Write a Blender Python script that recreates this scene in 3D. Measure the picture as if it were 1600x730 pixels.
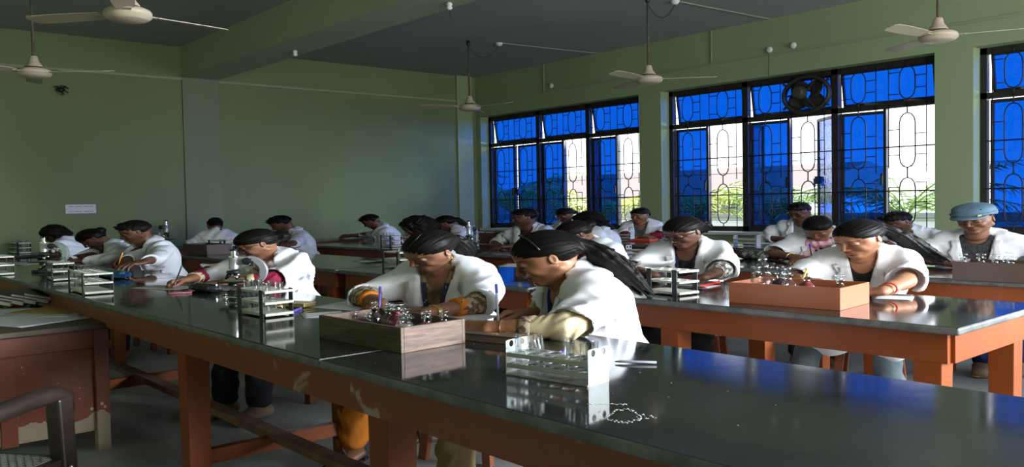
import bpy, bmesh, math, random
import numpy as np
from mathutils import Vector, Matrix
from mathutils.bvhtree import BVHTree

for _o in list(bpy.data.objects):
    bpy.data.objects.remove(_o, do_unlink=True)
SC = bpy.context.scene
COL = SC.collection
PI = math.pi
R = math.radians

# ------------------------------------------------------------------ camera
F_PX, CAM_YAW, CAM_PITCH, CAM_ROLL, CAM_H = 1313.7, -0.8518, 0.0373, 0.0202, 1.2


def cam_axes():
    f = np.array([math.sin(CAM_YAW) * math.cos(CAM_PITCH), math.cos(CAM_YAW) * math.cos(CAM_PITCH), -math.sin(CAM_PITCH)])
    rt = np.array([math.cos(CAM_YAW), -math.sin(CAM_YAW), 0.0])
    dn = np.cross(f, rt)
    c, s = math.cos(CAM_ROLL), math.sin(CAM_ROLL)
    return c * rt + s * dn, -s * rt + c * dn, f


AX, AD, AF = cam_axes()
cam_data = bpy.data.cameras.new('camera')
cam = bpy.data.objects.new('camera', cam_data)
COL.objects.link(cam)
cam_data.sensor_width = 36.0
cam_data.lens = F_PX / 1600.0 * 36.0
cam_data.clip_start = 0.02
cam_data.clip_end = 400
mw = Matrix.Identity(4)
for i in range(3):
    mw[i][0] = AX[i]
    mw[i][1] = -AD[i]
    mw[i][2] = -AF[i]
mw[2][3] = CAM_H
cam.matrix_world = mw
SC.camera = cam

# ------------------------------------------------------------------ world, light, exposure
SC.view_settings.view_transform = 'Standard'
SC.view_settings.look = 'None'
SC.view_settings.gamma = 1.0
SC.view_settings.use_curve_mapping = False
SC.view_settings.exposure = 0.0
world = bpy.data.worlds.new('sky')
SC.world = world
world.use_nodes = True
wn = world.node_tree
wn.nodes['Background'].inputs['Strength'].default_value = 3.3
_tc = wn.nodes.new('ShaderNodeTexCoord')
_sp = wn.nodes.new('ShaderNodeSeparateXYZ')
_cr = wn.nodes.new('ShaderNodeValToRGB')
wn.links.new(_tc.outputs['Generated'], _sp.inputs[0])
wn.links.new(_sp.outputs['Z'], _cr.inputs[0])
wn.links.new(_cr.outputs['Color'], wn.nodes['Background'].inputs['Color'])
_cr.color_ramp.elements[0].position = 0.0
_cr.color_ramp.elements[0].color = (0.93, 0.96, 1.0, 1)
_cr.color_ramp.elements[1].position = 0.6
_cr.color_ramp.elements[1].color = (0.80, 0.90, 1.0, 1)


def area_light(name, loc, aim, sx, sy, power, color):
    d = bpy.data.lights.new(name, 'AREA')
    d.shape = 'RECTANGLE'
    d.size, d.size_y = sx, sy
    d.energy = power
    d.color = color
    o = bpy.data.objects.new(name, d)
    COL.objects.link(o)
    o.location = loc
    o.rotation_euler = (Vector(aim) - Vector(loc)).to_track_quat('-Z', 'Y').to_euler()
    return o


# daylight entering through the window openings of the end wall (beyond the right edge of the photo)
area_light('daylight_end_window', (1.75, 2.7, 1.7), (-3.0, 3.2, 1.0), 2.6, 1.7, 172, (1.0, 0.985, 0.96))
area_light('daylight_end_window_far', (1.75, 6.3, 1.7), (-3.0, 5.0, 0.7), 2.6, 1.7, 115, (0.78, 0.88, 1.0))
# cool daylight lamp inside the long window wall, by the third window's right end
area_light('daylight_window_wall', (0.2, 8.3, 1.7), (-2.6, 3.0, 0.5), 1.6, 1.7, 60, (0.90, 0.96, 1.0))


# hazy bright part of the sky beyond the blue windows, raking in towards the back wall
_sd = bpy.data.lights.new('hazy_sun', 'SUN')
_sd.energy = 20.0
_sd.angle = R(24)
_sd.color = (0.80, 0.90, 1.0)
_so = bpy.data.objects.new('hazy_sun', _sd)
COL.objects.link(_so)
_so.rotation_euler = Vector((-0.82, -0.54, -0.12)).to_track_quat('-Z', 'Y').to_euler()


# ------------------------------------------------------------------ picking points of the room
def ray(x, y):
    return AX * ((x - 800) / F_PX) + AD * ((y - 365) / F_PX) + AF


def Pz(x, y, z):
    r = ray(x, y)
    p = r * (z - CAM_H) / r[2]
    return Vector((p[0], p[1], z))


def PY(x, y, Y):
    r = ray(x, y)
    p = r * Y / r[1]
    return Vector((p[0], Y, p[2] + CAM_H))


# ------------------------------------------------------------------ materials
MATS = {}


def nd(nt, t, **kw):
    n = nt.nodes.new(t)
    for k, v in kw.items():
        setattr(n, k, v)
    return n


def mat(name, color, rough=0.6, metal=0.0, bump=0.0, bscale=40.0, var=0.0, vscale=5.0, var_col=None,
        stretch=(1, 1, 1), spec=0.5, coat=0.0, detail=4.0, bump2=0.0, b2scale=4.0, vcol=None, sss=0.0, sheen=0.0, vsharp=None, distort=0.0):
    if name in MATS:
        return MATS[name]
    m = bpy.data.materials.new(name)
    m.use_nodes = True
    nt = m.node_tree
    b = nt.nodes['Principled BSDF']
    b.inputs['Roughness'].default_value = rough
    b.inputs['Metallic'].default_value = metal
    b.inputs['Specular IOR Level'].default_value = spec
    b.inputs['Coat Weight'].default_value = coat
    if sss:
        b.inputs['Subsurface Weight'].default_value = sss
        b.inputs['Subsurface Radius'].default_value = (0.012, 0.005, 0.003)
        b.inputs['Subsurface Scale'].default_value = 0.5
    if sheen:
        b.inputs['Sheen Weight'].default_value = sheen
    tc = nd(nt, 'ShaderNodeTexCoord')
    mp = nd(nt, 'ShaderNodeMapping')
    mp.inputs['Scale'].default_value = stretch
    nt.links.new(tc.outputs['Object'], mp.inputs[0])
    src = None
    if var > 0 or var_col is not None:
        n = nd(nt, 'ShaderNodeTexNoise')
        n.inputs['Scale'].default_value = vscale
        n.inputs['Detail'].default_value = detail
        n.inputs['Distortion'].default_value = distort
        nt.links.new(mp.outputs[0], n.inputs['Vector'])
        cr = nd(nt, 'ShaderNodeValToRGB')
        lo, hi = (0.3, 0.7) if vsharp is None else vsharp
        cr.color_ramp.elements[0].position = lo
        cr.color_ramp.elements[1].position = hi
        c2 = var_col if var_col is not None else tuple(min(1, c * (1 + var)) for c in color)
        c1 = color if var_col is not None else tuple(c * (1 - var) for c in color)
        cr.color_ramp.elements[0].color = (*c1, 1)
        cr.color_ramp.elements[1].color = (*c2, 1)
        nt.links.new(n.outputs[0], cr.inputs[0])
        src = cr.outputs[0]
    if vcol:
        at = nd(nt, 'ShaderNodeAttribute', attribute_name='Col')
        mx = nd(nt, 'ShaderNodeMix', data_type='RGBA', blend_type='MULTIPLY')
        mx.inputs[0].default_value = 1
        if src is None:
            mx.inputs[6].default_value = (*color, 1)
        else:
            nt.links.new(src, mx.inputs[6])
        nt.links.new(at.outputs['Color'], mx.inputs[7])
        src = mx.outputs[2]
    if src is None:
        b.inputs['Base Color'].default_value = (*color, 1)
    else:
        nt.links.new(src, b.inputs['Base Color'])
    last = None
    for amt, sc_, dt in ((bump, bscale, 3), (bump2, b2scale, 2)):
        if amt > 0:
            n = nd(nt, 'ShaderNodeTexNoise')
            n.inputs['Scale'].default_value = sc_
            n.inputs['Detail'].default_value = dt
            nt.links.new(mp.outputs[0], n.inputs['Vector'])
            bp = nd(nt, 'ShaderNodeBump')
            bp.inputs['Strength'].default_value = 1.0
            bp.inputs['Distance'].default_value = amt
            nt.links.new(n.outputs[0], bp.inputs['Height'])
            if last is not None:
                nt.links.new(last, bp.inputs['Normal'])
            last = bp.outputs[0]
    if last is not None:
        nt.links.new(last, b.inputs['Normal'])
    MATS[name] = m
    return m


def thin_glass(name, tint, gloss=0.08, rough=0.02, blend=0.25, wavy=0.0):
    if name in MATS:
        return MATS[name]
    m = bpy.data.materials.new(name)
    m.use_nodes = True
    nt = m.node_tree
    nt.nodes.remove(nt.nodes['Principled BSDF'])
    out = nt.nodes['Material Output']
    tr = nd(nt, 'ShaderNodeBsdfTransparent')
    tr.inputs[0].default_value = (*tint, 1)
    gl = nd(nt, 'ShaderNodeBsdfGlossy')
    gl.inputs['Roughness'].default_value = rough
    lw = nd(nt, 'ShaderNodeLayerWeight')
    lw.inputs[0].default_value = blend
    ma = nd(nt, 'ShaderNodeMath', operation='MULTIPLY_ADD')
    ma.inputs[1].default_value = 0.75
    ma.inputs[2].default_value = gloss
    nt.links.new(lw.outputs['Facing'], ma.inputs[0])
    mx = nd(nt, 'ShaderNodeMixShader')
    nt.links.new(ma.outputs[0], mx.inputs[0])
    nt.links.new(tr.outputs[0], mx.inputs[1])
    nt.links.new(gl.outputs[0], mx.inputs[2])
    if wavy:
        n = nd(nt, 'ShaderNodeTexNoise')
        n.inputs['Scale'].default_value = 9
        bp = nd(nt, 'ShaderNodeBump')
        bp.inputs['Distance'].default_value = wavy
        nt.links.new(n.outputs[0], bp.inputs['Height'])
        nt.links.new(bp.outputs[0], gl.inputs['Normal'])
    nt.links.new(mx.outputs[0], out.inputs[0])
    MATS[name] = m
    return m


# ------------------------------------------------------------------ object helpers
def tag(o, label=None, cat=None, group=None, kind=None):
    if label:
        o['label'] = label
    if cat:
        o['category'] = cat
    if group:
        o['group'] = group
    if kind:
        o['kind'] = kind
    return o


def empty(name, loc=(0, 0, 0), rz=0.0, label=None, cat=None, group=None, kind=None):
    o = bpy.data.objects.new(name, None)
    COL.objects.link(o)
    o.location = loc
    o.rotation_euler = (0, 0, rz)
    o.empty_display_size = 0.05
    return tag(o, label, cat, group, kind)


def mesh_obj(name, me, m=None, parent=None, smooth=False):
    if m is not None:
        me.materials.append(m)
    if smooth:
        me.polygons.foreach_set('use_smooth', [True] * len(me.polygons))
    o = bpy.data.objects.new(name, me)
    COL.objects.link(o)
    if parent is not None:
        o.parent = parent
    return o


def np_mesh(name, v, q):
    me = bpy.data.meshes.new(name)
    v = np.asarray(v, dtype=np.float32)
    q = np.asarray(q, dtype=np.int32)
    me.vertices.add(len(v))
    me.vertices.foreach_set('co', v.ravel())
    n = q.shape[1]
    me.loops.add(q.size)
    me.loops.foreach_set('vertex_index', q.ravel())
    me.polygons.add(len(q))
    me.polygons.foreach_set('loop_start', np.arange(0, q.size, n, dtype=np.int32))
    me.polygons.foreach_set('loop_total', np.full(len(q), n, dtype=np.int32))
    me.update(calc_edges=True)
    return me


class MB:
    """collects shapes into one mesh"""

    def __init__(s):
        s.bm = bmesh.new()

    def box(s, c, size, rot=None, taper=None):
        hx, hy, hz = size[0] / 2, size[1] / 2, size[2] / 2
        M = Matrix.Translation(Vector(c))
        if rot is not None:
            M = M @ (rot.to_4x4() if isinstance(rot, Matrix) else Matrix.Rotation(rot, 4, 'Z'))
        vs = []
        for z in (-1, 1):
            k = 1 if (taper is None or z > 0) else taper
            for x, y in ((-1, -1), (1, -1), (1, 1), (-1, 1)):
                vs.append(s.bm.verts.new(M @ Vector((x * hx * k, y * hy * k, z * hz))))
        for f in ((0, 3, 2, 1), (4, 5, 6, 7), (0, 1, 5, 4), (1, 2, 6, 5), (2, 3, 7, 6), (3, 0, 4, 7)):
            s.bm.faces.new([vs[i] for i in f])
        return s

    def bar(s, a, b, w, h, up=(0, 0, 1)):
        a, b = Vector(a), Vector(b)
        d = (b - a)
        L = d.length
        x = d / L
        up = Vector(up)
        if abs(x.dot(up)) > 0.98:
            up = Vector((0, 1, 0))
        y = up.cross(x).normalized()
        z = x.cross(y)
        M = Matrix((x, y, z)).transposed()
        return s.box((a + b) / 2, (L, w, h), M)

    def tube(s, pts, r, seg=8, closed=False, caps=True):
        pts = [Vector(p) for p in pts]
        n = len(pts)
        rs = r if isinstance(r, (list, tuple)) else [r] * n
        rings = []
        t0 = (pts[1] - pts[0]).normalized()
        ref = Vector((0, 0, 1)) if abs(t0.z) < 0.9 else Vector((1, 0, 0))
        nrm = t0.cross(ref).normalized()
        for i, p in enumerate(pts):
            if closed:
                t = (pts[(i + 1) % n] - pts[i - 1]).normalized()
            else:
                t = (pts[min(i + 1, n - 1)] - pts[max(i - 1, 0)]).normalized()
            nrm = (nrm - t * nrm.dot(t))
            if nrm.length < 1e-5:
                nrm = t.orthogonal()
            nrm.normalize()
            bn = t.cross(nrm)
            rings.append([s.bm.verts.new(p + (nrm * math.cos(2 * PI * k / seg) + bn * math.sin(2 * PI * k / seg)) * rs[i]) for k in range(seg)])
        m = n if closed else n - 1
        for i in range(m):
            a, b = rings[i], rings[(i + 1) % n]
            for k in range(seg):
                s.bm.faces.new((a[k], a[(k + 1) % seg], b[(k + 1) % seg], b[k]))
        if caps and not closed:
            s.bm.faces.new(list(reversed(rings[0])))
            s.bm.faces.new(rings[-1])
        return s

    def lathe(s, prof, seg=20, c=(0, 0, 0), M=None, caps=True):
        c = Vector(c)
        rings = []
        for r, z in prof:
            ring = []
            for k in range(seg):
                p = Vector((max(r, 1e-4) * math.cos(2 * PI * k / seg), max(r, 1e-4) * math.sin(2 * PI * k / seg), z))
                if M is not None:
                    p = M @ p
                ring.append(s.bm.verts.new(p + c))
            rings.append(ring)
        for a, b in zip(rings[:-1], rings[1:]):
            for k in range(seg):
                s.bm.faces.new((a[k], a[(k + 1) % seg], b[(k + 1) % seg], b[k]))
        if caps:
            s.bm.faces.new(list(reversed(rings[0])))
            s.bm.faces.new(rings[-1])
        return s

    def prism(s, poly, t, M=None):
        """poly in xy, extruded by t along z"""
        M = M or Matrix.Identity(4)
        lo = [s.bm.verts.new(M @ Vector((x, y, -t / 2))) for x, y in poly]
        hi = [s.bm.verts.new(M @ Vector((x, y, t / 2))) for x, y in poly]
        n = len(poly)
        s.bm.faces.new(list(reversed(lo)))
        s.bm.faces.new(hi)
        for i in range(n):
            s.bm.faces.new((lo[i], lo[(i + 1) % n], hi[(i + 1) % n], hi[i]))
        return s

    def ball(s, c, r, seg=12):
        rr = r if isinstance(r, (tuple, list)) else (r, r, r)
        M = Matrix.Translation(Vector(c)) @ Matrix.Diagonal((rr[0], rr[1], rr[2], 1))
        bmesh.ops.create_uvsphere(s.bm, u_segments=seg, v_segments=max(6, seg // 2), radius=1, matrix=M)
        return s

    def holed_plate(s, nx, ny, cell, r, t, c=(0, 0, 0), M=None, seg=16):
        """plate of nx*ny square cells each with a round hole"""
        cc = Vector(c)
        M = M or Matrix.Identity(3)
        for i in range(nx):
            for j in range(ny):
                ox = (i - (nx - 1) / 2) * cell[0]
                oy = (j - (ny - 1) / 2) * cell[1]
                A = []
                for k in range(seg):
                    a = 2 * PI * k / seg
                    dx, dy = math.cos(a), math.sin(a)
                    q = min(cell[0] / 2 / max(abs(dx), 1e-6), cell[1] / 2 / max(abs(dy), 1e-6))
                    row = []
                    for (px, py) in ((dx * q, dy * q), (dx * r, dy * r)):
                        for z in (-t / 2, t / 2):
                            row.append(s.bm.verts.new(M @ Vector((ox + px, oy + py, z)) + cc))
                    A.append(row)
                for k in range(seg):
                    p, q = A[k], A[(k + 1) % seg]
                    s.bm.faces.new((p[1], q[1], q[3], p[3]))
                    s.bm.faces.new((p[0], p[2], q[2], q[0]))
                    s.bm.faces.new((p[2], p[3], q[3], q[2]))
                    s.bm.faces.new((p[0], q[0], q[1], p[1]))
        return s

    def build(s, name, m, parent=None, smooth=False, bevel=0.0, bseg=2, angle=None, loc=None, rz=0.0):
        if s.bm.faces:
            bmesh.ops.recalc_face_normals(s.bm, faces=s.bm.faces)
        me = bpy.data.meshes.new(name)
        s.bm.to_mesh(me)
        s.bm.free()
        o = mesh_obj(name, me, m, parent, smooth)
        if loc is not None:
            o.location = loc
            o.rotation_euler = (0, 0, rz)
        if smooth and angle:
            try:
                me.set_sharp_from_angle(angle=angle)
            except Exception:
                pass
        if bevel > 0:
            b = o.modifiers.new('bevel', 'BEVEL')
            b.width = bevel
            b.segments = bseg
            b.limit_method = 'ANGLE'
            b.angle_limit = R(40)
        return o


def copy_tree(o, parent=None):
    c = o.copy()
    COL.objects.link(c)
    if parent is not None:
        c.parent = parent
    for ch in list(o.children):
        copy_tree(ch, c)
    return c


def place(o, loc, rz=0.0, label=None, scale=None, group=None):
    o.location = loc
    o.rotation_euler = (0, 0, rz)
    if label:
        o['label'] = label
    if group:
        o['group'] = group
    if scale:
        o.scale = scale if isinstance(scale, (tuple, list)) else (scale,) * 3
    return o
# ------------------------------------------------------------------ room shell
XB, YW, ZC = -10.535, 8.5, 3.2
X_END, Y_NEAR = 2.0, -1.9
WIN = [(-10.42, -7.16), (-6.80, -3.45), (-3.10, 0.10)]
ZS, ZT = 0.79, 2.565
WT = 0.34

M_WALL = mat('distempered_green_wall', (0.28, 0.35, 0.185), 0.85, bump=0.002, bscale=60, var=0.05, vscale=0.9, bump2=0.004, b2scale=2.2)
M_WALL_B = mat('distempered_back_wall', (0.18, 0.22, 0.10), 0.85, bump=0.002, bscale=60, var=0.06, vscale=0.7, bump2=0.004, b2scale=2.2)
M_CEIL = mat('ceiling_distemper', (0.34, 0.345, 0.33), 0.9, bump=0.002, bscale=50, var=0.07, vscale=0.6)
M_BEAM = mat('beam_distemper', (0.40, 0.44, 0.31), 0.85, bump=0.002, bscale=60, var=0.04, vscale=1)
M_FLOOR = mat('cement_floor', (0.19, 0.20, 0.20), 0.55, bump=0.0015, bscale=30, var_col=(0.44, 0.45, 0.44), vscale=1.6, detail=8, vsharp=(0.3, 0.72), distort=0.6)
M_FRAME = mat('dark_window_frame', (0.018, 0.014, 0.012), 0.5)
M_GRILLE = mat('dark_iron_grille', (0.012, 0.010, 0.010), 0.45)
M_BLUE = thin_glass('blue_film_glass', (0.0, 0.20, 0.52), gloss=0.03, rough=0.06, blend=0.12, wavy=0.01)
M_CLEAR = thin_glass('frosted_pale_glass', (0.60, 0.62, 0.68), gloss=0.04, rough=0.2, blend=0.15)
M_WHITE = mat('white_paint', (0.75, 0.75, 0.72), 0.6)
M_PVC = mat('aged_pvc', (0.27, 0.31, 0.20), 0.7)
M_BLACK = mat('black_plastic', (0.012, 0.012, 0.013), 0.45)

floor = MB().box(((XB + X_END) / 2, (YW + Y_NEAR) / 2, -0.05), (X_END - XB + 1, YW - Y_NEAR + 1, 0.1)).build('floor', M_FLOOR)
tag(floor, kind='structure')
ceil = MB().box(((XB + X_END) / 2, (YW + Y_NEAR) / 2, ZC + 0.06), (X_END - XB + 1, YW - Y_NEAR + 1, 0.12)).build('ceiling', M_CEIL)
tag(ceil, kind='structure')


def wall_with_openings(name, axis, pos, thick, lo, hi, opens, z0, z1, m):
    """axis 'x': runs along X at Y=pos..pos+thick ; axis 'y': runs along Y at X=pos..pos+thick"""
    mb = MB()

    def bx_(a, b, za, zb):
        if axis == 'x':
            mb.box(((a + b) / 2, pos + thick / 2, (za + zb) / 2), (b - a, abs(thick), zb - za))
        else:
            mb.box((pos + thick / 2, (a + b) / 2, (za + zb) / 2), (abs(thick), b - a, zb - za))
    cur = lo
    for a, b in opens:
        if a > cur:
            bx_(cur, a, 0, ZC)
        bx_(a, b, 0, z0)
        bx_(a, b, z1, ZC)
        cur = b
    bx_(cur, hi, 0, ZC)
    return tag(mb.build(name, m), kind='structure')


wall_with_openings('wall_right', 'x', YW, WT, XB - 0.3, X_END + 0.3, WIN, ZS, ZT, M_WALL)
wall_with_openings('wall_end', 'y', X_END, 0.3, Y_NEAR - 0.3, YW, [(1.3, 4.1), (4.9, 7.7)], 0.85, 2.6, M_WALL)
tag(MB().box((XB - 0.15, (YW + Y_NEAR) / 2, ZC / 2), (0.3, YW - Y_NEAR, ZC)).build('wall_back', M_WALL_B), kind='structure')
tag(MB().box(((XB + X_END) / 2, Y_NEAR - 0.15, ZC / 2), (X_END - XB + 0.6, 0.3, ZC)).build('wall_near', M_WALL), kind='structure')
# beam along the room and the flat pilaster that carries it at the back wall
tag(MB().box(((XB + X_END) / 2, 4.07, (2.822 + ZC) / 2), (X_END - XB, 0.455, ZC - 2.822)).build('trim_1', M_BEAM), kind='structure')
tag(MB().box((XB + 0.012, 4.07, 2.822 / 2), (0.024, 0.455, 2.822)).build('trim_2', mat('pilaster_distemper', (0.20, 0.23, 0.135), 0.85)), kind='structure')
tag(MB().box((XB + 0.02, 8.25, ZC / 2), (0.04, 0.30, ZC)).build('trim_3', M_WALL), kind='structure')
# projecting lintel band on the back wall
lb = MB()
lb.box((XB + 0.012, (Y_NEAR + 3.84) / 2, 2.80), (0.024, 3.84 - Y_NEAR, 0.03))
lb.box((XB + 0.012, (4.30 + YW) / 2, 2.80), (0.024, YW - 4.30, 0.03))
tag(lb.build('trim_4', M_PVC), kind='structure')
# plastered white window sills
for i, (a, b) in enumerate(WIN):
    tag(MB().box(((a + b) / 2, YW + 0.06, ZS - 0.012), (b - a + 0.06, 0.20, 0.035)).build('trim_%d' % (5 + i), M_WHITE, bevel=0.004), kind='structure')
# skirting
tag(MB().box(((XB + X_END) / 2, YW - 0.008, 0.06), (X_END - XB, 0.016, 0.12)).build('baseboard_right', M_PVC), kind='structure')
tag(MB().box((XB + 0.032, (YW + Y_NEAR) / 2, 0.06), (0.016, YW - Y_NEAR, 0.12)).build('baseboard_back', M_PVC), kind='structure')

YF = YW + 0.20      # plane of the window frames
YG = YW + 0.145     # plane of the grilles
ZTR = 2.115         # transom height


def capsule_pts(cx, w, z0, z1, y, n=6):
    r = w / 2
    pts = []
    for k in range(n + 1):
        a = PI * k / n
        pts.append((cx + r * math.cos(a), y, z1 - r * 1.3 + r * 1.3 * math.sin(a)))
    for k in range(n + 1):
        a = PI + PI * k / n
        pts.append((cx + r * math.cos(a), y, z0 + r * 1.3 + r * 1.3 * math.sin(a)))
    return pts


def grille_bay(mb, x0, x1):
    w = x1 - x0
    g = YG
    t = 0.0065
    cw = w * 0.155
    for c in (0.24, 0.74):
        cx = x0 + w * c
        # transom capsule
        mb.tube(capsule_pts(cx, cw, ZTR + 0.05, ZT - 0.07, g), t, 6, closed=True)
        mb.tube([(cx, g, ZT - 0.07), (cx, g, ZT - 0.02)], t, 6)
        mb.tube([(cx, g, ZTR), (cx, g, ZTR + 0.05)], t, 6)
        # two tall capsules below, linked by short stems
        zm = 1.40
        mb.tube(capsule_pts(cx, cw, zm + 0.07, ZTR - 0.09, g), t, 6, closed=True)
        mb.tube(capsule_pts(cx, cw, ZS + 0.10, zm - 0.03, g), t, 6, closed=True)
        mb.tube([(cx, g, ZTR), (cx, g, ZTR - 0.09)], t, 6)
        mb.tube([(cx, g, zm + 0.07), (cx, g, zm - 0.03)], t, 6)
        mb.tube([(cx, g, ZS + 0.10), (cx, g, ZS + 0.02)], t, 6)
        # uprights beside each capsule, tied by short rungs
        for s, dz in ((-1, 0.0), (1, 0.05)):
            ux = cx + s * w * 0.185
            mb.tube([(ux, g, ZTR + 0.0), (ux, g, ZT - 0.02)], t * 0.8, 5)
            mb.tube([(ux, g, 1.47 - dz), (ux, g, ZTR)], t * 0.8, 5)
            mb.tube([(ux, g, ZS + 0.02), (ux, g, 1.27 + dz)], t * 0.8, 5)
            for z in (2.22 + dz, 2.44 - dz, 1.86 - dz, 1.60, 1.03 + dz, 1.27 + dz, 1.12):
                mb.tube([(cx + s * cw / 2, g, z), (ux, g, z)], t * 0.8, 5)
    for z in (1.685, 1.235):
        mb.tube([(x0, g, z), (x1, g, z)], t * 1.15, 6)
    for z in (1.49, 0.93):
        mb.tube([(x0, g, z), (x1, g, z)], t * 0.45, 4)


def casement(parent, hx, w, ang, side, glass, name='casement'):
    """side +1: hinge on the left (low X) edge, leaf extends to +X; -1: hinge on the right edge. ang opens outward (+Y)"""
    z0, z1 = ZS + 0.05, ZTR - 0.035
    h = z1 - z0
    mb = MB()
    s = 0.032
    d = 0.028
    mb.box((w / 2, 0, z0 + s / 2), (w, d, s)).box((w / 2, 0, z1 - s / 2), (w, d, s))
    mb.box((s / 2, 0, (z0 + z1) / 2), (s, d, h)).box((w - s / 2, 0, (z0 + z1) / 2), (s, d, h))
    o = mb.build(name, M_FRAME, parent)
    p = MB().box((w / 2, 0.0, (z0 + z1) / 2), (w - 2 * s, 0.004, h - 2 * s)).build('pane', glass, o)
    if side > 0:
        o.location = (hx, YF + 0.03, 0)
        o.rotation_euler = (0, 0, ang)
    else:
        o.location = (hx, YF + 0.03, 0)
        o.scale = (-1, 1, 1)
        o.rotation_euler = (0, 0, -ang)
    MB().box((w - 0.045, -0.03, 1.38), (0.02, 0.05, 0.09)).box((w - 0.045, -0.06, 1.35), (0.016, 0.02, 0.10)).build('latch', M_FRAME, o)
    return o


def hopper(parent, x0, x1, tilt):
    z0, z1 = ZTR + 0.035, ZT - 0.05
    w = x1 - x0
    mb = MB()
    s = 0.026
    mb.box((0, 0, -s / 2), (w, 0.026, s)).box((0, 0, -(z1 - z0) + s / 2), (w, 0.026, s))
    mb.box((-w / 2 + s / 2, 0, -(z1 - z0) / 2), (s, 0.026, z1 - z0)).box((w / 2 - s / 2, 0, -(z1 - z0) / 2), (s, 0.026, z1 - z0))
    o = mb.build('transom_light', M_FRAME, parent)
    MB().box((0, 0, -(z1 - z0) / 2), (w - 2 * s, 0.004, z1 - z0 - 2 * s)).build('pane', M_BLUE, o)
    o.location = ((x0 + x1) / 2, YF + 0.02, z1)
    o.rotation_euler = (tilt, 0, 0)
    mb = MB()
    for sx in (-0.22, 0.2):
        mb.bar(((x0 + x1) / 2 + sx * w, YF - 0.02, ZTR + 0.045), ((x0 + x1) / 2 + sx * w + 0.14, YF + 0.06, ZTR + 0.03), 0.012, 0.02)
    mb.build('stay', M_FRAME, o).matrix_parent_inverse = (Matrix.Translation(o.location) @ Matrix.Rotation(tilt, 4, 'X')).inverted()
    return o


def window(n, x0, x1, bays, leaves):
    w = tag(empty('window_%d' % n, (0, 0, 0)), kind='structure')
    fr = MB()
    t = 0.06
    xc, L = (x0 + x1) / 2, x1 - x0
    fr.box((xc, YF, ZT - t / 2), (L, 0.07, t)).box((xc, YF, ZS + t / 2 + 0.006), (L, 0.07, t))
    fr.box((x0 + t / 2, YF, (ZS + ZT) / 2), (t, 0.07, ZT - ZS)).box((x1 - t / 2, YF, (ZS + ZT) / 2), (t, 0.07, ZT - ZS))
    fr.box((xc, YF, ZTR), (L, 0.07, 0.055))
    for b in bays[1:-1]:
        fr.box((b, YF, (ZS + ZT) / 2), (0.075, 0.07, ZT - ZS))
    fr.build('window_frame', M_FRAME, w)
    for k in range(len(bays) - 1):
        a, b = bays[k] + 0.03, bays[k + 1] - 0.03
        mb = MB()
        grille_bay(mb, a, b)
        mb.build('grille', M_GRILLE, w, smooth=True)
        hopper(w, a + 0.02, b - 0.02, R(9))
        mid = (a + b) / 2
        MB().box((mid, YF, (ZS + ZTR) / 2), (0.03, 0.05, ZTR - ZS)).build('mullion', M_FRAME, w)
        (a1, g1), (a2, g2) = leaves[k]
        lw = mid - a - 0.03
        casement(w, a + 0.012, lw, R(a1), 1, g1)
        casement(w, b - 0.012, lw, R(a2), -1, g2)
    return w


B_, C_ = M_BLUE, M_CLEAR
window(1, *WIN[0], [-10.39, -9.27, -8.24, -7.19], [((3, B_), (3, B_)), ((5, B_), (68, B_)), ((5, B_), (86, C_))])
window(2, *WIN[1], [-6.77, -5.68, -4.56, -3.48], [((5, B_), (84, C_)), ((7, B_), (42, B_)), ((7, B_), (84, C_))])
window(3, *WIN[2], [-3.07, -2.03, -0.98, 0.07], [((4, B_), (4, B_)), ((4, B_), (4, B_)), ((4, B_), (4, B_))])

# windows of the end wall (outside the frame; the room's main daylight)
for n, (a, b) in enumerate([(1.3, 4.1), (4.9, 7.7)]):
    w = tag(empty('window_%d' % (4 + n)), kind='structure')
    fr = MB()
    xx = X_END + 0.15
    for z in (0.88, 2.57):
        fr.box((xx, (a + b) / 2, z), (0.06, b - a, 0.06))
    for y in (a + 0.03, (a + b) / 2, b - 0.03):
        fr.box((xx, y, 1.725), (0.06, 0.06, 1.63))
    fr.build('window_frame', M_FRAME, w)

# ------------------------------------------------------------------ exhaust fan in the second window
M_FANBLK = mat('dusty_black_metal', (0.022, 0.021, 0.018), 0.55, var=0.3, vscale=20)
xf = empty('exhaust_fan', (-4.86, YG - 0.05, 2.32), 0, 'black exhaust fan with metal blades mounted in the upper part of the barred window', 'exhaust fan')
mb = MB()
mb.tube([(0.27 * math.cos(a), 0, 0.195 * math.sin(a)) for a in np.linspace(0, 2 * PI, 33)[:-1]], 0.022, 8, closed=True)
mb.tube([(0.27 * math.cos(a), 0.05, 0.195 * math.sin(a)) for a in np.linspace(0, 2 * PI, 33)[:-1]], 0.014, 8, closed=True)
mb.build('ring', M_FANBLK, xf, smooth=True)
for a in (R(35), R(145), R(215), R(325)):
    MB().bar((0.25 * math.cos(a), 0, 0.18 * math.sin(a)), (0.33 * math.cos(a), 0, 0.245 * math.sin(a)), 0.02, 0.035, up=(0, 1, 0)).build('mounting_bracket', M_FANBLK, xf)
mb = MB()
for a in (R(60), R(180), R(300)):
    mb.bar((0, -0.06, 0), (0.265 * math.cos(a), 0, 0.19 * math.sin(a)), 0.015, 0.022, up=(0, 1, 0))
mb.build('strut', M_FANBLK, xf)
mb = MB()
mb.lathe([(0.001, -0.085), (0.055, -0.08), (0.068, -0.06), (0.072, 0.03), (0.05, 0.05)], 20, M=Matrix.Rotation(R(-90), 3, 'X'), c=(-0.03, -0.06, 0.02))
mb.build('motor', mat('olive_motor_enamel', (0.045, 0.045, 0.03), 0.4), xf, smooth=True, angle=R(40))
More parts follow.
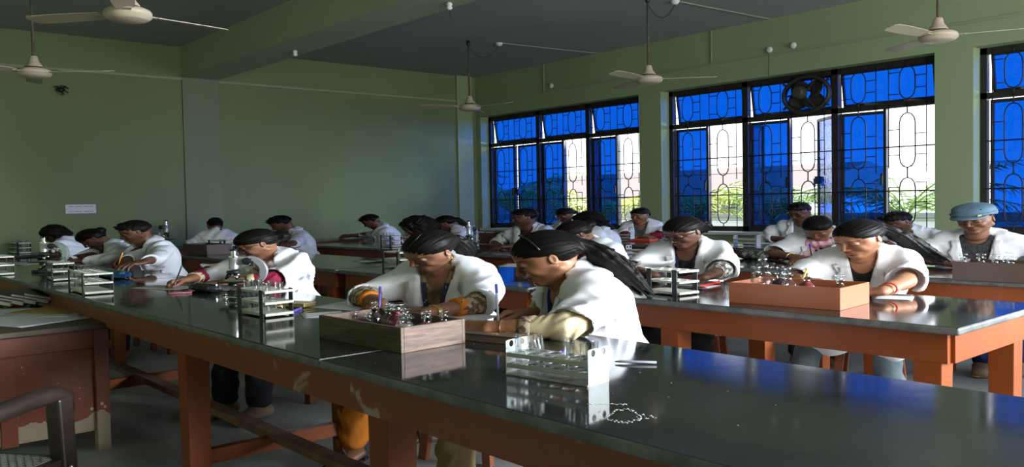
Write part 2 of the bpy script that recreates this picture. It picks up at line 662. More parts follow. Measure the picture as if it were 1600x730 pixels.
for k in range(4):
    a = R(30 + 90 * k)
    mb = MB()
    vs = []
    for i in range(7):
        r_ = 0.05 + 0.165 * i / 6
        w = 0.045 + 0.085 * math.sin(PI * min(1, i / 6 * 0.85 + 0.12)) + 0.015 * i / 6
        row = []
        for j in range(5):
            u = (j / 4 - 0.5) * 2
            ang = a + u * w / r_ * 0.9 + 0.25 * i / 6
            row.append(mb.bm.verts.new((r_ * math.cos(ang) * 1.12, 0.02 + u * 0.028, r_ * math.sin(ang) * 0.84)))
        vs.append(row)
    for i in range(6):
        for j in range(4):
            mb.bm.faces.new((vs[i][j], vs[i + 1][j], vs[i + 1][j + 1], vs[i][j + 1]))
    o = mb.build('blade', M_FANBLK, xf, smooth=True)
    s = o.modifiers.new('solid', 'SOLIDIFY')
    s.thickness = 0.003

# ------------------------------------------------------------------ ceiling fans
M_CREAM = mat('cream_fan_enamel', (0.52, 0.43, 0.31), 0.45, var=0.06, vscale=8)
M_ROD = mat('rusty_fan_rod', (0.10, 0.075, 0.045), 0.7, var=0.4, vscale=30)
M_DKCAP = mat('dark_fan_cap', (0.05, 0.03, 0.02), 0.6)


def ceiling_fan(z=2.38):
    f = empty('ceiling_fan')
    top = ZC - z
    MB().tube([(0, 0, 0.10), (0, 0, top - 0.03)], 0.0125, 10).build('down_rod', M_ROD, f, smooth=True)
    MB().lathe([(0.018, top - 0.07), (0.024, top - 0.055), (0.024, top - 0.01), (0.012, top)], 16).build('ceiling_hook', M_BLACK, f, smooth=True)
    MB().lathe([(0.018, 0.14), (0.03, 0.135), (0.036, 0.115), (0.042, 0.09), (0.062, 0.062), (0.07, 0.052), (0.068, 0.048)], 24).build('canopy', M_CREAM, f, smooth=True)
    MB().lathe([(0.06, 0.05), (0.066, 0.04), (0.06, 0.03)], 24).build('neck_ring', M_DKCAP, f, smooth=True)
    MB().lathe([(0.05, 0.034), (0.105, 0.032), (0.128, 0.02), (0.136, 0.006), (0.134, -0.004), (0.138, -0.008), (0.132, -0.02), (0.122, -0.026),
                (0.12, -0.030), (0.105, -0.037), (0.07, -0.045), (0.03, -0.049), (0.001, -0.049)], 36).build('motor_housing', M_CREAM, f, smooth=True, angle=R(50))
    for k in range(3):
        a = 2 * PI * k / 3
        Mr = Matrix.Rotation(a, 4, 'Z')
        mb = MB()
        mb.prism([(0.11, -0.022), (0.2, -0.03), (0.2, 0.03), (0.11, 0.022)], 0.005, Mr @ Matrix.Translation((0, 0, 0.0)))
        mb.build('blade_bracket', M_CREAM, f)
        pts = [(0.17, -0.055), (0.3, -0.068), (0.5, -0.073), (0.62, -0.07), (0.655, -0.04), (0.665, 0.03), (0.64, 0.055), (0.5, 0.06), (0.3, 0.055), (0.17, 0.045)]
        MB().prism(pts, 0.004, Mr @ Matrix.Translation((0, 0, 0.002)) @ Matrix.Rotation(R(9), 4, 'X')).build('blade', M_CREAM, f)
    return f


CF = [(-8.17, 6.50, R(10), 'ceiling fan nearest the far corner of the room, above the first barred window'),
      (-5.36, 6.52, R(40), 'ceiling fan between the first and second barred windows, middle of the photo'),
      (-2.66, 6.62, R(25), 'ceiling fan at the upper right, before the pier beside the third window'),
      (-8.05, 1.70, R(49), 'ceiling fan at far left whose long blade points along the green back wall'),
      (-5.36, 1.65, R(100), 'ceiling fan cut by the top left edge of the photo, hub nearest the camera')]
fan0 = ceiling_fan()
for i, (x, y, a, lb_) in enumerate(CF):
    f = fan0 if i == 0 else copy_tree(fan0)
    place(f, (x, y, 2.38), a, 'cream ' + lb_, group='ceiling fans')
    f['category'] = 'ceiling fan'

# wires from the fan hooks to their ceiling roses, and surface conduits
def wire(name, pts, r, m, label, cat, group=None, sag=None):
    mb = MB()
    mb.tube(pts, r, 6)
    return tag(mb.build(name, m, smooth=True), label, cat, group)


def bez(p0, p1, p2, n=10):
    p0, p1, p2 = Vector(p0), Vector(p1), Vector(p2)
    return [(p0 * (1 - t) ** 2 + p1 * 2 * t * (1 - t) + p2 * t * t) for t in np.linspace(0, 1, n)]


def rose(loc, label):
    o = MB().lathe([(0.045, 0), (0.045, -0.012), (0.032, -0.03), (0.02, -0.04), (0.001, -0.04)], 18).build('ceiling_rose', M_WHITE, smooth=True, loc=loc)
    return tag(o, label, 'ceiling rose', 'ceiling roses')


for (fx, fy, px, py, lab) in ((-8.17, 6.50, 780, 67, 'above the first barred window'), (-5.36, 6.52, 1055, 1, 'near the top edge right of centre')):
    p = Pz(px, py, ZC)
    rose(p, 'small white ceiling rose of the fan ' + lab)
    mid = (Vector((fx, fy, ZC - 0.07)) + p) / 2 + Vector((0, 0, -0.30))
    wire('fan_cable', bez((fx, fy, ZC - 0.08), mid, (p.x, p.y, ZC - 0.03)), 0.004, M_BLACK, 'thin drooping black cable to the fan ' + lab, 'cable', 'fan cables')
for i, (a, b, lb_) in enumerate([(Pz(784, 67, ZC), PY(935, 88, YW), 'left'), (Pz(1062, 2, ZC), PY(1204, 33, YW), 'right')]):
    b = Vector((b.x, YW - 0.006, ZC - 0.006))
    tag(MB().bar((a.x, a.y, ZC - 0.006), b, 0.02, 0.01).build('cable_casing', M_PVC), 'thin wiring casing crossing the ceiling towards the window wall, %s one' % lb_, 'wiring casing', 'ceiling wiring casings')
mb = MB()
mb.bar((XB + 0.05, YW - 0.008, 2.80), (X_END, YW - 0.008, 2.80), 0.012, 0.02)
for x in (-8.93, -6.02):
    mb.bar((x, YW - 0.008, 2.80), (x, YW - 0.008, ZC), 0.012, 0.02)
tag(mb.build('wall_conduit', M_PVC), 'thin painted conduit running along the wall above the barred windows', 'conduit')
for px, py, lab in ((862, 134, 'above the first barred window'), (1203, 78, 'above the second window, with hanging cord'), (1240, 71, 'beside the corded junction box')):
    p = PY(px, py, YW - 0.02)
    o = MB().lathe([(0.035, 0), (0.035, 0.02), (0.025, 0.03), (0.001, 0.03)], 14, M=Matrix.Rotation(R(90), 3, 'X')).build('junction_box', M_WHITE, smooth=True, loc=(p.x, YW - 0.018, p.z))
    tag(o, 'small white round junction box on the conduit ' + lab, 'junction box', 'conduit junction boxes')
p = PY(1200, 84, YW - 0.05)
q = PY(1199, 118, YW - 0.05)
wire('hanging_cord', bez((p.x, YW - 0.04, p.z), (p.x + 0.02, YW - 0.07, (p.z + q.z) / 2), (q.x, YW - 0.03, q.z)), 0.003, M_BLACK, 'thin dark cord hanging from the conduit down to the second window', 'cord')
for (px, py, base, lab) in ((461, 79, 'beam', 'small pale insulator under the concrete beam near the back wall'), (702, 4, 'beam', 'insulator with a wire stub hanging under the beam at the top edge')):
    p = Pz(px, py, 2.822)
    o = empty('insulator', p, 0, lab, 'insulator')
    MB().lathe([(0.018, 0), (0.026, -0.015), (0.018, -0.03), (0.026, -0.045), (0.012, -0.06), (0.001, -0.06)], 14).build('porcelain', M_WHITE, o, smooth=True)
    if px > 600:
        MB().tube([(0, 0, -0.05), (0.01, 0, -0.08), (0.0, 0.01, -0.12)], 0.004, 6).build('wire_stub', M_BLACK, o)

# notice on the back wall and the dark clump of wires
def PXp(x, y, X):
    r = ray(x, y)
    p = r * X / r[0]
    return Vector((X, p[1], p[2] + CAM_H))


a, b = PXp(102, 320, XB), PXp(150, 333, XB)
nt_ = empty('notice_sheet', (XB + 0.004, (a.y + b.y) / 2, (a.z + b.z) / 2), 0, 'small white landscape notice sheet pasted on the green back wall', 'notice')
MB().box((0, 0, 0), (0.003, b.y - a.y, a.z - b.z)).build('sheet', mat('notice_paper', (0.62, 0.66, 0.62), 0.8), nt_)
mb = MB()
for k, zz in enumerate((0.028, -0.03)):
    for y0, y1 in ((-0.13, -0.075), (-0.06, 0.01), (0.03, 0.09), (0.10, 0.135)):
        mb.box((0.002, (y0 + y1) / 2, zz), (0.001, y1 - y0, 0.007))
mb.build('ruled_line', mat('notice_ink', (0.2, 0.22, 0.2), 0.8), nt_)
p = PXp(95, 140, XB + 0.06)
rnd = random.Random(4)
mb = MB()
mb.ball((0, 0, 0), (0.035, 0.045, 0.03), 10)
for k in range(9):
    a = rnd.uniform(0, 2 * PI)
    mb.tube([(0, 0, 0), (0.02, 0.05 * math.cos(a), 0.04 * math.sin(a) + 0.01), (0.01, 0.085 * math.cos(a), 0.055 * math.sin(a) - 0.01)], 0.006, 5)
mb.bar((-0.055, 0, 0), (0, 0, 0), 0.012, 0.012)
tag(mb.build('wire_clump', M_BLACK, loc=p), 'dark tangled clump of wires sticking out of the green back wall under the left fan', 'wires')

# ------------------------------------------------------------------ outside the windows
M_GRASS = mat('outdoor_grass', (0.05, 0.09, 0.03), 0.9, var=0.3, vscale=2)
M_PALM = mat('palm_leaf', (0.50, 0.52, 0.12), 0.5, var=0.5, vscale=6)
M_PALM2 = mat('young_palm_leaf', (0.28, 0.40, 0.13), 0.5, var=0.4, vscale=6)
M_BARK = mat('palm_bark', (0.12, 0.10, 0.07), 0.9, var=0.3, vscale=15)
M_HOUSE = mat('house_plaster', (0.80, 0.78, 0.78), 0.85, var=0.05)
tag(MB().box((-6, 20, -0.3), (60, 22.2, 0.1)).build('ground', M_GRASS), kind='structure')
hs = empty('house', (-13, 17, -0.25), 0, 'pale house with brown gabled roof beyond the palms outside the second window', 'house')
MB().box((0, 0, 0.75), (9, 5, 1.5)).build('wall', M_HOUSE, hs)
MB().prism([(-2.9, 0), (2.9, 0), (0, 0.65)], 9.6, Matrix.Translation((0, 0, 1.5)) @ Matrix.Rotation(R(90), 4, 'Z') @ Matrix.Rotation(R(90), 4, 'X')).build('roof', mat('house_roof', (0.30, 0.23, 0.20), 0.8), hs)
for x in (-3, -0.8, 1.4, 3.4):
    MB().box((x, -2.52, 0.9), (0.9, 0.05, 0.8)).build('window', mat('house_window', (0.12, 0.14, 0.16), 0.3), hs)
cw = empty('compound_wall', (-8, 13.2, -0.25), 0, 'low pale boundary wall behind the palms outside the windows', 'wall')
MB().box((0, 0, 0.55), (26, 0.2, 1.1)).build('masonry', M_HOUSE, cw)
MB().box((0, 0, 1.13), (26, 0.3, 0.07)).build('coping', mat('coping_cement', (0.3, 0.3, 0.29), 0.9), cw)


def frond(mb, base, az, L, up, droop, rnd):
    pts = []
    for i in range(9):
        t = i / 8
        h = L * t
        pts.append(Vector(base) + Vector((math.cos(az) * h * math.cos(up * (1 - t)), math.sin(az) * h * math.cos(up * (1 - t)), math.sin(up) * h - droop * t * t * L)))
    mb.tube(pts, [0.012 * (1 - i / 9) + 0.003 for i in range(9)], 5)
    for i in range(1, 9):
        for q in (0.0, 0.5):
            j = min(i, 7)
            p = pts[j].lerp(pts[j + 1], q) if j < 8 else pts[8]
            tdir = (pts[min(j + 1, 8)] - pts[j - 1]).normalized()
            side = tdir.cross(Vector((0, 0, 1))).normalized()
            ll = L * 0.32 * (1 - abs(i / 8 - 0.45))
            for s in (-1, 1):
                tip = p + side * s * ll * 0.8 + tdir * ll * 0.55 + Vector((0, 0, -ll * 0.35))
                m = (p + tip) / 2 + Vector((0, 0, ll * 0.08))
                w = tdir * 0.018
                a = mb.bm.verts.new(p)
                b = mb.bm.verts.new(m + w)
                c = mb.bm.verts.new(tip)
                d = mb.bm.verts.new(m - w)
                mb.bm.faces.new((a, b, c, d))


def palm(x, y, h, L, n, seed, label, m=M_PALM):
    rnd = random.Random(seed)
    o = empty('palm', (x, y, -0.25), 0, label, 'palm', 'palms outside the windows')
    MB().tube([(0, 0, 0), (0.04, 0, h * 0.5), (0, 0.03, h)], [0.11, 0.09, 0.07], 10).build('trunk', M_BARK, o, smooth=True)
    mb = MB()
    for k in range(n):
        frond(mb, (0, 0, h), 2 * PI * k / n + rnd.uniform(-0.2, 0.2), L * rnd.uniform(0.8, 1.1), R(rnd.uniform(35, 75)), rnd.uniform(0.45, 0.8), rnd)
    fo = mb.build('fronds', m, o)
    fo['kind'] = 'stuff'
    return o


palm(-12.1, 10.6, 1.25, 1.5, 16, 1, 'leafy palm seen through the gap at the right of the first window')
palm(-10.4, 11.3, 1.10, 1.3, 16, 2, 'bright yellow green palm behind the open left leaf of the second window')
palm(-7.7, 10.5, 1.15, 1.3, 14, 3, 'palm filling the lower middle of the second window')
palm(-7.0, 11.4, 1.10, 1.2, 15, 4, 'palm behind the open right leaf of the second window', M_PALM2)
palm(-4.6, 10.5, 1.15, 1.5, 15, 5, 'palm behind the blue panes of the third window', M_PALM2)
palm(-14.8, 11.0, 1.55, 1.6, 14, 6, 'palm behind the blue panes at the far left of the first window', M_PALM2)
# ------------------------------------------------------------------ lab tables
TZ = 0.75


def stone_mat():
    m = mat('black_stone_worktop', (0.016, 0.017, 0.017), 0.10, spec=0.5, var_col=(0.028, 0.029, 0.029), vscale=3.5, detail=6, vsharp=(0.35, 0.75), bump=0.00015, bscale=9)
    nt = m.node_tree
    b = nt.nodes['Principled BSDF']
    n = nd(nt, 'ShaderNodeTexNoise')
    n.inputs['Scale'].default_value = 2.2
    n.inputs['Detail'].default_value = 6
    mr = nd(nt, 'ShaderNodeMapRange')
    mr.inputs['From Min'].default_value = 0.35
    mr.inputs['From Max'].default_value = 0.75
    mr.inputs['To Min'].default_value = 0.05
    mr.inputs['To Max'].default_value = 0.17
    tc = nd(nt, 'ShaderNodeTexCoord')
    nt.links.new(tc.outputs['Object'], n.inputs['Vector'])
    nt.links.new(n.outputs[0], mr.inputs[0])
    nt.links.new(mr.outputs[0], b.inputs['Roughness'])
    return m


M_STONE = stone_mat()
M_STEDGE = mat('worn_grey_stone_edge', (0.075, 0.077, 0.073), 0.45, var_col=(0.19, 0.195, 0.185), vscale=14, detail=8, vsharp=(0.35, 0.8), bump=0.0015, bscale=70)
M_RED = mat('orange_brown_table_paint', (0.235, 0.055, 0.010), 0.45, var=0.16, vscale=3.5, bump=0.0006, bscale=30, stretch=(1, 1, 1), spec=0.25)
M_REDWORN = mat('stained_orange_brown_apron', (0.21, 0.050, 0.010), 0.45, var_col=(0.36, 0.26, 0.2), vscale=5.0, detail=9, vsharp=(0.60, 0.66), bump=0.0006, bscale=30, distort=1.0)
M_DUSTY = mat('dusty_crossbar_paint', (0.20, 0.10, 0.065), 0.8, var=0.3, vscale=10)


def lab_table(name, x0, x1, y0, y1, legs, label, cross=None, worn=False, joints=(), group='long black topped lab tables'):
    t = empty(name, ((x0 + x1) / 2, (y0 + y1) / 2, 0), 0, label, 'table', group)
    cx, cy = (x0 + x1) / 2, (y0 + y1) / 2
    # worktop: slabs butted end to end
    cuts = [x0] + list(joints) + [x1]
    for a, b in zip(cuts[:-1], cuts[1:]):
        s = MB().box(((a + b) / 2 - cx, 0, TZ - 0.014), (b - a - 0.002, y1 - y0, 0.028)).build('worktop', M_STONE, t, bevel=0.009, bseg=3)
        s.data.materials.append(M_STEDGE)
        for p in s.data.polygons:
            if abs(p.normal.z) < 0.5:
                p.material_index = 1
    ins = 0.05
    ah = 0.105
    zz = TZ - 0.028 - ah / 2
    for s in (-1, 1):
        MB().box((0, s * ((y1 - y0) / 2 - ins), zz), (x1 - x0 - 2 * ins, 0.028, ah)).build('apron', M_REDWORN if (worn and s < 0) else M_RED, t, bevel=0.002)
        MB().box((s * ((x1 - x0) / 2 - ins), 0, zz), (0.028, y1 - y0 - 2 * ins - 0.03, ah)).build('apron', M_RED, t, bevel=0.002)
    lw = 0.10
    for lx in legs:
        for s in (-1, 1):
            mb = MB().box((lx - cx, s * ((y1 - y0) / 2 - ins - lw / 2 + 0.012), (TZ - 0.03) / 2), (lw, lw, TZ - 0.03), taper=0.86)
            mb.build('leg', M_RED, t, bevel=0.003)
        if cross:
            MB().box((lx - cx, 0, 0.17), (0.045, y1 - y0 - 2 * ins - lw, 0.06)).build('foot_rail', M_RED, t, bevel=0.003)
    if cross:
        a, b = min(legs), max(legs)
        MB().box(((a + b) / 2 - cx, 0, 0.20), (b - a, 0.07, 0.035)).build('long_rail', M_DUSTY, t, bevel=0.003)
    return t


lab_table('lab_table', -9.1, 0.55, 1.18, 2.05, [-8.5, -6.9, -5.3, -3.45, -1.97, -0.3], 'nearest long lab table with black stone top, running from lower right to far left',
          cross=True, worn=True, joints=(-5.6, -2.22))
lab_table('lab_table', -3.22, -1.12, 2.95, 3.82, [-2.36, -1.24], 'black topped second row lab table whose orange corner and legs stand clear at right')
lab_table('lab_table', -5.24, -3.25, 2.95, 3.82, [-5.12, -3.40], 'second row lab table directly behind the front girl in profile')
lab_table('lab_table', -8.3, -5.27, 2.95, 3.82, [-8.1, -6.7, -5.42], 'second row lab table at its left end, behind the girl with the microscope')
lab_table('lab_table', -4.40, -0.6, 4.65, 5.52, [-4.2, -2.6, -0.9], 'third row lab table on the right, in front of the boy in the blue cap')
lab_table('lab_table', -9.03, -4.43, 4.65, 5.52, [-8.85, -7.2, -4.65], 'third row lab table on the left, its narrow end pointing at the back wall')
lab_table('lab_table', -5.3, -1.0, 6.50, 7.37, [-5.1, -3.0, -1.2], 'fourth row lab table on the right, nearest to the barred windows')
lab_table('lab_table', -9.3, -5.33, 6.50, 7.37, [-9.1, -7.2, -5.5], 'fourth row lab table on the left, nearest to the first barred window')
lab_table('wall_counter', XB + 0.06, XB + 0.62, 0.5, 7.9, [XB + 0.2], 'dark worktop standing all along the back wall', group='counter')

# white scratches at the slab joint, chips
M_CHALK = mat('dried_white_splash', (0.55, 0.56, 0.53), 0.8)

# ------------------------------------------------------------------ teacher's desk at the left edge
M_DESK = mat('red_brown_desk_paint', (0.19, 0.045, 0.018), 0.38, var=0.25, vscale=3, bump=0.0006, bscale=25)
M_DESKTOP = mat('dull_brown_desk_top', (0.075, 0.055, 0.035), 0.5, var=0.3, vscale=6)


def spotted_mat():
    m = mat('paint_spattered_desk_panel', (0.19, 0.045, 0.018), 0.38, var=0.25, vscale=3)
    nt = m.node_tree
    b = nt.nodes['Principled BSDF']
    tc = nd(nt, 'ShaderNodeTexCoord')
    v = nd(nt, 'ShaderNodeTexVoronoi')
    v.inputs['Scale'].default_value = 26
    n = nd(nt, 'ShaderNodeTexNoise')
    n.inputs['Scale'].default_value = 3.0
    mr = nd(nt, 'ShaderNodeMapRange')
    mr.inputs['From Min'].default_value = 0.40
    mr.inputs['From Max'].default_value = 0.70
    mr.inputs['To Min'].default_value = 0.04
    mr.inputs['To Max'].default_value = 0.33
    lt = nd(nt, 'ShaderNodeMath', operation='LESS_THAN')
    nt.links.new(tc.outputs['Object'], v.inputs['Vector'])
    nt.links.new(tc.outputs['Object'], n.inputs['Vector'])
    nt.links.new(n.outputs[0], mr.inputs[0])
    nt.links.new(v.outputs['Distance'], lt.inputs[0])
    nt.links.new(mr.outputs[0], lt.inputs[1])
    # peeled lower edge
    sp = nd(nt, 'ShaderNodeSeparateXYZ')
    nt.links.new(tc.outputs['Object'], sp.inputs[0])
    n2 = nd(nt, 'ShaderNodeTexNoise')
    n2.inputs['Scale'].default_value = 6
    n2.inputs['Detail'].default_value = 5
    nt.links.new(tc.outputs['Object'], n2.inputs['Vector'])
    ma = nd(nt, 'ShaderNodeMath', operation='MULTIPLY_ADD')
    ma.inputs[1].default_value = -0.22
    nt.links.new(n2.outputs[0], ma.inputs[0])
    nt.links.new(sp.outputs['Z'], ma.inputs[2])
    lt2 = nd(nt, 'ShaderNodeMath', operation='LESS_THAN')
    nt.links.new(ma.outputs[0], lt2.inputs[0])
    lt2.inputs[1].default_value = 0.055
    m1 = nd(nt, 'ShaderNodeMix', data_type='RGBA')
    m2 = nd(nt, 'ShaderNodeMix', data_type='RGBA')
    old = b.inputs['Base Color'].links[0].from_socket
    nt.links.new(lt.outputs[0], m1.inputs[0])
    nt.links.new(old, m1.inputs[6])
    m1.inputs[7].default_value = (0.42, 0.38, 0.34, 1)
    nt.links.new(lt2.outputs[0], m2.inputs[0])
    nt.links.new(m1.outputs[2], m2.inputs[6])
    m2.inputs[7].default_value = (0.36, 0.27, 0.19, 1)
    nt.links.new(m2.outputs[2], b.inputs['Base Color'])
    return m


M_SPOT = spotted_mat()
DZ = 0.64
DX = -4.50
desk = empty('teacher_desk', (DX - 0.42, 0.37, 0), 0, 'old red brown wooden desk at the left edge, spattered with white paint', 'desk')
MB().box((0, 0, DZ - 0.014), (0.90, 1.80, 0.028)).build('desk_top', M_DESKTOP, desk, bevel=0.005)
MB().box((0.395, 0, DZ - 0.075), (0.03, 1.66, 0.095)).build('rail', M_DESK, desk, bevel=0.003)
MB().box((0.385, 0, 0.35), (0.02, 1.62, 0.50)).build('panel', M_SPOT, desk)
for sy in (0.42, -0.12):
    MB().box((0.392, sy, 0.30), (0.03, 0.07, 0.42)).build('stile', M_DESK, desk, bevel=0.002)
for sx in (-1, 1):
    for sy in (-1, 1):
        MB().box((sx * 0.385, sy * 0.83, (DZ - 0.03) / 2), (0.07, 0.07, DZ - 0.03), taper=0.85).build('leg', M_SPOT if sx > 0 else M_DESK, desk, bevel=0.003)
MB().box((0, 0.82, 0.34), (0.74, 0.02, 0.46)).build('end_panel', M_DESK, desk)

# papers and books lying on the desk
M_PAPER = mat('white_paper', (0.72, 0.74, 0.76), 0.75)
M_PAPER_D = mat('exam_paper', (0.62, 0.66, 0.70), 0.75)
M_MANILA = mat('manila_folder', (0.42, 0.28, 0.075), 0.75)
M_BOOKBLK = mat('black_book_cover', (0.015, 0.016, 0.018), 0.4)
M_PAGES = mat('yellowed_pages', (0.45, 0.44, 0.36), 0.8)


def sheet(name, loc, rz, w, l, m, label, cat='paper', group=None, curl=0.0, z=None, seed=0, th=0.0012):
    mb = MB()
    nx, ny = 8, 8
    rnd = random.Random(seed)
    ph = rnd.uniform(0, 6)
    g = []
    for i in range(nx + 1):
        row = []
        for j in range(ny + 1):
            u, v = i / nx - 0.5, j / ny - 0.5
            zz = curl * (max(0, u * 2) ** 2 * 0.6 + 0.15 * (1 + math.sin(v * 5 + ph)) * abs(u))
            row.append(mb.bm.verts.new((u * w, v * l, zz + 0.001)))
        g.append(row)
    for i in range(nx):
        for j in range(ny):
            mb.bm.faces.new((g[i][j], g[i + 1][j], g[i + 1][j + 1], g[i][j + 1]))
    o = mb.build(name, m, smooth=True, loc=loc, rz=rz)
    s = o.modifiers.new('solid', 'SOLIDIFY')
    s.thickness = th
    s.offset = 1
    return tag(o, label, cat, group)


sheet('paper_sheet', Pz(40, 500, DZ) + Vector((0, 0, 0.001)), R(20), 0.60, 0.40, M_PAPER_D, 'large white paper lying at the desk front edge, topmost sheet', curl=0.004, seed=1)
sheet('paper_sheet', Pz(48, 489, DZ) + Vector((0, 0, 0.0005)), R(45), 0.75, 0.42, M_PAPER_D, 'white paper under the topmost sheet on the desk, behind it', seed=2, curl=0.003)
sheet('folder', Pz(92, 485, DZ) + Vector((0, 0, 0.0003)), R(35), 0.42, 0.34, M_MANILA, 'yellow brown folder lying half under the papers on the desk', cat='folder', seed=3)
for k in range(5):
    p = Pz(2 + 17 * k, 479 - 1.2 * k, DZ)
    bk = empty('notebook', p + Vector((0, 0, 0.004)), R(-28 + 3 * k), ('leftmost of', 'second from the left of', 'middle one of', 'second from the right of', 'rightmost of')[k] + ' the thin black books leaning together on the desk', 'book', 'black books on the desk')
    tl = Matrix.Rotation(R(-14), 3, 'X')
    MB().box((0, 0, 0.030), (0.30, 0.20, 0.004), tl).box((0, 0, 0.056), (0.30, 0.20, 0.004), tl).build('cover', M_BOOKBLK, bk)
    MB().box((0, 0.0, 0.043), (0.29, 0.195, 0.021), tl).build('pages', M_PAGES, bk)

# ------------------------------------------------------------------ cane armchair at the lower left corner
M_DKWOOD = mat('dark_chair_wood', (0.022, 0.014, 0.011), 0.35, var=0.3, vscale=12, bump=0.0005, bscale=40)
M_CANE = mat('woven_cane', (0.17, 0.17, 0.15), 0.75, var=0.2, vscale=40)
ch = empty('armchair', (-2.97, 0.30, 0), R(37), 'dark wooden armchair with woven cane seat cut off by the lower left corner', 'chair')
for sx in (0.26, -0.26):
    MB().bar((sx, 0.27, 0), (sx, 0.235, 0.62), 0.062, 0.055, up=(1, 0, 0)).build('leg', M_DKWOOD, ch, bevel=0.008)
    MB().bar((sx, -0.24, 0), (sx, -0.26, 0.45), 0.045, 0.04, up=(1, 0, 0)).bar((sx, -0.26, 0.43), (sx, -0.37, 0.95), 0.045, 0.04, up=(1, 0, 0)).build('leg', M_DKWOOD, ch, bevel=0.006)
    MB().tube([(sx, -0.26, 0.600), (sx, -0.05, 0.622), (sx, 0.12, 0.634), (sx, 0.215, 0.632), (sx, 0.262, 0.612), (sx, 0.268, 0.57)], [0.020, 0.026, 0.028, 0.028, 0.027, 0.024], 10).build('armrest', M_DKWOOD, ch, smooth=True)
    MB().bar((sx, -0.25, 0.385), (sx, 0.25, 0.385), 0.035, 0.085).build('seat_rail', M_DKWOOD, ch, bevel=0.004)
    MB().bar((sx, -0.25, 0.2), (sx, 0.25, 0.2), 0.022, 0.035).build('stretcher', M_DKWOOD, ch, bevel=0.004)
MB().bar((-0.26, 0.245, 0.385), (0.26, 0.245, 0.385), 0.035, 0.085).build('seat_rail', M_DKWOOD, ch, bevel=0.004)
MB().bar((-0.26, -0.245, 0.385), (0.26, -0.245, 0.385), 0.035, 0.085).build('seat_rail', M_DKWOOD, ch, bevel=0.004)
MB().bar((-0.24, -0.36, 0.90), (0.24, -0.36, 0.90), 0.025, 0.09).build('backrest', M_DKWOOD, ch, bevel=0.004)
mb = MB()
for k in range(34):
    u = -0.24 + 0.48 * k / 33
    mb.box((u, 0, 0.427), (0.005, 0.47, 0.0022))
    mb.box((0, u * 0.97, 0.4295), (0.49, 0.005, 0.0022))
for k in range(-15, 16):
    c = k * 0.03
    a0, a1 = max(-0.235, c - 0.235), min(0.235, c + 0.235)
    mb.bar((a0, a0 - c, 0.431), (a1, a1 - c, 0.431), 0.004, 0.002)
    mb.bar((a0, -(a0 - c), 0.4315), (a1, -(a1 - c), 0.4315), 0.004, 0.002)
mb.build('cane_seat', M_CANE, ch)
for z in (0.40, 0.365):
    MB().ball((0.295, 0.235, z), 0.008, 8).build('screw', mat('steel', (0.5, 0.5, 0.5), 0.3, 1.0), ch, smooth=True)

# ------------------------------------------------------------------ stools
M_STOOL = mat('stool_paint', (0.20, 0.055, 0.018), 0.5, var=0.2, vscale=6)
M_STOOLTOP = mat('worn_stool_top', (0.11, 0.05, 0.03), 0.6, var=0.3, vscale=10)


def make_stool():
    s = empty('stool')
    MB().box((0, 0, 0.447), (0.32, 0.27, 0.026)).build('seat', M_STOOLTOP, s, bevel=0.006)
    for sx in (-1, 1):
        for sy in (-1, 1):
            MB().bar((sx * 0.17, sy * 0.145, 0.0), (sx * 0.125, sy * 0.10, 0.434), 0.042, 0.042).build('leg', M_STOOL, s, bevel=0.002)
        MB().bar((sx * 0.158, -0.12, 0.14), (sx * 0.158, 0.12, 0.14), 0.022, 0.035).build('rail', M_STOOL, s)
    for sy in (-0.115, 0.115):
        MB().bar((-0.145, sy, 0.20), (0.145, sy, 0.20), 0.022, 0.035).build('rail', M_STOOL, s)
    return s


STOOL0 = [None]


def stool(x, y, rz, label):
    if STOOL0[0] is None:
        s = STOOL0[0] = make_stool()
    else:
        s = copy_tree(STOOL0[0])
    place(s, (x, y, 0), rz, label, group='wooden stools')
    s['category'] = 'stool'
    return s
# ------------------------------------------------------------------ glassware and small laboratory things
M_GLASS = thin_glass('clear_glassware', (0.93, 0.95, 0.95), gloss=0.03, rough=0.02, blend=0.22)
M_REDLIQ = mat('dark_red_reagent', (0.16, 0.010, 0.016), 0.12, spec=0.6)
M_DKLIQ = mat('black_reagent', (0.02, 0.008, 0.008), 0.12, spec=0.6)
M_BROWNLIQ = mat('brown_reagent', (0.12, 0.055, 0.03), 0.2)
M_PALELIQ = mat('pale_reagent', (0.50, 0.50, 0.48), 0.3)
M_ALU = mat('dull_aluminium', (0.44, 0.45, 0.43), 0.42, 0.35, var=0.15, vscale=12, bump=0.0004, bscale=60)
M_RUSTBASE = mat('rust_stained_aluminium', (0.50, 0.51, 0.48), 0.5, 0.5, var_col=(0.22, 0.12, 0.08), vscale=22, vsharp=(0.5, 0.75))
M_RACKW = mat('cream_rack_board', (0.62, 0.61, 0.51), 0.55)
M_RACKB = mat('black_rack_end', (0.012, 0.012, 0.012), 0.4)
M_SILVER = mat('silver_enamel', (0.42, 0.43, 0.44), 0.32, 0.6)
M_CHROME = mat('chrome', (0.65, 0.66, 0.67), 0.15, 1.0)
M_SCOPEBLK = mat('microscope_black', (0.012, 0.012, 0.013), 0.3)


def test_tube(parent_loc, h=0.11, r=0.0085, tilt=(0, 0), label='', group=None, az=0):
    mb = MB()
    prof = [(0.0005, 0.0), (r * 0.6, 0.0012), (r * 0.92, r * 0.5), (r, r), (r, h - 0.002), (r * 1.18, h - 0.001), (r * 1.18, h + 0.001), (r * 0.88, h + 0.001), (r * 0.86, h - 0.003), (r * 0.86, r), (0.0005, 0.002)]
    mb.lathe(prof, 14, caps=False)
    o = mb.build('test_tube', M_GLASS, smooth=True)
    o.location = parent_loc
    o.rotation_euler = (tilt[0], tilt[1], az)
    return tag(o, label, 'test tube', group)


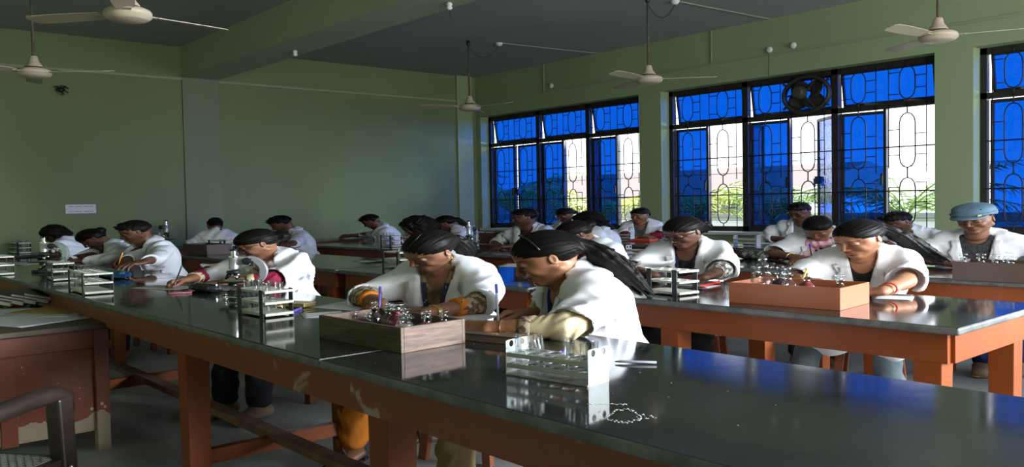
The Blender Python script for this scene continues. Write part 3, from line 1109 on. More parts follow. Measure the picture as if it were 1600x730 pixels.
def metal_rack(loc, rz, label, n=6, cell=0.037, h=0.092, group=None, tubes=()):
    r = empty('test_tube_rack', loc, rz, label, 'test tube rack', group)
    L = n * cell + 0.012
    D = 2 * cell + 0.004
    MB().box((0, 0, 0.003), (L, D + 0.006, 0.004)).build('base_plate', M_RUSTBASE, r)
    for z in (0.030, 0.058):
        mb = MB().holed_plate(n, 2, (cell, cell), cell * 0.36, 0.0015, (0, 0, z))
        mb.box((0, -D / 2 + 0.001, z - 0.005), (L - 0.004, 0.0015, 0.011)).box((0, D / 2 - 0.001, z - 0.005), (L - 0.004, 0.0015, 0.011))
        mb.build('shelf', M_ALU, r)
    for s in (-1, 1):
        # end plate with two finger holes
        mb = MB()
        Mr = Matrix.Rotation(R(90), 3, 'Y')
        mb.holed_plate(1, 2, (0.022, D / 2), 0.0085, 0.0022, (s * L / 2, 0, h - 0.013), M=Mr)
        mb.box((s * L / 2, 0, (h - 0.024) / 2), (0.0022, D, h - 0.024))
        o = mb.build('end_plate', M_ALU, r)
    for k, (i, j, ta, tb) in enumerate(tubes):
        p = Vector(((i - (n - 1) / 2) * cell, (j - 0.5) * cell, 0.007))
        q = Matrix.Rotation(rz, 3, 'Z') @ p + Vector(loc)
        yield_label = ('front' if j == 0 else 'back') + ' row, hole %s from the left' % ('first', 'second', 'third', 'fourth', 'fifth', 'sixth')[i]
        test_tube(q, 0.095, 0.0088, (ta, tb), 'test tube in the near aluminium rack, ' + yield_label, 'test tubes in the near aluminium rack')
    return r


def wood_rack(loc, rz, label, L=0.27, D=0.12, h=0.115, n=5, ntubes=0, tgroup=None, tlabel=None, seed=0):
    r = empty('test_tube_rack', loc, rz, label, 'test tube rack', 'three tier cream and black test tube racks')
    for k, z in enumerate((0.012, h * 0.52, h - 0.008)):
        mb = MB()
        if k == 0:
            mb.box((0, 0, z), (L, D, 0.011))
        else:
            mb.holed_plate(n, 2, (L / n, D / 2), D * 0.115, 0.009, (0, 0, z), seg=12)
            for s in (-1, 1):
                mb.box((0, s * D / 2, z), (L, 0.002, 0.009))
                mb.box((s * L / 2, 0, z), (0.002, D, 0.009))
        mb.build('tier', M_RACKW, r)
    for s in (-1, 1):
        for t in (-1, 1):
            mb = MB()
            mb.box((s * (L / 2 - 0.028), t * (D / 2 + 0.004), h / 2), (0.03, 0.006, h * 1.02))
            mb.build('upright', M_RACKB, r, bevel=0.002)
    rnd = random.Random(seed)
    cells = [(i, j) for i in range(n) for j in range(2)]
    rnd.shuffle(cells)
    for i, j in sorted(cells[:ntubes]):
        p = Vector(((i - (n - 1) / 2) * L / n, (j - 0.5) * D / 2, 0.018))
        q = Matrix.Rotation(rz, 3, 'Z') @ p + Vector(loc)
        test_tube(q, h * 1.08, D * 0.085, (R(rnd.uniform(-3, 3)), R(rnd.uniform(-3, 3))), tlabel + ((', ' + ('near' if j == 0 else 'far') + ' row, %s hole' % ('first', 'second', 'third', 'fourth', 'fifth')[i]) if ntubes > 1 else ''), tgroup if ntubes > 1 else None)
    return r


def bottle(loc, s=1.0, liquid=None, fill=0.6, wide=False, stopper=True, label='', group=None, kind='ball', rz=0.0, parts=True):
    o = empty('reagent_bottle', loc, rz, label, 'bottle', group)
    R_ = (0.030 if wide else 0.026) * s
    H_ = 0.062 * s
    n = (0.018 if wide else 0.011) * s
    prof = [(0.0005, 0.001), (R_ * 0.9, 0.001), (R_, 0.006 * s), (R_, H_ * 0.62), (R_ * 0.86, H_ * 0.78), (n, H_ * 0.93), (n, H_ * 1.1), (n * 1.55, H_ * 1.13), (n * 1.5, H_ * 1.18), (n * 0.85, H_ * 1.18), (n * 0.8, H_ * 0.93)]
    MB().lathe(prof, 20, caps=False).build('body', M_GLASS, o, smooth=True)
    if liquid is not None:
        f = max(0.2, fill)
        pr = [(0.0005, 0.003), (R_ * 0.93, 0.003), (R_ * 0.95, 0.008 * s)]
        top = H_ * f
        if top > H_ * 0.62:
            pr += [(R_ * 0.95, H_ * 0.61), (R_ * 0.8, H_ * 0.77), (n * 0.8, H_ * 0.92), (n * 0.8, H_ * min(f, 1.08)), (0.0005, H_ * min(f, 1.08))]
        else:
            pr += [(R_ * 0.95, top), (0.0005, top)]
        MB().lathe(pr, 20, caps=False).build('reagent', liquid, o, smooth=True, angle=R(50))
    if stopper:
        z0 = H_ * 1.02
        if kind == 'ball':
            pr = [(n * 0.7, z0), (n * 0.8, z0 + 0.014 * s), (n * 0.55, z0 + 0.017 * s)]
            mb = MB().lathe(pr, 14)
            mb.ball((0, 0, z0 + 0.025 * s), 0.0105 * s, 14)
            mb.build('stopper', M_GLASS, o, smooth=True)
        elif kind == 'disc':
            pr = [(n * 0.7, z0), (n * 0.8, z0 + 0.012 * s), (n * 0.6, z0 + 0.015 * s), (n * 1.5, z0 + 0.017 * s), (n * 1.6, z0 + 0.024 * s), (0.0005, z0 + 0.027 * s)]
            MB().lathe(pr, 16).build('stopper', M_GLASS, o, smooth=True)
        else:   # dropper stopper: flat penny head with side spout
            mb = MB().lathe([(n * 0.7, z0), (n * 0.8, z0 + 0.014 * s), (n * 0.6, z0 + 0.016 * s)], 14)
            mb.ball((0, 0, z0 + 0.026 * s), (0.011 * s, 0.011 * s, 0.009 * s), 12)
            mb.tube([(0, 0, z0 + 0.017 * s), (0.030 * s, 0, z0 + 0.017 * s)], 0.0028 * s, 6)
            mb.build('stopper', M_GLASS, o, smooth=True)
    return o


def open_box(name, loc, rz, L, D, H, m, label, cat='box', m_end=None, t=0.012, dividers=0, group=None, mdark=None):
    """box open at the top; origin at its centre on the table"""
    o = empty(name, loc, rz, label, cat, group)
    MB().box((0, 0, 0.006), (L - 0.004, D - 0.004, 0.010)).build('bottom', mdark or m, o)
    for s in (-1, 1):
        MB().box((0, s * (D / 2 - t / 2), H / 2), (L, t, H)).build('long_side', m, o, bevel=0.0015)
        MB().box((s * (L / 2 - t / 2), 0, H / 2), (t, D - 2 * t, H)).build('end_board', m_end or m, o, bevel=0.0015)
    for k in range(dividers):
        x = -L / 2 + L * (k + 1) / (dividers + 1)
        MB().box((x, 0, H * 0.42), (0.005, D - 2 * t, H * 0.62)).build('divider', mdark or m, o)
    return o


def wood_mat(name, c1, c2, rough=0.6, sc=(3, 30, 30), bump=0.001):
    return mat(name, c1, rough, var_col=c2, vscale=2.2, detail=7, vsharp=(0.3, 0.72), stretch=sc, bump=bump, bscale=3, distort=0.8)


M_OLDWOOD = wood_mat('weathered_box_wood', (0.055, 0.036, 0.022), (0.15, 0.10, 0.06))
M_OLDEND = wood_mat('worn_pinkish_box_end', (0.045, 0.024, 0.017), (0.19, 0.105, 0.068), sc=(25, 4, 25))
M_ORANGEBOX = mat('orange_brown_varnish', (0.33, 0.095, 0.032), 0.38, var=0.08, vscale=4, spec=0.4)
M_ORANGEEND = mat('orange_brown_varnish_end', (0.31, 0.090, 0.028), 0.4, var=0.06, vscale=4)
M_DARKBOX = mat('dark_brown_box_wood', (0.06, 0.033, 0.024), 0.5, var_col=(0.085, 0.05, 0.035), vscale=5, vsharp=(0.3, 0.7))
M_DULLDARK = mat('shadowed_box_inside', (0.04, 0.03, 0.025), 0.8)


def table_pt(px, py, z=TZ):
    return Pz(px, py, z)


# --- aluminium rack with test tubes on the nearest table
a, b, c = table_pt(794, 585), table_pt(922, 605), table_pt(948, 596)
ang = math.atan2(b.y - a.y, b.x - a.x)
L_ = (b - a).length
ctr = a + (b - a) / 2 + (c - b) / 2
cell = (L_ - 0.012) / 6
RK = dict(n=6, cell=cell)
metal_rack(ctr, ang, 'aluminium test tube rack with round finger holes, alone on the near black table', h=0.092,
           tubes=[(0, 0, 0.0, -0.05), (0, 1, 0.05, 0.12), (1, 1, 0.0, -0.06), (2, 0, 0.04, -0.26), (3, 1, 0, 0.0), (4, 0, 0, 0.02), (5, 0, 0.0, -0.04), (5, 1, 0.04, 0.08)], **RK)
# --- worn wooden box with reagent bottles
A_, B__, C__ = table_pt(499, 528), table_pt(627, 553), table_pt(728, 536)
ang = math.atan2(B__.y - A_.y, B__.x - A_.x)
LB = (B__ - A_).length
DB = (C__ - B__).length
u = (B__ - A_).normalized()
v = Vector((-u.y, u.x, 0))
bc = A_ + u * LB / 2 + v * DB / 2
open_box('bottle_box', bc, ang, LB, DB, 0.078, M_OLDWOOD, 'worn grey brown wooden box of reagent bottles in front of the girl with the lanyard', m_end=M_OLDEND, mdark=M_DULLDARK)
gb = 'reagent bottles in the worn wooden box'
for (fu, fv, s, liq, fill, wide, kd, lab) in (
        (0.07, 0.70, 1.02, M_DKLIQ, 1.08, False, 'ball', 'nearly black filled bottle at the left end of the worn box'),
        (0.24, 0.74, 1.0, M_BROWNLIQ, 0.45, False, 'dropper', 'clear bottle with side spout stopper and brown residue in the worn box'),
        (0.42, 0.66, 1.12, M_REDLIQ, 1.08, True, 'disc', 'large dark red filled bottle in the middle of the worn box'),
        (0.56, 0.60, 0.95, M_PALELIQ, 0.62, True, 'ball', 'clear bottle with ball stopper and white powder right of the large red one'),
        (0.72, 0.42, 0.95, M_PALELIQ, 0.5, True, 'ball', 'clear wide bottle with white powder near the right end of the worn box'),
        (0.89, 0.55, 1.0, M_REDLIQ, 0.75, False, 'disc', 'purple red bottle with disc stopper near the right end of the worn box'),
        (0.92, 0.82, 1.0, M_PALELIQ, 0.3, False, 'disc', 'clear almost empty bottle at the back right corner of the worn box'),
        (0.74, 0.80, 0.9, M_DKLIQ, 0.5, False, 'ball', 'small bottle with dark residue behind the powder bottles of the worn box'),
        (0.10, 0.30, 0.85, M_BROWNLIQ, 0.5, False, 'disc', 'low bottle in the front left corner of the worn box'),
        (0.30, 0.30, 0.85, M_DKLIQ, 0.6, False, 'disc', 'low dark bottle by the near side of the worn box')):
    p = A_ + u * (LB * fu * 0.88 + 0.045) + v * (DB * fv * 0.88 + 0.02)
    bottle((p.x, p.y, TZ + 0.012), s * 1.08, liq, fill, wide, True, lab, gb, kd, rz=R(20))
# --- orange brown box on the second row table
A_, B__, C__ = table_pt(1139, 473), table_pt(1313, 486), table_pt(1352, 472.5)
u = (B__ - A_).normalized()
LB = (B__ - A_).length
DB = min((C__ - B__).length, 0.30)
v = Vector((-u.y, u.x, 0))
bc = A_ + u * LB / 2 + v * DB / 2
ang = math.atan2(u.y, u.x)
open_box('bottle_box', bc, ang, LB, DB, 0.088, M_ORANGEBOX, 'smooth orange brown wooden box of bottles in front of the girl with the long ponytail', m_end=M_ORANGEEND, mdark=M_DULLDARK)
gb = 'reagent bottles in the orange brown box'
for (px, top, s, wide, kd, liq, lab) in (
        (1179, 437, 1.45, False, 'ball', M_PALELIQ, 'leftmost small clear bottle peeping over the orange brown box'),
        (1192, 426, 1.85, True, 'dropper', None, 'tallest clear bottle in the orange brown box, with ball stopper'),
        (1219, 433, 1.5, False, 'dropper', M_DKLIQ, 'dark filled bottle with spout stopper, third in the orange brown box'),
        (1231, 437, 1.45, False, 'dropper', M_PALELIQ, 'clear bottle with spout stopper, fourth in the orange brown box'),
        (1260, 441, 1.4, False, 'dropper', M_REDLIQ, 'red brown filled bottle with spout stopper in the orange brown box'),
        (1312, 446, 1.3, False, 'disc', None, 'clear bottle with disc stopper at the right end of the orange brown box')):
    dr = ray(px, 445)
    # where the sight line of this bottle crosses the box's long middle line
    m2 = Matrix(((dr[0], -u.x), (dr[1], -u.y)))
    sol = m2.inverted() @ Vector((bc.x + v.x * 0.02, bc.y + v.y * 0.02))
    qu = max(-LB / 2 + 0.045, min(LB / 2 - 0.045, sol[1]))
    p = bc + u * qu + v * 0.02
    bottle((p.x, p.y, TZ + 0.012), s, liq, 0.9 if liq is M_DKLIQ or liq is M_REDLIQ else 0.4, wide, True, lab, gb, kd, rz=ang)
# --- dark box of bottles in front of the boy with the cap
p0 = table_pt(1487, 437)
open_box('bottle_box', (p0.x + 0.30, p0.y + 0.13, TZ), R(2), 0.60, 0.25, 0.095, M_DARKBOX, 'dark brown wooden box of bottles in front of the boy in the blue cap', mdark=M_DULLDARK)
for k, (px, kd, lab) in enumerate(((1508, 'disc', 'leftmost clear bottle in the dark box of the boy in the blue cap'), (1532, 'disc', 'second clear bottle in the dark box of the boy in the blue cap'),
                                   (1558, 'disc', 'third clear bottle in the dark box of the boy in the blue cap'), (1570, 'ball', 'dark bottle with ball stopper in the dark box of the boy in the blue cap'),
                                   (1583, 'dropper', 'rightmost clear bottle in the dark box of the boy in the blue cap'))):
    q = PY(px, 410, p0.y + 0.13)
    bottle((min(q.x, p0.x + 0.55), p0.y + 0.10 + 0.04 * (k % 2), TZ + 0.012), 1.35, M_DKLIQ if k == 3 else None, 0.8, False, True, lab, 'reagent bottles in the dark box', kd)

# --- cream and black racks
def rack_at(a, b, label, **kw):
    pa, pb = table_pt(*a), table_pt(*b)
    ang = math.atan2(pb.y - pa.y, pb.x - pa.x)
    L = kw.get('L', (pb - pa).length)
    D = kw.get('D', 0.12)
    u = (pb - pa).normalized()
    v = Vector((-u.y, u.x, 0))
    c = pa + u * L / 2 + v * (D / 2 + 0.004)
    kw['L'] = L
    return wood_rack(c, ang, label, **kw)


rack_at((370, 490), (414, 498), 'cream and black test tube rack full of tubes, beside the near microscope', D=0.125, h=0.112, n=5, ntubes=9,
        tgroup='test tubes in the rack beside the microscope', tlabel='test tube in the rack by the near microscope', seed=3)
rack_at((107, 454), (143, 466), 'cream and black test tube rack left of the blue pouch, nearly empty', L=0.40, D=0.14, h=0.118, n=5, ntubes=1,
        tgroup='test tube', tlabel='bluish test tube in the rack left of the blue pouch', seed=5)
rack_at((72, 436), (84, 441), 'cream and black test tube rack just behind the far left microscope', L=0.30, D=0.12, h=0.12, n=5, ntubes=1, tgroup='test tube', tlabel='test tube standing in the rack behind the far left microscope', seed=6)
rack_at((-22, 428), (-8, 432), 'cream and black test tube rack cut by the left edge of the photo', L=0.34, D=0.12, h=0.14, n=5)
rack_at((1008, 458), (1036, 461), 'cream and black test tube rack in front of the girl with the bead necklace', L=0.22, D=0.13, h=0.12, n=4)
rack_at((325, 393), (347, 394), 'pale test tube rack on the second row behind the girl with the microscope', L=0.36, D=0.12, h=0.12, n=5)
rack_at((596, 418), (616, 420), 'test tube rack half hidden behind the left sleeve of the girl with the lanyard', L=0.26, D=0.12, h=0.12, n=4, ntubes=1, tgroup='test tube', tlabel='blue tinted tube leaning in the rack behind the girl with the lanyard', seed=9)
rack_at((594, 385), (606, 386), 'test tube rack with tubes on the left end of the third row table', L=0.30, D=0.12, h=0.12, n=5, ntubes=5, tgroup='test tubes on the third row left end', tlabel='test tube on the third row left end', seed=11)
rack_at((733, 378), (750, 379), 'test tube rack far back on the fourth row, below the corner of the room', L=0.40, D=0.12, h=0.12, n=5)
rack_at((10, 396), (28, 397), 'test tube rack with clear tubes on the wall counter at far left', L=0.34, D=0.12, h=0.12, n=5, ntubes=6, tgroup='test tubes on the wall counter', tlabel='test tube in the wall counter rack', seed=12)



def plain_metal_rack(px, py, rz, label):
    p = table_pt(px, py)
    r = empty('test_tube_rack', p, rz, label, 'test tube rack', 'small aluminium racks at the back')
    n, cell, h = 6, 0.037, 0.10
    L, D = n * cell + 0.012, 2 * cell
    MB().box((0, 0, 0.003), (L, D, 0.004)).build('base_plate', M_ALU, r)
    for z in (0.035, 0.068):
        mb = MB().holed_plate(n, 2, (cell, cell), cell * 0.36, 0.002, (0, 0, z), seg=10)
        mb.box((0, -D / 2, z - 0.006), (L, 0.002, 0.013))
        mb.build('shelf', M_ALU, r)
    for s in (-1, 1):
        MB().holed_plate(1, 2, (0.03, D / 2), 0.009, 0.003, (s * L / 2, 0, h - 0.014), M=Matrix.Rotation(R(90), 3, 'Y')).box((s * L / 2, 0, (h - 0.028) / 2), (0.003, D, h - 0.028)).build('end_plate', M_ALU, r)
    return r


plain_metal_rack(1002, 404, R(4), 'aluminium rack on the third row table, left of the bead necklace girl')
plain_metal_rack(1167, 385, R(4), 'small aluminium rack on the fourth row table below the second barred window')
plain_metal_rack(975, 376, R(4), 'small aluminium rack on the fourth row table beside the seated lady')

# --- microscopes
def microscope(loc, rz, label, s=1.0):
    """faces +x (tube side); the curved arm bulges towards -x"""
    o = empty('microscope', loc, rz, label, 'microscope', 'student microscopes')
    MB().prism([(-0.09, -0.045), (0.02, -0.075), (0.07, -0.06), (0.03, -0.025), (0.03, 0.025), (0.07, 0.06), (0.02, 0.075), (-0.09, 0.045)], 0.022, Matrix.Translation((0, 0, 0.011))).build('base', M_SCOPEBLK, o, bevel=0.005)
    MB().box((-0.055, 0, 0.05), (0.035, 0.035, 0.07)).build('pillar', M_SCOPEBLK, o, bevel=0.006)
    # curved arm
    mb = MB()
    pts_o, pts_i = [], []
    for k in range(15):
        a = R(-62 + 150 * k / 14)
        pts_o.append((-0.028 - 0.082 * math.cos(a), 0.142 + 0.092 * math.sin(a)))
        wi = 0.052 if 3 < k < 12 else 0.060
        pts_i.append((-0.024 - wi * math.cos(a), 0.140 + (wi + 0.008) * math.sin(a)))
    poly = pts_o + pts_i[::-1]
    mb.prism(poly, 0.026, Matrix.Rotation(R(90), 4, 'X'))
    mb.build('arm', M_SILVER, o, bevel=0.004)
    mb = MB().box((-0.012, 0, 0.205), (0.055, 0.028, 0.05))
    mb.build('tube_holder', M_SILVER, o, bevel=0.005)
    mb = MB().lathe([(0.017, 0.155), (0.021, 0.158), (0.021, 0.232), (0.018, 0.236)], 20, c=(0.028, 0, 0))
    mb.build('body_tube', M_SILVER, o, smooth=True, angle=R(40))
    mb = MB().lathe([(0.0235, 0.228), (0.0235, 0.236)], 20, c=(0.028, 0, 0)).lathe([(0.0125, 0.236), (0.0125, 0.268)], 18, c=(0.028, 0, 0))
    mb.build('eyepiece_tube', M_CHROME, o, smooth=True, angle=R(40))
    MB().lathe([(0.016, 0.266), (0.017, 0.275), (0.010, 0.277), (0.006, 0.272)], 18, c=(0.028, 0, 0)).build('eyepiece', M_SCOPEBLK, o, smooth=True, angle=R(40))
    mb = MB().lathe([(0.013, 0.150), (0.030, 0.146), (0.032, 0.136), (0.018, 0.130)], 20, c=(0.030, 0, 0))
    mb.build('nosepiece', M_SCOPEBLK, o, smooth=True, angle=R(40))
    for a in (0, 2.1, 4.2):
        d = Vector((0.03 + 0.016 * math.cos(a), 0.016 * math.sin(a), 0.132))
        e = d + Vector((0.018 * math.cos(a), 0.018 * math.sin(a), -0.032 if a else -0.035))
        MB().tube([d, d.lerp(e, 0.6), e], [0.010, 0.009, 0.005], 12).build('objective', M_CHROME if a else M_SCOPEBLK, o, smooth=True)
    for y in (-1, 1):
        MB().lathe([(0.006, 0.012), (0.006, 0.022), (0.020, 0.024), (0.021, 0.036), (0.016, 0.038)], 20, M=Matrix.Rotation(R(-90 * y), 3, 'X'), c=(-0.030, 0, 0.205)).build('coarse_knob', M_SCOPEBLK, o, smooth=True, angle=R(40))
        MB().lathe([(0.004, 0.012), (0.004, 0.020), (0.011, 0.021), (0.011, 0.030)], 16, M=Matrix.Rotation(R(-90 * y), 3, 'X'), c=(-0.040, 0, 0.165)).build('fine_knob', M_CHROME, o, smooth=True, angle=R(40))
    MB().box((0.035, 0, 0.082), (0.11, 0.105, 0.008)).build('stage', M_SCOPEBLK, o, bevel=0.003)
    mb = MB()
    for y in (-1, 1):
        mb.bar((-0.01, y * 0.035, 0.09), (0.06, y * 0.02, 0.09), 0.007, 0.002)
    mb.build('stage_clip', M_CHROME, o)
    mb = MB().lathe([(0.020, 0.055), (0.022, 0.060), (0.016, 0.078)], 16, c=(0.035, 0, 0))
    mb.build('condenser', M_SCOPEBLK, o, smooth=True)
    mb = MB()
    mb.lathe([(0.026, -0.003), (0.026, 0.003)], 20, M=Matrix.Rotation(R(40), 3, 'Y'), c=(0.04, 0, 0.036))
    mb.build('mirror', M_CHROME, o)
    o.scale = s if isinstance(s, tuple) else (s, s, s)
    return o


left_dir = math.atan2(-0.752, -0.658)
microscope(table_pt(378, 461), left_dir + R(8), 'silver and black microscope standing in front of the girl writing with a maroon cuff', (1.22, 1.22, 0.86))
microscope(table_pt(78, 425), left_dir + R(0), 'silver and black microscope at the far left end of the nearest table', (1.35, 1.35, 0.95))
microscope(table_pt(736, 394), left_dir + R(60), 'small distant microscope on the third row table, left of the writing boy', 1.05)
microscope((XB + 0.36, PXp(258, 385, XB + 0.36).y, TZ), left_dir + R(150), 'dark distant microscope behind the boy at left, near the back wall', 1.15)

# --- papers, pens and other things on the tables
sheet('answer_sheet', table_pt(262, 450) + Vector((0, 0, 0.001)), R(20), 0.40, 0.19, M_PAPER, 'white paper under the hand of the girl with the maroon cuff', curl=0.004, seed=11)
sheet('answer_sheet', table_pt(140, 429), R(20), 0.30, 0.22, M_PAPER, 'white paper between the boy at left and the nearly empty rack', seed=12)
sheet('answer_sheet', table_pt(30, 412), R(15), 0.62, 0.2, M_PAPER, 'white paper lying alone at the far left end of the nearest table', seed=13)
sheet('answer_sheet', table_pt(115, 414), R(15), 0.5, 0.16, M_PAPER, 'paper under the arm of the bent girl with a pink hair tie', seed=14)
sheet('answer_sheet', table_pt(556, 479) + Vector((0, 0, 0.0005)), R(12), 0.36, 0.25, M_PAPER, 'white answer sheet under the hands of the girl with the lanyard', curl=0.006, seed=15)
sheet('answer_sheet', table_pt(505, 492), R(-20), 0.16, 0.17, M_PAPER, 'corner of a white paper behind the worn wooden box', seed=16)
sheet('answer_sheet', table_pt(712, 497) + Vector((0, 0, 0.001)), R(20), 0.30, 0.21, M_PAPER, 'white paper under the hands of the front girl with a nose ring', seed=17)
sheet('answer_sheet', table_pt(822, 428) + Vector((0, 0, 0.05)), R(15), 0.30, 0.20, M_PAPER, 'lifted white paper held on the second row table behind the front girl', curl=0.06, seed=18)
sheet('answer_sheet', table_pt(1010, 432) + Vector((0, 0, 0.045)), R(-25), 0.28, 0.22, M_PAPER, 'curled white paper standing beside the girl with the bead necklace', curl=0.08, seed=19)
sheet('answer_sheet', table_pt(1085, 447), R(10), 0.22, 0.15, M_PAPER, 'white slip of paper on the pouch before the girl with the bead necklace', seed=20)
sheet('answer_sheet', table_pt(1235, 405) + Vector((0, 0, 0.001)), R(8), 0.62, 0.22, M_PAPER, 'white paper in front of the girl with the pink scarf', seed=21)
sheet('answer_sheet', table_pt(748, 381) + Vector((0, 0, 0.001)), R(8), 0.45, 0.25, M_PAPER, 'paper under the hand of the boy writing on the third row', seed=22)
sheet('answer_sheet', table_pt(1205, 381) + Vector((0, 0, 0.001)), R(8), 0.4, 0.2, M_PAPER, 'white paper before the boy with glasses on the fourth row', seed=23)
sheet('answer_sheet', table_pt(580, 409), R(10), 0.3, 0.14, M_PAPER, 'loose paper on the bare second row table near the joint', curl=0.02, seed=24)
sheet('answer_sheet', table_pt(735, 358, 0.78) if False else table_pt(1395, 466) + Vector((0, 0, 0.001)), R(20), 0.16, 0.14, M_PAPER, 'small paper under the bangled hand of the ponytail girl', seed=25)
M_INKBLUE = mat('blue_pen_plastic', (0.02, 0.03, 0.45), 0.3)
M_PURPLE = mat('violet_pen_cap', (0.16, 0.12, 0.50), 0.35)
M_ORANGEP = mat('orange_pen', (0.85, 0.33, 0.05), 0.4)
M_REDP = mat('red_pen_cap', (0.75, 0.04, 0.02), 0.35)
M_YELLOWP = mat('yellow_pencil', (0.85, 0.50, 0.04), 0.4)
M_PINKP = mat('pink_pen', (0.65, 0.25, 0.35), 0.4)
M_BLKP = mat('black_pen', (0.01, 0.01, 0.012), 0.3)
M_CLEARP = mat('clear_pen_barrel', (0.50, 0.55, 0.62), 0.25)


def pen(tip, tail, mbody, mcap, label, r=0.0042, cap=0.25):
    tip, tail = Vector(tip), Vector(tail)
    L = (tail - tip).length
    o = empty('pen', tip, 0, label, 'pen')
    d = (tail - tip) / L
    q = Vector((0, 0, 1)).rotation_difference(d)
    o.rotation_euler = q.to_euler()
    MB().lathe([(0.0006, 0), (r * 0.5, 0.006), (r, 0.016), (r, L * (1 - cap)), (r * 0.9, L * (1 - cap))], 10).build('barrel', mbody, o, smooth=True)
    MB().lathe([(r * 1.12, L * (1 - cap)), (r * 1.15, L - 0.003), (r * 0.5, L)], 10).bar((r * 1.3, 0, L * (1 - cap)), (r * 1.3, 0, L - 0.004), 0.0025, 0.0015).build('cap', mcap, o, smooth=False)
    return o


def pen_px(a, za, b, zb, *args, **kw):
    return pen(Pz(a[0], a[1], za), Pz(b[0], b[1], zb), *args, **kw)


pen_px((1092, 448), TZ + 0.006, (1124, 441), TZ + 0.010, M_REDP, M_REDP, 'red pen lying before the girl with the bead necklace', r=0.007)
pen_px((262, 459), TZ + 0.005, (300, 457), TZ + 0.005, M_PINKP, M_PINKP, 'pink pen lying beside the black pencil pouch')
pen_px((457, 487), TZ + 0.005, (470, 482), TZ + 0.005, M_PURPLE, M_PURPLE, 'short violet pen cap lying right of the cream and black rack', r=0.006)
pen_px((433, 479), TZ + 0.018, (441, 478), TZ + 0.018, M_ORANGEP, M_ORANGEP, 'orange pen tip behind the cream and black rack', r=0.005)
# black zipped pencil pouch
M_POUCH = mat('black_pouch_cloth', (0.018, 0.018, 0.022), 0.6, bump=0.002, bscale=60, var_col=(0.10, 0.10, 0.12), vscale=60, vsharp=(0.55, 0.62))
M_BLUEPOUCH = mat('blue_patterned_pouch', (0.01, 0.06, 0.22), 0.4, var_col=(0.10, 0.28, 0.40), vscale=45, vsharp=(0.5, 0.6))


def pouch(px, py, rz, L, D, H, m, label, trim=None):
    p = table_pt(px, py)
    o = empty('pencil_pouch', p, rz, label, 'pouch')
    mb = MB()
    n = 14
    rings = []
    for i in range(n + 1):
        t = i / n * 2 - 1
        k = (1 - abs(t) ** 4) ** 0.4 * 0.95 + 0.05
        ring = []
        for j in range(14):
            a = 2 * PI * j / 14
            ring.append(mb.bm.verts.new((t * L / 2, math.cos(a) * D / 2 * k, H / 2 + math.sin(a) * H / 2 * k * (1 + 0.08 * math.sin(9 * t + 3 * a)))))
        rings.append(ring)
    for a, b in zip(rings[:-1], rings[1:]):
        for j in range(14):
            mb.bm.faces.new((a[j], a[(j + 1) % 14], b[(j + 1) % 14], b[j]))
    mb.bm.faces.new(rings[0][::-1])
    mb.bm.faces.new(rings[-1])
    mb.build('pouch_body', m, o, smooth=True)
    MB().tube([(-L * 0.45, 0, H * 0.97), (0, 0, H * 1.03), (L * 0.45, 0, H * 0.97)], 0.004, 6).build('zip', trim or M_CHROME, o)
    return o


pouch(322, 455, R(5), 0.27, 0.12, 0.04, M_POUCH, 'black patterned pencil pouch lying before the girl with the maroon cuff')
pouch(176, 434, R(5), 0.42, 0.16, 0.05, M_BLUEPOUCH, 'blue patterned pouch with green piping before the boy at left', mat('green_piping', (0.15, 0.40, 0.12), 0.5))
pouch(1068, 451, R(12), 0.24, 0.10, 0.012, M_POUCH, 'flat black pouch under the slip of paper on the second row table')
pouch(1180, 405, R(5), 0.28, 0.14, 0.06, mat('striped_grey_pouch', (0.03, 0.03, 0.03), 0.5, var_col=(0.22, 0.24, 0.20), vscale=30, vsharp=(0.5, 0.55)), 'dark striped pouch on the third row table behind the girl with the bead necklace')
# ring shaped clip (slide holder) at the rack, yellow tin lid, glass dish
p = table_pt(456, 479)
tin = empty('flat_tin', (p.x, p.y, TZ), R(25), 'flat yellowish tin lying right of the cream and black rack', 'tin')
MB().box((0, 0, 0.008), (0.20, 0.085, 0.014)).build('tin_body', mat('yellow_tin', (0.42, 0.33, 0.10), 0.35, 0.3), tin, bevel=0.006, bseg=3)
MB().box((0, 0, 0.018), (0.205, 0.09, 0.006)).build('lid', mat('yellow_tin_lid', (0.55, 0.47, 0.22), 0.35, 0.3), tin, bevel=0.003)
p = table_pt(352, 468)
o = MB().lathe([(0.0005, 0.0), (0.014, 0.0), (0.016, 0.004), (0.012, 0.006), (0.011, 0.022), (0.016, 0.026), (0.0005, 0.028)], 16).tube([(0, 0, 0.012), (0.07, 0.035, 0.012)], 0.005, 8).build('metal_clamp', M_CHROME, smooth=True, loc=(p.x, p.y, TZ), rz=R(-10))
tag(o, 'small chrome clamp lying on the table left of the rack beside the microscope', 'clamp')
# mobile phone / dark thing under the lanyard girl's wrist
p = table_pt(655, 485)
ph = empty('mobile_phone', (p.x, p.y, TZ), R(30), 'pale mobile phone lying under the wrist of the girl with the lanyard', 'phone')
MB().box((0, 0, 0.006), (0.15, 0.07, 0.010)).build('case', mat('pale_phone_case', (0.5, 0.5, 0.46), 0.4), ph, bevel=0.004)
MB().box((0, 0, 0.0118), (0.135, 0.06, 0.0012)).build('screen', M_SCOPEBLK, ph)
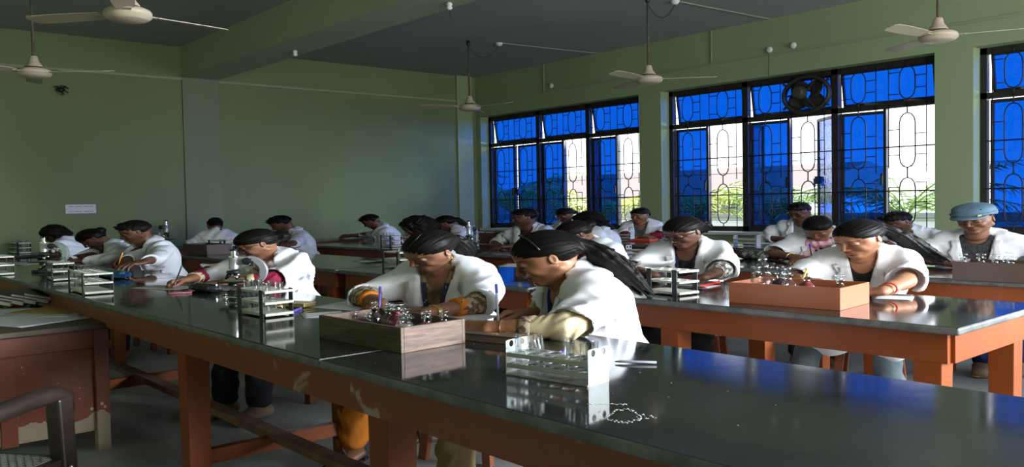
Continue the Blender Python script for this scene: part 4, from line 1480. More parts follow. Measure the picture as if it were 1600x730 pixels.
# brown register book with coloured print
p = Vector((-2.13, 1.79, TZ))
bk = empty('register_book', p, R(14), 'old brown paper covered book under the forearm of the front girl', 'book')
MB().box((0, 0, 0.0125), (0.305, 0.185, 0.021)).build('pages', mat('dirty_page_block', (0.16, 0.12, 0.085), 0.85, bump=0.001, bscale=120), bk)
MB().box((0, 0, 0.0245), (0.315, 0.195, 0.003)).box((0, 0, 0.0015), (0.315, 0.195, 0.003)).build('cover', mat('brown_paper_cover', (0.10, 0.07, 0.048), 0.7, var=0.2, vscale=9), bk, bevel=0.0015)
mb = MB()
for (x, y, w) in ((-0.07, 0.02, 0.11), (-0.06, 0.0, 0.08)):
    mb.box((x, y, 0.0262), (w, 0.006, 0.0006))
mb.build('red_print', mat('red_cover_print', (0.30, 0.04, 0.03), 0.7), bk)
mb = MB()
rnd = random.Random(2)
for k in range(13):
    mb.box((0.03 + rnd.uniform(-0.01, 0.10), rnd.uniform(-0.07, 0.07), 0.0262), (rnd.uniform(0.015, 0.04), 0.007, 0.0006), rnd.uniform(-0.8, 0.8))
mb.build('orange_print', mat('orange_cover_print', (0.62, 0.27, 0.03), 0.7), bk)
# glass pipette and blue pen reflected near the rack
a, b = table_pt(961, 568), table_pt(1026, 570)
o = MB().tube([(a.x, a.y, TZ + 0.005), (a.x * 0.85 + b.x * 0.15, a.y * 0.85 + b.y * 0.15, TZ + 0.006), (b.x, b.y, TZ + 0.006)], [0.0015, 0.0036, 0.0036], 10).build('glass_dropper', mat('cloudy_glass', (0.22, 0.25, 0.28), 0.2), smooth=True)
tag(o, 'thin glass dropper lying on the black table right of the aluminium rack', 'dropper')
pen_px((868, 551), TZ + 0.005, (886, 550), TZ + 0.005, M_CLEARP, M_INKBLUE, 'blue pen lying behind the aluminium rack', cap=0.5)
# water drops spilled on the worktop
rnd = random.Random(8)
mb = MB()
pts = []
for k in range(26):
    t = k / 25
    pts.append((918 + 60 * t, 633 - 1 + rnd.uniform(-0.8, 0.8)))
for k in range(60):
    a = k / 60 * 2 * PI
    pts.append((975 + 24 * math.cos(a) * (1 + 0.2 * math.sin(3 * a)), 650 + 10 * math.sin(a) + rnd.uniform(-1.5, 1.5)))
for k in range(16):
    pts.append((995 + k * 2, 652 + 3 * math.sin(k) + rnd.uniform(-1.5, 1.5)))
for (x, y) in pts:
    p = table_pt(x, y)
    r_ = rnd.choice([0.0012, 0.0016, 0.0024, 0.0012])
    mb.ball((p.x, p.y, TZ + 0.0003), (r_ * rnd.uniform(0.8, 1.4), r_ * 0.9, r_ * 0.4), 8)
o = mb.build('water_spill', mat('water_drops', (0.55, 0.57, 0.57), 0.05, spec=1.0), smooth=True)
tag(o, 'ring of small water drops on the near black table in front of the rack', 'water', kind='stuff')
# chalky chips along the slab joint and scattered crumbs
mb = MB()
for k in range(40):
    t = k / 39
    mb.ball((-2.22 + rnd.uniform(-0.003, 0.003), 1.19 + 0.20 * t, TZ + 0.0001), (0.002, rnd.uniform(0.003, 0.006), 0.0004), 6)
o = mb.build('joint_cement', M_CHALK)
tag(o, 'white cement line filling the joint of the near table slabs', 'cement', kind='stuff')
mb = MB()
for k in range(70):
    x, y = rnd.uniform(-6, -0.9), rnd.uniform(1.22, 1.9)
    r_ = rnd.uniform(0.0005, 0.0013)
    mb.ball((x, y, TZ + 0.0004), (r_ * 2, r_, r_ * 0.5), 6)
o = mb.build('chalk_crumbs', M_CHALK)
tag(o, 'tiny white crumbs scattered over the nearest black worktop', 'crumbs', kind='stuff')
# small wooden block box on the wall counter / second row far left
p = table_pt(300, 398)
open_box('wooden_tray', (p.x, p.y + 0.15, TZ), R(3), 0.55, 0.25, 0.10, M_DARKBOX, 'small dark wooden box on the far second row table, left of the pale rack', mdark=M_DULLDARK)
p = table_pt(640, 384)
open_box('wooden_tray', (p.x, p.y + 0.35, TZ), R(3), 0.42, 0.22, 0.10, M_DARKBOX, 'dark wooden box on the third row table beside the tubes, behind the lanyard girl', mdark=M_DULLDARK)
p = table_pt(772, 382)
open_box('wooden_tray', (p.x, p.y + 0.15, TZ), R(3), 0.55, 0.24, 0.12, mat('red_brown_box_paint', (0.13, 0.035, 0.018), 0.5), 'red brown wooden box left of the writing boy on the far table', mdark=M_DULLDARK)
# row 4: red diary and things before the lady
p = table_pt(1005, 377)
o = MB().box((0, 0, 0.012), (0.26, 0.18, 0.022)).build('red_book', mat('red_book_cover', (0.55, 0.06, 0.03), 0.5), bevel=0.003, loc=(p.x, p.y, TZ), rz=R(10))
tag(o, 'flat red book on the far table before the seated lady', 'book')
# ------------------------------------------------------------------ implicit surfaces for the figures
class Vol:
    def __init__(s, lo, hi, h):
        s.h = h
        s.lo = np.array(lo, float) - 2 * h
        n = np.maximum(np.ceil((np.array(hi, float) + 2 * h - s.lo) / h).astype(int) + 1, 4)
        s.ax = [s.lo[i] + h * np.arange(n[i]) for i in range(3)]
        s.f = np.full(n, 1.0, np.float32)

    def region(s, lo, hi):
        sl = []
        for i in range(3):
            a = int(np.clip(np.floor((lo[i] - s.lo[i]) / s.h), 0, len(s.ax[i])))
            b = int(np.clip(np.ceil((hi[i] - s.lo[i]) / s.h) + 1, 0, len(s.ax[i])))
            if b - a < 1:
                return None
            sl.append(slice(a, b))
        X = s.ax[0][sl[0]][:, None, None]
        Y = s.ax[1][sl[1]][None, :, None]
        Z = s.ax[2][sl[2]][None, None, :]
        return tuple(sl), X, Y, Z

    def op(s, prim, k=0.0, mode='u', pad=0.02):
        fn, lo, hi = prim
        p = k + pad + 2 * s.h
        rg = s.region(np.array(lo) - p, np.array(hi) + p)
        if rg is None:
            return s
        sl, X, Y, Z = rg
        d = fn(X, Y, Z).astype(np.float32)
        f = s.f[sl]
        if mode == 'u':
            if k > 0:
                h = np.clip(0.5 + 0.5 * (f - d) / k, 0, 1)
                f = f * (1 - h) + d * h - k * h * (1 - h)
            else:
                f = np.minimum(f, d)
        elif mode == 's':
            d = -d
            if k > 0:
                h = np.clip(0.5 - 0.5 * (f - d) / k, 0, 1)
                f = f * (1 - h) + d * h + k * h * (1 - h)
            else:
                f = np.maximum(f, d)
        s.f[sl] = f
        return s

    def disp(s, fn):
        X = s.ax[0][:, None, None]
        Y = s.ax[1][None, :, None]
        Z = s.ax[2][None, None, :]
        m = np.abs(s.f) < 0.05
        if m.any():
            full = np.broadcast_to(fn(X, Y, Z), s.f.shape)
            s.f = np.where(m, s.f + full, s.f).astype(np.float32)
        return s

    def mesh(s):
        return surface_nets(s.f, s.lo, s.h)


def surface_nets(f, lo, h):
    # close the border
    f = f.copy()
    for ax in range(3):
        sl = [slice(None)] * 3
        for e in (0, -1):
            sl[ax] = e
            f[tuple(sl)] = np.maximum(f[tuple(sl)], h * 0.5)
    ins = f < 0
    nx, ny, nz = f.shape
    c = np.zeros((nx - 1, ny - 1, nz - 1), np.int8)
    corners = [(i, j, k) for i in (0, 1) for j in (0, 1) for k in (0, 1)]
    for i, j, k in corners:
        c += ins[i:nx - 1 + i, j:ny - 1 + j, k:nz - 1 + k]
    act = (c > 0) & (c < 8)
    idx = np.argwhere(act)
    if len(idx) == 0:
        return np.zeros((0, 3)), np.zeros((0, 4), int)
    vid = np.full(act.shape, -1, np.int64)
    vid[act] = np.arange(len(idx))
    acc = np.zeros((len(idx), 3))
    cnt = np.zeros(len(idx))
    vals = {co: f[idx[:, 0] + co[0], idx[:, 1] + co[1], idx[:, 2] + co[2]] for co in corners}
    for a in corners:
        for ax in range(3):
            if a[ax] == 0:
                b = list(a)
                b[ax] = 1
                b = tuple(b)
                va, vb = vals[a], vals[b]
                m = (va < 0) != (vb < 0)
                t = np.where(m, va / np.where(m, va - vb, 1), 0)
                p = np.tile(np.array(a, float), (len(idx), 1))
                p[:, ax] += t
                acc[m] += p[m]
                cnt[m] += 1
    v = (idx + acc / cnt[:, None]) * h + lo
    quads = []
    for ax in range(3):
        o = [(0, 1, 2), (1, 2, 0), (2, 0, 1)][ax]
        a0 = [slice(None)] * 3
        a1 = [slice(None)] * 3
        a0[ax] = slice(0, -1)
        a1[ax] = slice(1, None)
        s0, s1 = ins[tuple(a0)], ins[tuple(a1)]
        e = np.argwhere(s0 != s1)
        u, w = o[1], o[2]
        ok = (e[:, u] > 0) & (e[:, w] > 0) & (e[:, u] < f.shape[u] - 1) & (e[:, w] < f.shape[w] - 1)
        e = e[ok]
        if len(e) == 0:
            continue
        flip = s0[e[:, 0], e[:, 1], e[:, 2]]
        q = []
        for du, dw in ((-1, -1), (0, -1), (0, 0), (-1, 0)):
            t = e.copy()
            t[:, u] += du
            t[:, w] += dw
            q.append(vid[t[:, 0], t[:, 1], t[:, 2]])
        q = np.stack(q, 1)
        q = np.where(flip[:, None], q, q[:, ::-1])
        quads.append(q)
    q = np.concatenate(quads)
    q = q[(q >= 0).all(1)]
    return v, q


def rc(a, b, ra, rb, flat=None):
    a, b = np.array(a, float), np.array(b, float)
    ab = b - a
    L2 = max(float(ab @ ab), 1e-12)
    m = max(ra, rb) * (max(1.0, flat[1]) if flat else 1.0)

    def fn(X, Y, Z):
        px, py, pz = X - a[0], Y - a[1], Z - a[2]
        t = np.clip((px * ab[0] + py * ab[1] + pz * ab[2]) / L2, 0, 1)
        qx, qy, qz = px - t * ab[0], py - t * ab[1], pz - t * ab[2]
        if flat:
            n, k = flat
            cpt = (qx * n[0] + qy * n[1] + qz * n[2]) * (1 / k - 1)
            qx, qy, qz = qx + cpt * n[0], qy + cpt * n[1], qz + cpt * n[2]
        return np.sqrt(qx * qx + qy * qy + qz * qz) - (ra + (rb - ra) * t)
    return fn, np.minimum(a, b) - m, np.maximum(a, b) + m


def cc(a, b, ra, rb, flat=None):
    """capped cone with flat ends"""
    a, b = np.array(a, float), np.array(b, float)
    ab = b - a
    L = float(np.linalg.norm(ab))
    u = ab / L
    m = max(ra, rb) * (max(1.0, flat[1]) if flat else 1.0) + 0.01

    def fn(X, Y, Z):
        px, py, pz = X - a[0], Y - a[1], Z - a[2]
        s = px * u[0] + py * u[1] + pz * u[2]
        qx, qy, qz = px - s * u[0], py - s * u[1], pz - s * u[2]
        if flat:
            n, k = flat
            cpt = (qx * n[0] + qy * n[1] + qz * n[2]) * (1 / k - 1)
            qx, qy, qz = qx + cpt * n[0], qy + cpt * n[1], qz + cpt * n[2]
        rr = ra + (rb - ra) * np.clip(s / L, 0, 1)
        return np.maximum(np.sqrt(qx * qx + qy * qy + qz * qz) - rr, np.maximum(-s, s - L))
    return fn, np.minimum(a, b) - m, np.maximum(a, b) + m


def el(c, r, Rm=None):
    c = np.array(c, float)
    r = np.array(r, float)
    mr = r.max()

    def fn(X, Y, Z):
        x, y, z = X - c[0], Y - c[1], Z - c[2]
        if Rm is not None:
            x, y, z = (Rm[0, 0] * x + Rm[1, 0] * y + Rm[2, 0] * z, Rm[0, 1] * x + Rm[1, 1] * y + Rm[2, 1] * z, Rm[0, 2] * x + Rm[1, 2] * y + Rm[2, 2] * z)
        k0 = np.sqrt((x / r[0]) ** 2 + (y / r[1]) ** 2 + (z / r[2]) ** 2)
        k1 = np.sqrt((x / r[0] ** 2) ** 2 + (y / r[1] ** 2) ** 2 + (z / r[2] ** 2) ** 2) + 1e-9
        return k0 * (k0 - 1) / k1
    ext = r if Rm is None else np.array([mr] * 3)
    return fn, c - ext, c + ext


def custom(fn, lo, hi):
    return fn, np.array(lo, float), np.array(hi, float)


def rot_y(a):
    c, s = math.cos(a), math.sin(a)
    return np.array([[c, 0, s], [0, 1, 0], [-s, 0, c]])


def rot_z(a):
    c, s = math.cos(a), math.sin(a)
    return np.array([[c, -s, 0], [s, c, 0], [0, 0, 1]])


def rot_x(a):
    c, s = math.cos(a), math.sin(a)
    return np.array([[1, 0, 0], [0, c, -s], [0, s, c]])


# ------------------------------------------------------------------ cloth and skin materials
def skin_mat(name, c):
    return mat(name, c, 0.48, vcol=True, sss=0.12, var=0.10, vscale=14, bump=0.0004, bscale=260, spec=0.42)


SK_A = skin_mat('warm_brown_skin', (0.31, 0.14, 0.073))
SK_B = skin_mat('medium_brown_skin', (0.215, 0.097, 0.054))
SK_C = skin_mat('deep_brown_skin', (0.12, 0.052, 0.030))
M_HAIR = mat('black_hair', (0.0035, 0.003, 0.003), 0.50, var_col=(0.008, 0.006, 0.005), vscale=30, stretch=(0.6, 3.5, 3.5), bump=0.0004, bscale=55, spec=0.10)
M_COAT = mat('white_lab_coat_cotton', (0.76, 0.78, 0.82), 0.8, bump=0.0006, bscale=180, bump2=0.028, b2scale=5, spec=0.15)
M_COATD = mat('off_white_lab_coat', (0.70, 0.72, 0.76), 0.8, bump=0.0006, bscale=180, bump2=0.022, b2scale=6, spec=0.2)


def cloth(name, c, c2=None, scale=8, sharp=None, rough=0.8, b2=0.008, stretch=(1, 1, 1)):
    return mat(name, c, rough, var_col=c2, var=0.0 if c2 else 0.12, vscale=scale, vsharp=sharp, bump=0.0006, bscale=150, bump2=b2, b2scale=8, spec=0.2, stretch=stretch)


M_NAVY = cloth('navy_kurta', (0.012, 0.018, 0.13))
M_BEIGE = cloth('beige_cotton', (0.52, 0.44, 0.27))
M_BEIGETR = cloth('tan_trousers', (0.30, 0.22, 0.105), b2=0.014)
M_FLORALBR = cloth('brown_cream_floral', (0.40, 0.34, 0.25), (0.16, 0.08, 0.045), 42, (0.46, 0.54))
M_PAISLEY = cloth('grey_cream_paisley', (0.50, 0.47, 0.42), (0.10, 0.09, 0.085), 38, (0.47, 0.53))
M_ORANGECL = cloth('orange_cotton', (0.62, 0.19, 0.02), b2=0.02)
M_OLIVE = cloth('olive_printed_kurta', (0.26, 0.21, 0.11), (0.10, 0.07, 0.05), 25, (0.4, 0.6))
M_MAROON = cloth('maroon_sleeve', (0.22, 0.015, 0.04))
M_BLACKCL = cloth('black_top', (0.012, 0.012, 0.016), (0.03, 0.03, 0.05), 40, (0.5, 0.6))
M_CHARCOAL = cloth('charcoal_tshirt', (0.035, 0.036, 0.04), (0.06, 0.06, 0.065), 60, (0.4, 0.6))
M_PINKSC = cloth('pink_scarf', (0.62, 0.30, 0.36), (0.75, 0.50, 0.54), 18, (0.4, 0.6), b2=0.025)
M_MAROONTOP = cloth('maroon_dotted_top', (0.20, 0.012, 0.03), (0.35, 0.06, 0.08), 45, (0.56, 0.6))
M_GREYSCARF = cloth('mauve_grey_scarf', (0.30, 0.24, 0.19), (0.38, 0.30, 0.30), 10, (0.4, 0.6), b2=0.02)
M_JEANS = cloth('faded_jeans', (0.10, 0.145, 0.17), (0.20, 0.25, 0.27), 7, (0.35, 0.7), b2=0.015)
M_JEANSB = cloth('blue_jeans', (0.015, 0.03, 0.12), b2=0.015)
M_DENIM = cloth('denim_cap', (0.085, 0.155, 0.22), (0.16, 0.245, 0.31), 9, (0.35, 0.7))
M_BLUESH = cloth('teal_check_shirt', (0.03, 0.16, 0.24), (0.015, 0.05, 0.10), 30, (0.48, 0.52))
M_DKTROUS = cloth('dark_trousers', (0.02, 0.02, 0.024))
M_GREENKURTA = cloth('dark_embroidered_kurta', (0.03, 0.07, 0.09), (0.20, 0.05, 0.04), 30, (0.55, 0.6))
M_BLUESCARF = cloth('blue_scarf', (0.02, 0.12, 0.36), b2=0.02)
M_GREYSHIRT = cloth('grey_shirt', (0.20, 0.20, 0.21))
M_LANYARD = mat('navy_lanyard_ribbon', (0.015, 0.018, 0.07), 0.6, var_col=(0.30, 0.32, 0.40), vscale=55, vsharp=(0.63, 0.66))
M_GOLD = mat('gold', (0.75, 0.50, 0.20), 0.25, 1.0)
M_REDB = mat('red_thread', (0.65, 0.02, 0.02), 0.5)
M_BROWNSHOE = mat('brown_suede_shoe', (0.17, 0.11, 0.07), 0.85, bump=0.002, bscale=90)
M_SANDAL = mat('black_sandal', (0.012, 0.010, 0.010), 0.5)
M_LASH = mat('eyebrow_hair', (0.012, 0.009, 0.008), 0.8)


def torso_prims(V, g, female, off=0.0, arms=None, k=0.05):
    """torso in spine coordinates: origin between the hips, z up the spine, x to the front"""
    w = 1.0 if female else 1.1
    V.op(el((0.0, 0, 0.03), (0.125 + off, 0.165 * (1 if female else 0.95) + off, 0.12 + off)), 0.0)
    V.op(el((0.0, 0, 0.17), (0.095 + off, 0.125 * w + off, 0.16)), k)
    V.op(el((0.002, 0, 0.345), (0.10 + off, 0.145 * w + off, 0.16)), k)
    V.op(el((-0.045, 0, 0.38), (0.075 + off, 0.135 * w + off, 0.13)), k)
    V.op(rc((-0.01, -0.11 * w, 0.445), (-0.01, 0.11 * w, 0.445), 0.05 + off, 0.05 + off), k)
    for s in (-1, 1):
        V.op(rc((-0.02, s * 0.02, 0.51), (-0.012, s * 0.14 * w, 0.465), 0.034 + off, 0.036 + off), k * 0.8)
        if female:
            V.op(el((0.082, s * 0.068, 0.31), (0.048 + off, 0.058 + off, 0.058 + off)), k)
        else:
            V.op(el((0.06, s * 0.065, 0.36), (0.045 + off, 0.07 + off, 0.06)), k)


def ik(S, W, L1, L2, hint):
    S, W, hint = np.array(S), np.array(W), np.array(hint, float)
    d = W - S
    D = np.linalg.norm(d)
    mx = L1 + L2 - 0.004
    if D > mx:
        W = S + d / D * mx
        d = W - S
        D = mx
    u = d / D
    a = (L1 * L1 - L2 * L2 + D * D) / (2 * D)
    h = math.sqrt(max(L1 * L1 - a * a, 0))
    p = hint - u * (hint @ u)
    p /= np.linalg.norm(p)
    return S + u * a + p * h, W


FING = {  # per finger: splay deg, three curl angles
    'flat': ([6, 1, -4, -11], [(10, 12, 8)] * 4, ((0.75, 0.62, -0.20), (15, 10))),
    'rest': ([5, 1, -3, -8], [(18, 22, 14), (22, 26, 16), (26, 30, 18), (30, 34, 20)], ((0.80, 0.52, -0.25), (18, 14))),
    'write': ([4, 1, -2, -5], [(38, 42, 22), (48, 52, 30), (62, 68, 40), (70, 74, 42)], ((0.88, 0.28, -0.52), (14, 24))),
    'point': ([3, 0, -3, -6], [(22, 14, 8), (38, 46, 28), (52, 60, 34), (58, 66, 36)], ((0.80, 0.40, -0.38), (18, 18))),
    'hold': ([3, 0, -3, -7], [(30, 34, 20), (40, 46, 26), (50, 56, 30), (56, 60, 32)], ((0.86, 0.42, -0.30), (16, 20))),
}


def hand_prims(V, s, pose, sc=1.0):
    """hand frame: x towards the fingers, z the back of the hand, thumb on the +y side when s=+1. Returns finger tips"""
    splay, curls, thumb = FING[pose]
    ys = [0.026, 0.009, -0.009, -0.0255]
    xs = [0.088, 0.092, 0.087, 0.078]
    lens = [(0.041, 0.025, 0.019), (0.045, 0.028, 0.020), (0.042, 0.026, 0.019), (0.033, 0.020, 0.017)]
    for y, x in zip(ys, xs):
        V.op(rc((0.002 * sc, s * y * 0.55 * sc, 0), (x * sc, s * y * sc, 0.001 * sc), 0.0135 * sc, 0.0108 * sc), 0.012)
    V.op(rc((0.012 * sc, s * 0.016 * sc, -0.006 * sc), (0.052 * sc, s * 0.033 * sc, -0.008 * sc), 0.015 * sc, 0.0125 * sc), 0.012)
    V.op(rc((0.015 * sc, -s * 0.018 * sc, -0.005 * sc), (0.06 * sc, -s * 0.024 * sc, -0.006 * sc), 0.0135 * sc, 0.012 * sc), 0.010)
    tips = []
    for i in range(4):
        p = np.array([xs[i], s * ys[i], 0.001]) * sc
        ang = 0
        sp = R(splay[i]) * s
        r = [0.0092, 0.0084, 0.0074, 0.0064] if i < 3 else [0.0080, 0.0072, 0.0064, 0.0056]
        for j in range(3):
            ang += R(curls[i][j])
            d = np.array([math.cos(ang) * math.cos(sp), math.cos(ang) * math.sin(sp), -math.sin(ang)])
            q = p + d * lens[i][j] * sc
            V.op(rc(p, q, r[j] * sc, r[j + 1] * sc), 0.0035 if j else 0.006, pad=0.006)
            p = q
        tips.append((p, d))
    d0 = np.array([thumb[0][0], s * thumb[0][1], thumb[0][2]])
    d0 /= np.linalg.norm(d0)
    p = np.array([0.038, s * 0.030, -0.008]) * sc
    fx = np.array([1.0, -s * 0.25, -0.15])
    fx /= np.linalg.norm(fx)
    d = d0
    rr = [0.0120, 0.0105, 0.0092, 0.0075]
    for j, L in enumerate((0.034, 0.030, 0.024)):
        if j:
            b = math.sin(R(thumb[1][j - 1]))
            d = d * (1 - b) + fx * b
            d /= np.linalg.norm(d)
        q = p + d * L * sc
        V.op(rc(p, q, rr[j] * sc, rr[j + 1] * sc), 0.005, pad=0.006)
        p = q
    tips.append((p, d))
    return tips


def head_mesh(h, female, neck_c7, age=1.0, chest=None, round_=0.0, full=True):
    """head frame: origin between the ears, x to the face, y left, z up; neck_c7 given in this frame"""
    lo = np.minimum((-0.12, -0.1, -0.13), np.array(neck_c7) - 0.06)
    hi = np.maximum((0.13, 0.1, 0.13), np.array(neck_c7) + 0.06)
    V = Vol(lo, hi, h)
    jw = 0.92 if female else 1.04
    nk = 0.038 if female else 0.046
    V.op(el((-0.014, 0, 0.030), (0.090, 0.071, 0.082)), 0)
    V.op(el((0.026, 0, 0.036), (0.058, 0.060, 0.052)), 0.02)
    V.op(el((0.024, 0, -0.022), (0.060, 0.058 + round_, 0.078)), 0.02)
    for s in (-1, 1):
        V.op(rc((-0.004, s * 0.050 * jw, -0.050), (0.064, s * 0.013 * jw, -0.094), 0.021, 0.015), 0.022)
        V.op(el((0.052, s * 0.034, -0.032), (0.030, 0.026, 0.030)), 0.014)
        V.op(el((0.020, s * 0.052, -0.010), (0.030, 0.018, 0.030)), 0.018)
    V.op(el((0.072, 0, -0.096), (0.017, 0.019, 0.015)), 0.014)
    V.op(el((0.070, 0, -0.062), (0.022, 0.030, 0.026)), 0.014)
    V.op(rc((0.074, -0.028, 0.020), (0.074, 0.028, 0.020), 0.010, 0.010), 0.012)
    for s in (-1, 1):
        V.op(el((0.092, s * 0.030, 0.001), (0.016, 0.017, 0.012)), 0.010, 's')
        V.op(el((0.0705, s * 0.0305, -0.001), (0.0150, 0.0165, 0.0135)), 0.003)
    # nose
    V.op(rc((0.083, 0, 0.006), (0.103, 0, -0.032), 0.0075, 0.0088), 0.008)
    V.op(el((0.104, 0, -0.0355), (0.0095, 0.0088, 0.0080)), 0.004)
    for s in (-1, 1):
        V.op(el((0.0945, s * 0.0115, -0.0375), (0.0085, 0.0062, 0.0062)), 0.004)
        if h < 0.004:
            V.op(el((0.098, s * 0.0065, -0.0440), (0.0045, 0.0028, 0.0024)), 0.002, 's', pad=0.004)
    # lips
    V.op(el((0.0885, 0, -0.0600), (0.0080, 0.0205, 0.0056)), 0.003, pad=0.006)
    V.op(el((0.0870, 0, -0.0700), (0.0085, 0.0175, 0.0066)), 0.003, pad=0.006)
    V.op(rc((0.0965, -0.017, -0.0650), (0.0965, 0.017, -0.0650), 0.0022, 0.0022), 0.002, 's', pad=0.004)
    V.op(el((0.0865, 0, -0.0815), (0.0075, 0.0140, 0.0035)), 0.004, 's', pad=0.004)
    # ears
    for s in (-1, 1):
        Re = rot_z(R(22) * s) @ rot_y(R(-12))
        V.op(el((-0.010, s * 0.0735, -0.008), (0.0135, 0.0058, 0.0235), Re), 0.005)
        if h < 0.0045:
            V.op(el((-0.007, s * 0.0805, -0.004), (0.0095, 0.0055, 0.0180), Re), 0.003, 's', pad=0.004)
            V.op(el((-0.001, s * 0.075, -0.010), (0.004, 0.004, 0.007)), 0.003)
    # neck
    c7 = np.array(neck_c7)
    V.op(rc((-0.022, 0, -0.045), c7, nk, nk + 0.005, ((0, 1, 0), 1.04)), 0.02)
    V.op(rc((0.030, 0, -0.075), c7 + np.array([0.025, 0, 0.0]), nk * 0.55, nk * 0.72), 0.02)
    return V.mesh()


def paint_head(v, female, dark=0.55):
    col = np.ones((len(v), 3))

    def blob(c, r, k, pw=1.0):
        d = np.sqrt((((v - np.array(c)) / np.array(r)) ** 2).sum(1))
        w = np.clip(1.25 - d, 0, 0.25) * 4 * pw
        col[:] = col * (1 - w[:, None]) + col * np.array(k) * w[:, None]
    lip = (0.92, 0.50, 0.52) if female else (0.80, 0.58, 0.58)
    blob((0.090, 0, -0.0605), (0.012, 0.0215, 0.0052), lip)
    blob((0.089, 0, -0.0700), (0.012, 0.0190, 0.0060), lip)
    for s in (-1, 1):
        # eyebrow as a thin arched streak, lash line along the lowered lid
        for t in np.linspace(0, 1, 9):
            y = 0.014 + 0.036 * t
            blob((0.080 - 0.016 * t * t, s * y, 0.0195 + 0.004 * math.sin(PI * t) - 0.003 * t), (0.012, 0.0042, 0.0030 if female else 0.0040), (0.16, 0.14, 0.14), 0.75)
        for t in np.linspace(-1, 1, 11):
            y = 0.0305 + 0.0135 * t
            blob((0.081 - 0.006 * t * t, s * y, -0.0085 + 0.0035 * t * t), (0.010, 0.0026, 0.0019), (0.10, 0.09, 0.09), 0.8)
        blob((0.082, s * 0.0305, -0.014), (0.012, 0.015, 0.007), (0.80, 0.74, 0.72), 0.5)
    if not female:
        blob((0.08, 0, -0.048), (0.02, 0.026, 0.006), (0.62, 0.58, 0.56), 0.7)
    return col


def hair_cap(h, front=0.022, thick=0.010, low=-0.05, strands=0.0016, n=(0.75, 0.0, -0.66), extra=None, seed=0, part=False, ears=False, vol=0.0, tie=(-0.09, 0, 0.03)):
    V = Vol((-0.16, -0.13, -0.26), (0.13, 0.13, 0.17), h)
    th = thick
    V.op(el((-0.016, 0, 0.034), (0.090 + th, 0.071 + th, 0.080 + th + vol)), 0)
    V.op(el((0.020, 0, 0.046), (0.058 + th, 0.060 + th, 0.044 + th + vol)), 0.02)
    if vol:
        V.op(el((-0.045, 0, 0.04), (0.068 + th, 0.078 + th, 0.075 + th)), 0.02)
    nn = np.array(n, float)
    nn /= np.linalg.norm(nn)

    def cut(X, Y, Z):
        # face side removed: curved hairline that drops in front of the ears
        return -(X * nn[0] + Z * nn[2] - front - 0.006 - 1.6 * Y * Y)
    V.op(custom(cut, (-0.1, -0.15, -0.3), (0.15, 0.15, 0.2)), 0.018, 's')
    V.op(custom(lambda X, Y, Z: Z - low + 0 * X + 0 * Y, (-0.2, -0.15, -0.3), (0.15, 0.15, low)), 0.008, 's')
    if not ears:
        for s in (-1, 1):
            V.op(el((0.006, s * 0.082, -0.020), (0.030, 0.022, 0.036)), 0.006, 's')
    if extra:
        extra(V)
    if strands:
        tx, ty, tz = tie
        rnd = random.Random(seed)
        p1, p2 = rnd.uniform(0, 6), rnd.uniform(0, 6)

        def dsp(X, Y, Z):
            th_ = np.arctan2(Y - ty, (Z - tz) + 0 * X)
            return strands * (np.sin(26 * th_ + p1 + 14 * X) * 0.6 + np.sin(47 * th_ + p2 - 18 * X) * 0.4 + 0.5 * np.sin(9 * th_ + 30 * X + p2))
        V.disp(dsp)
    if part:
        V.op(rc((0.075, 0.012, 0.098), (-0.02, 0.012, 0.137), 0.0035, 0.0035), 0.004, 's')
    return V


def project_patch(bvh, rows, off, direction=(-1, 0, 0)):
    """rows: grid of 3-D points; each is dropped along `direction` onto the cloth and lifted by off"""
    d = Vector(direction).normalized()
    out = []
    for row in rows:
        r2 = []
        for p in row:
            p = Vector(p)
            hit = bvh.ray_cast(p - d * 0.25, d, 0.6)
            if hit[0] is None:
                hit = bvh.find_nearest(p)
            q = hit[0] if hit[0] is not None else p
            r2.append(q - d * off)
        out.append(r2)
    return out


def patch_mesh(rows, name, m, parent, th=0.004, T=None):
    mb = MB()
    g = [[mb.bm.verts.new(T @ p if T is not None else p) for p in r] for r in rows]
    for i in range(len(g) - 1):
        for j in range(len(g[0]) - 1):
            mb.bm.faces.new((g[i][j], g[i + 1][j], g[i + 1][j + 1], g[i][j + 1]))
    o = mb.build(name, m, parent, smooth=True)
    s = o.modifiers.new('solid', 'SOLIDIFY')
    s.thickness = th
    s.offset = 0
    return o


ALL_PEOPLE = []


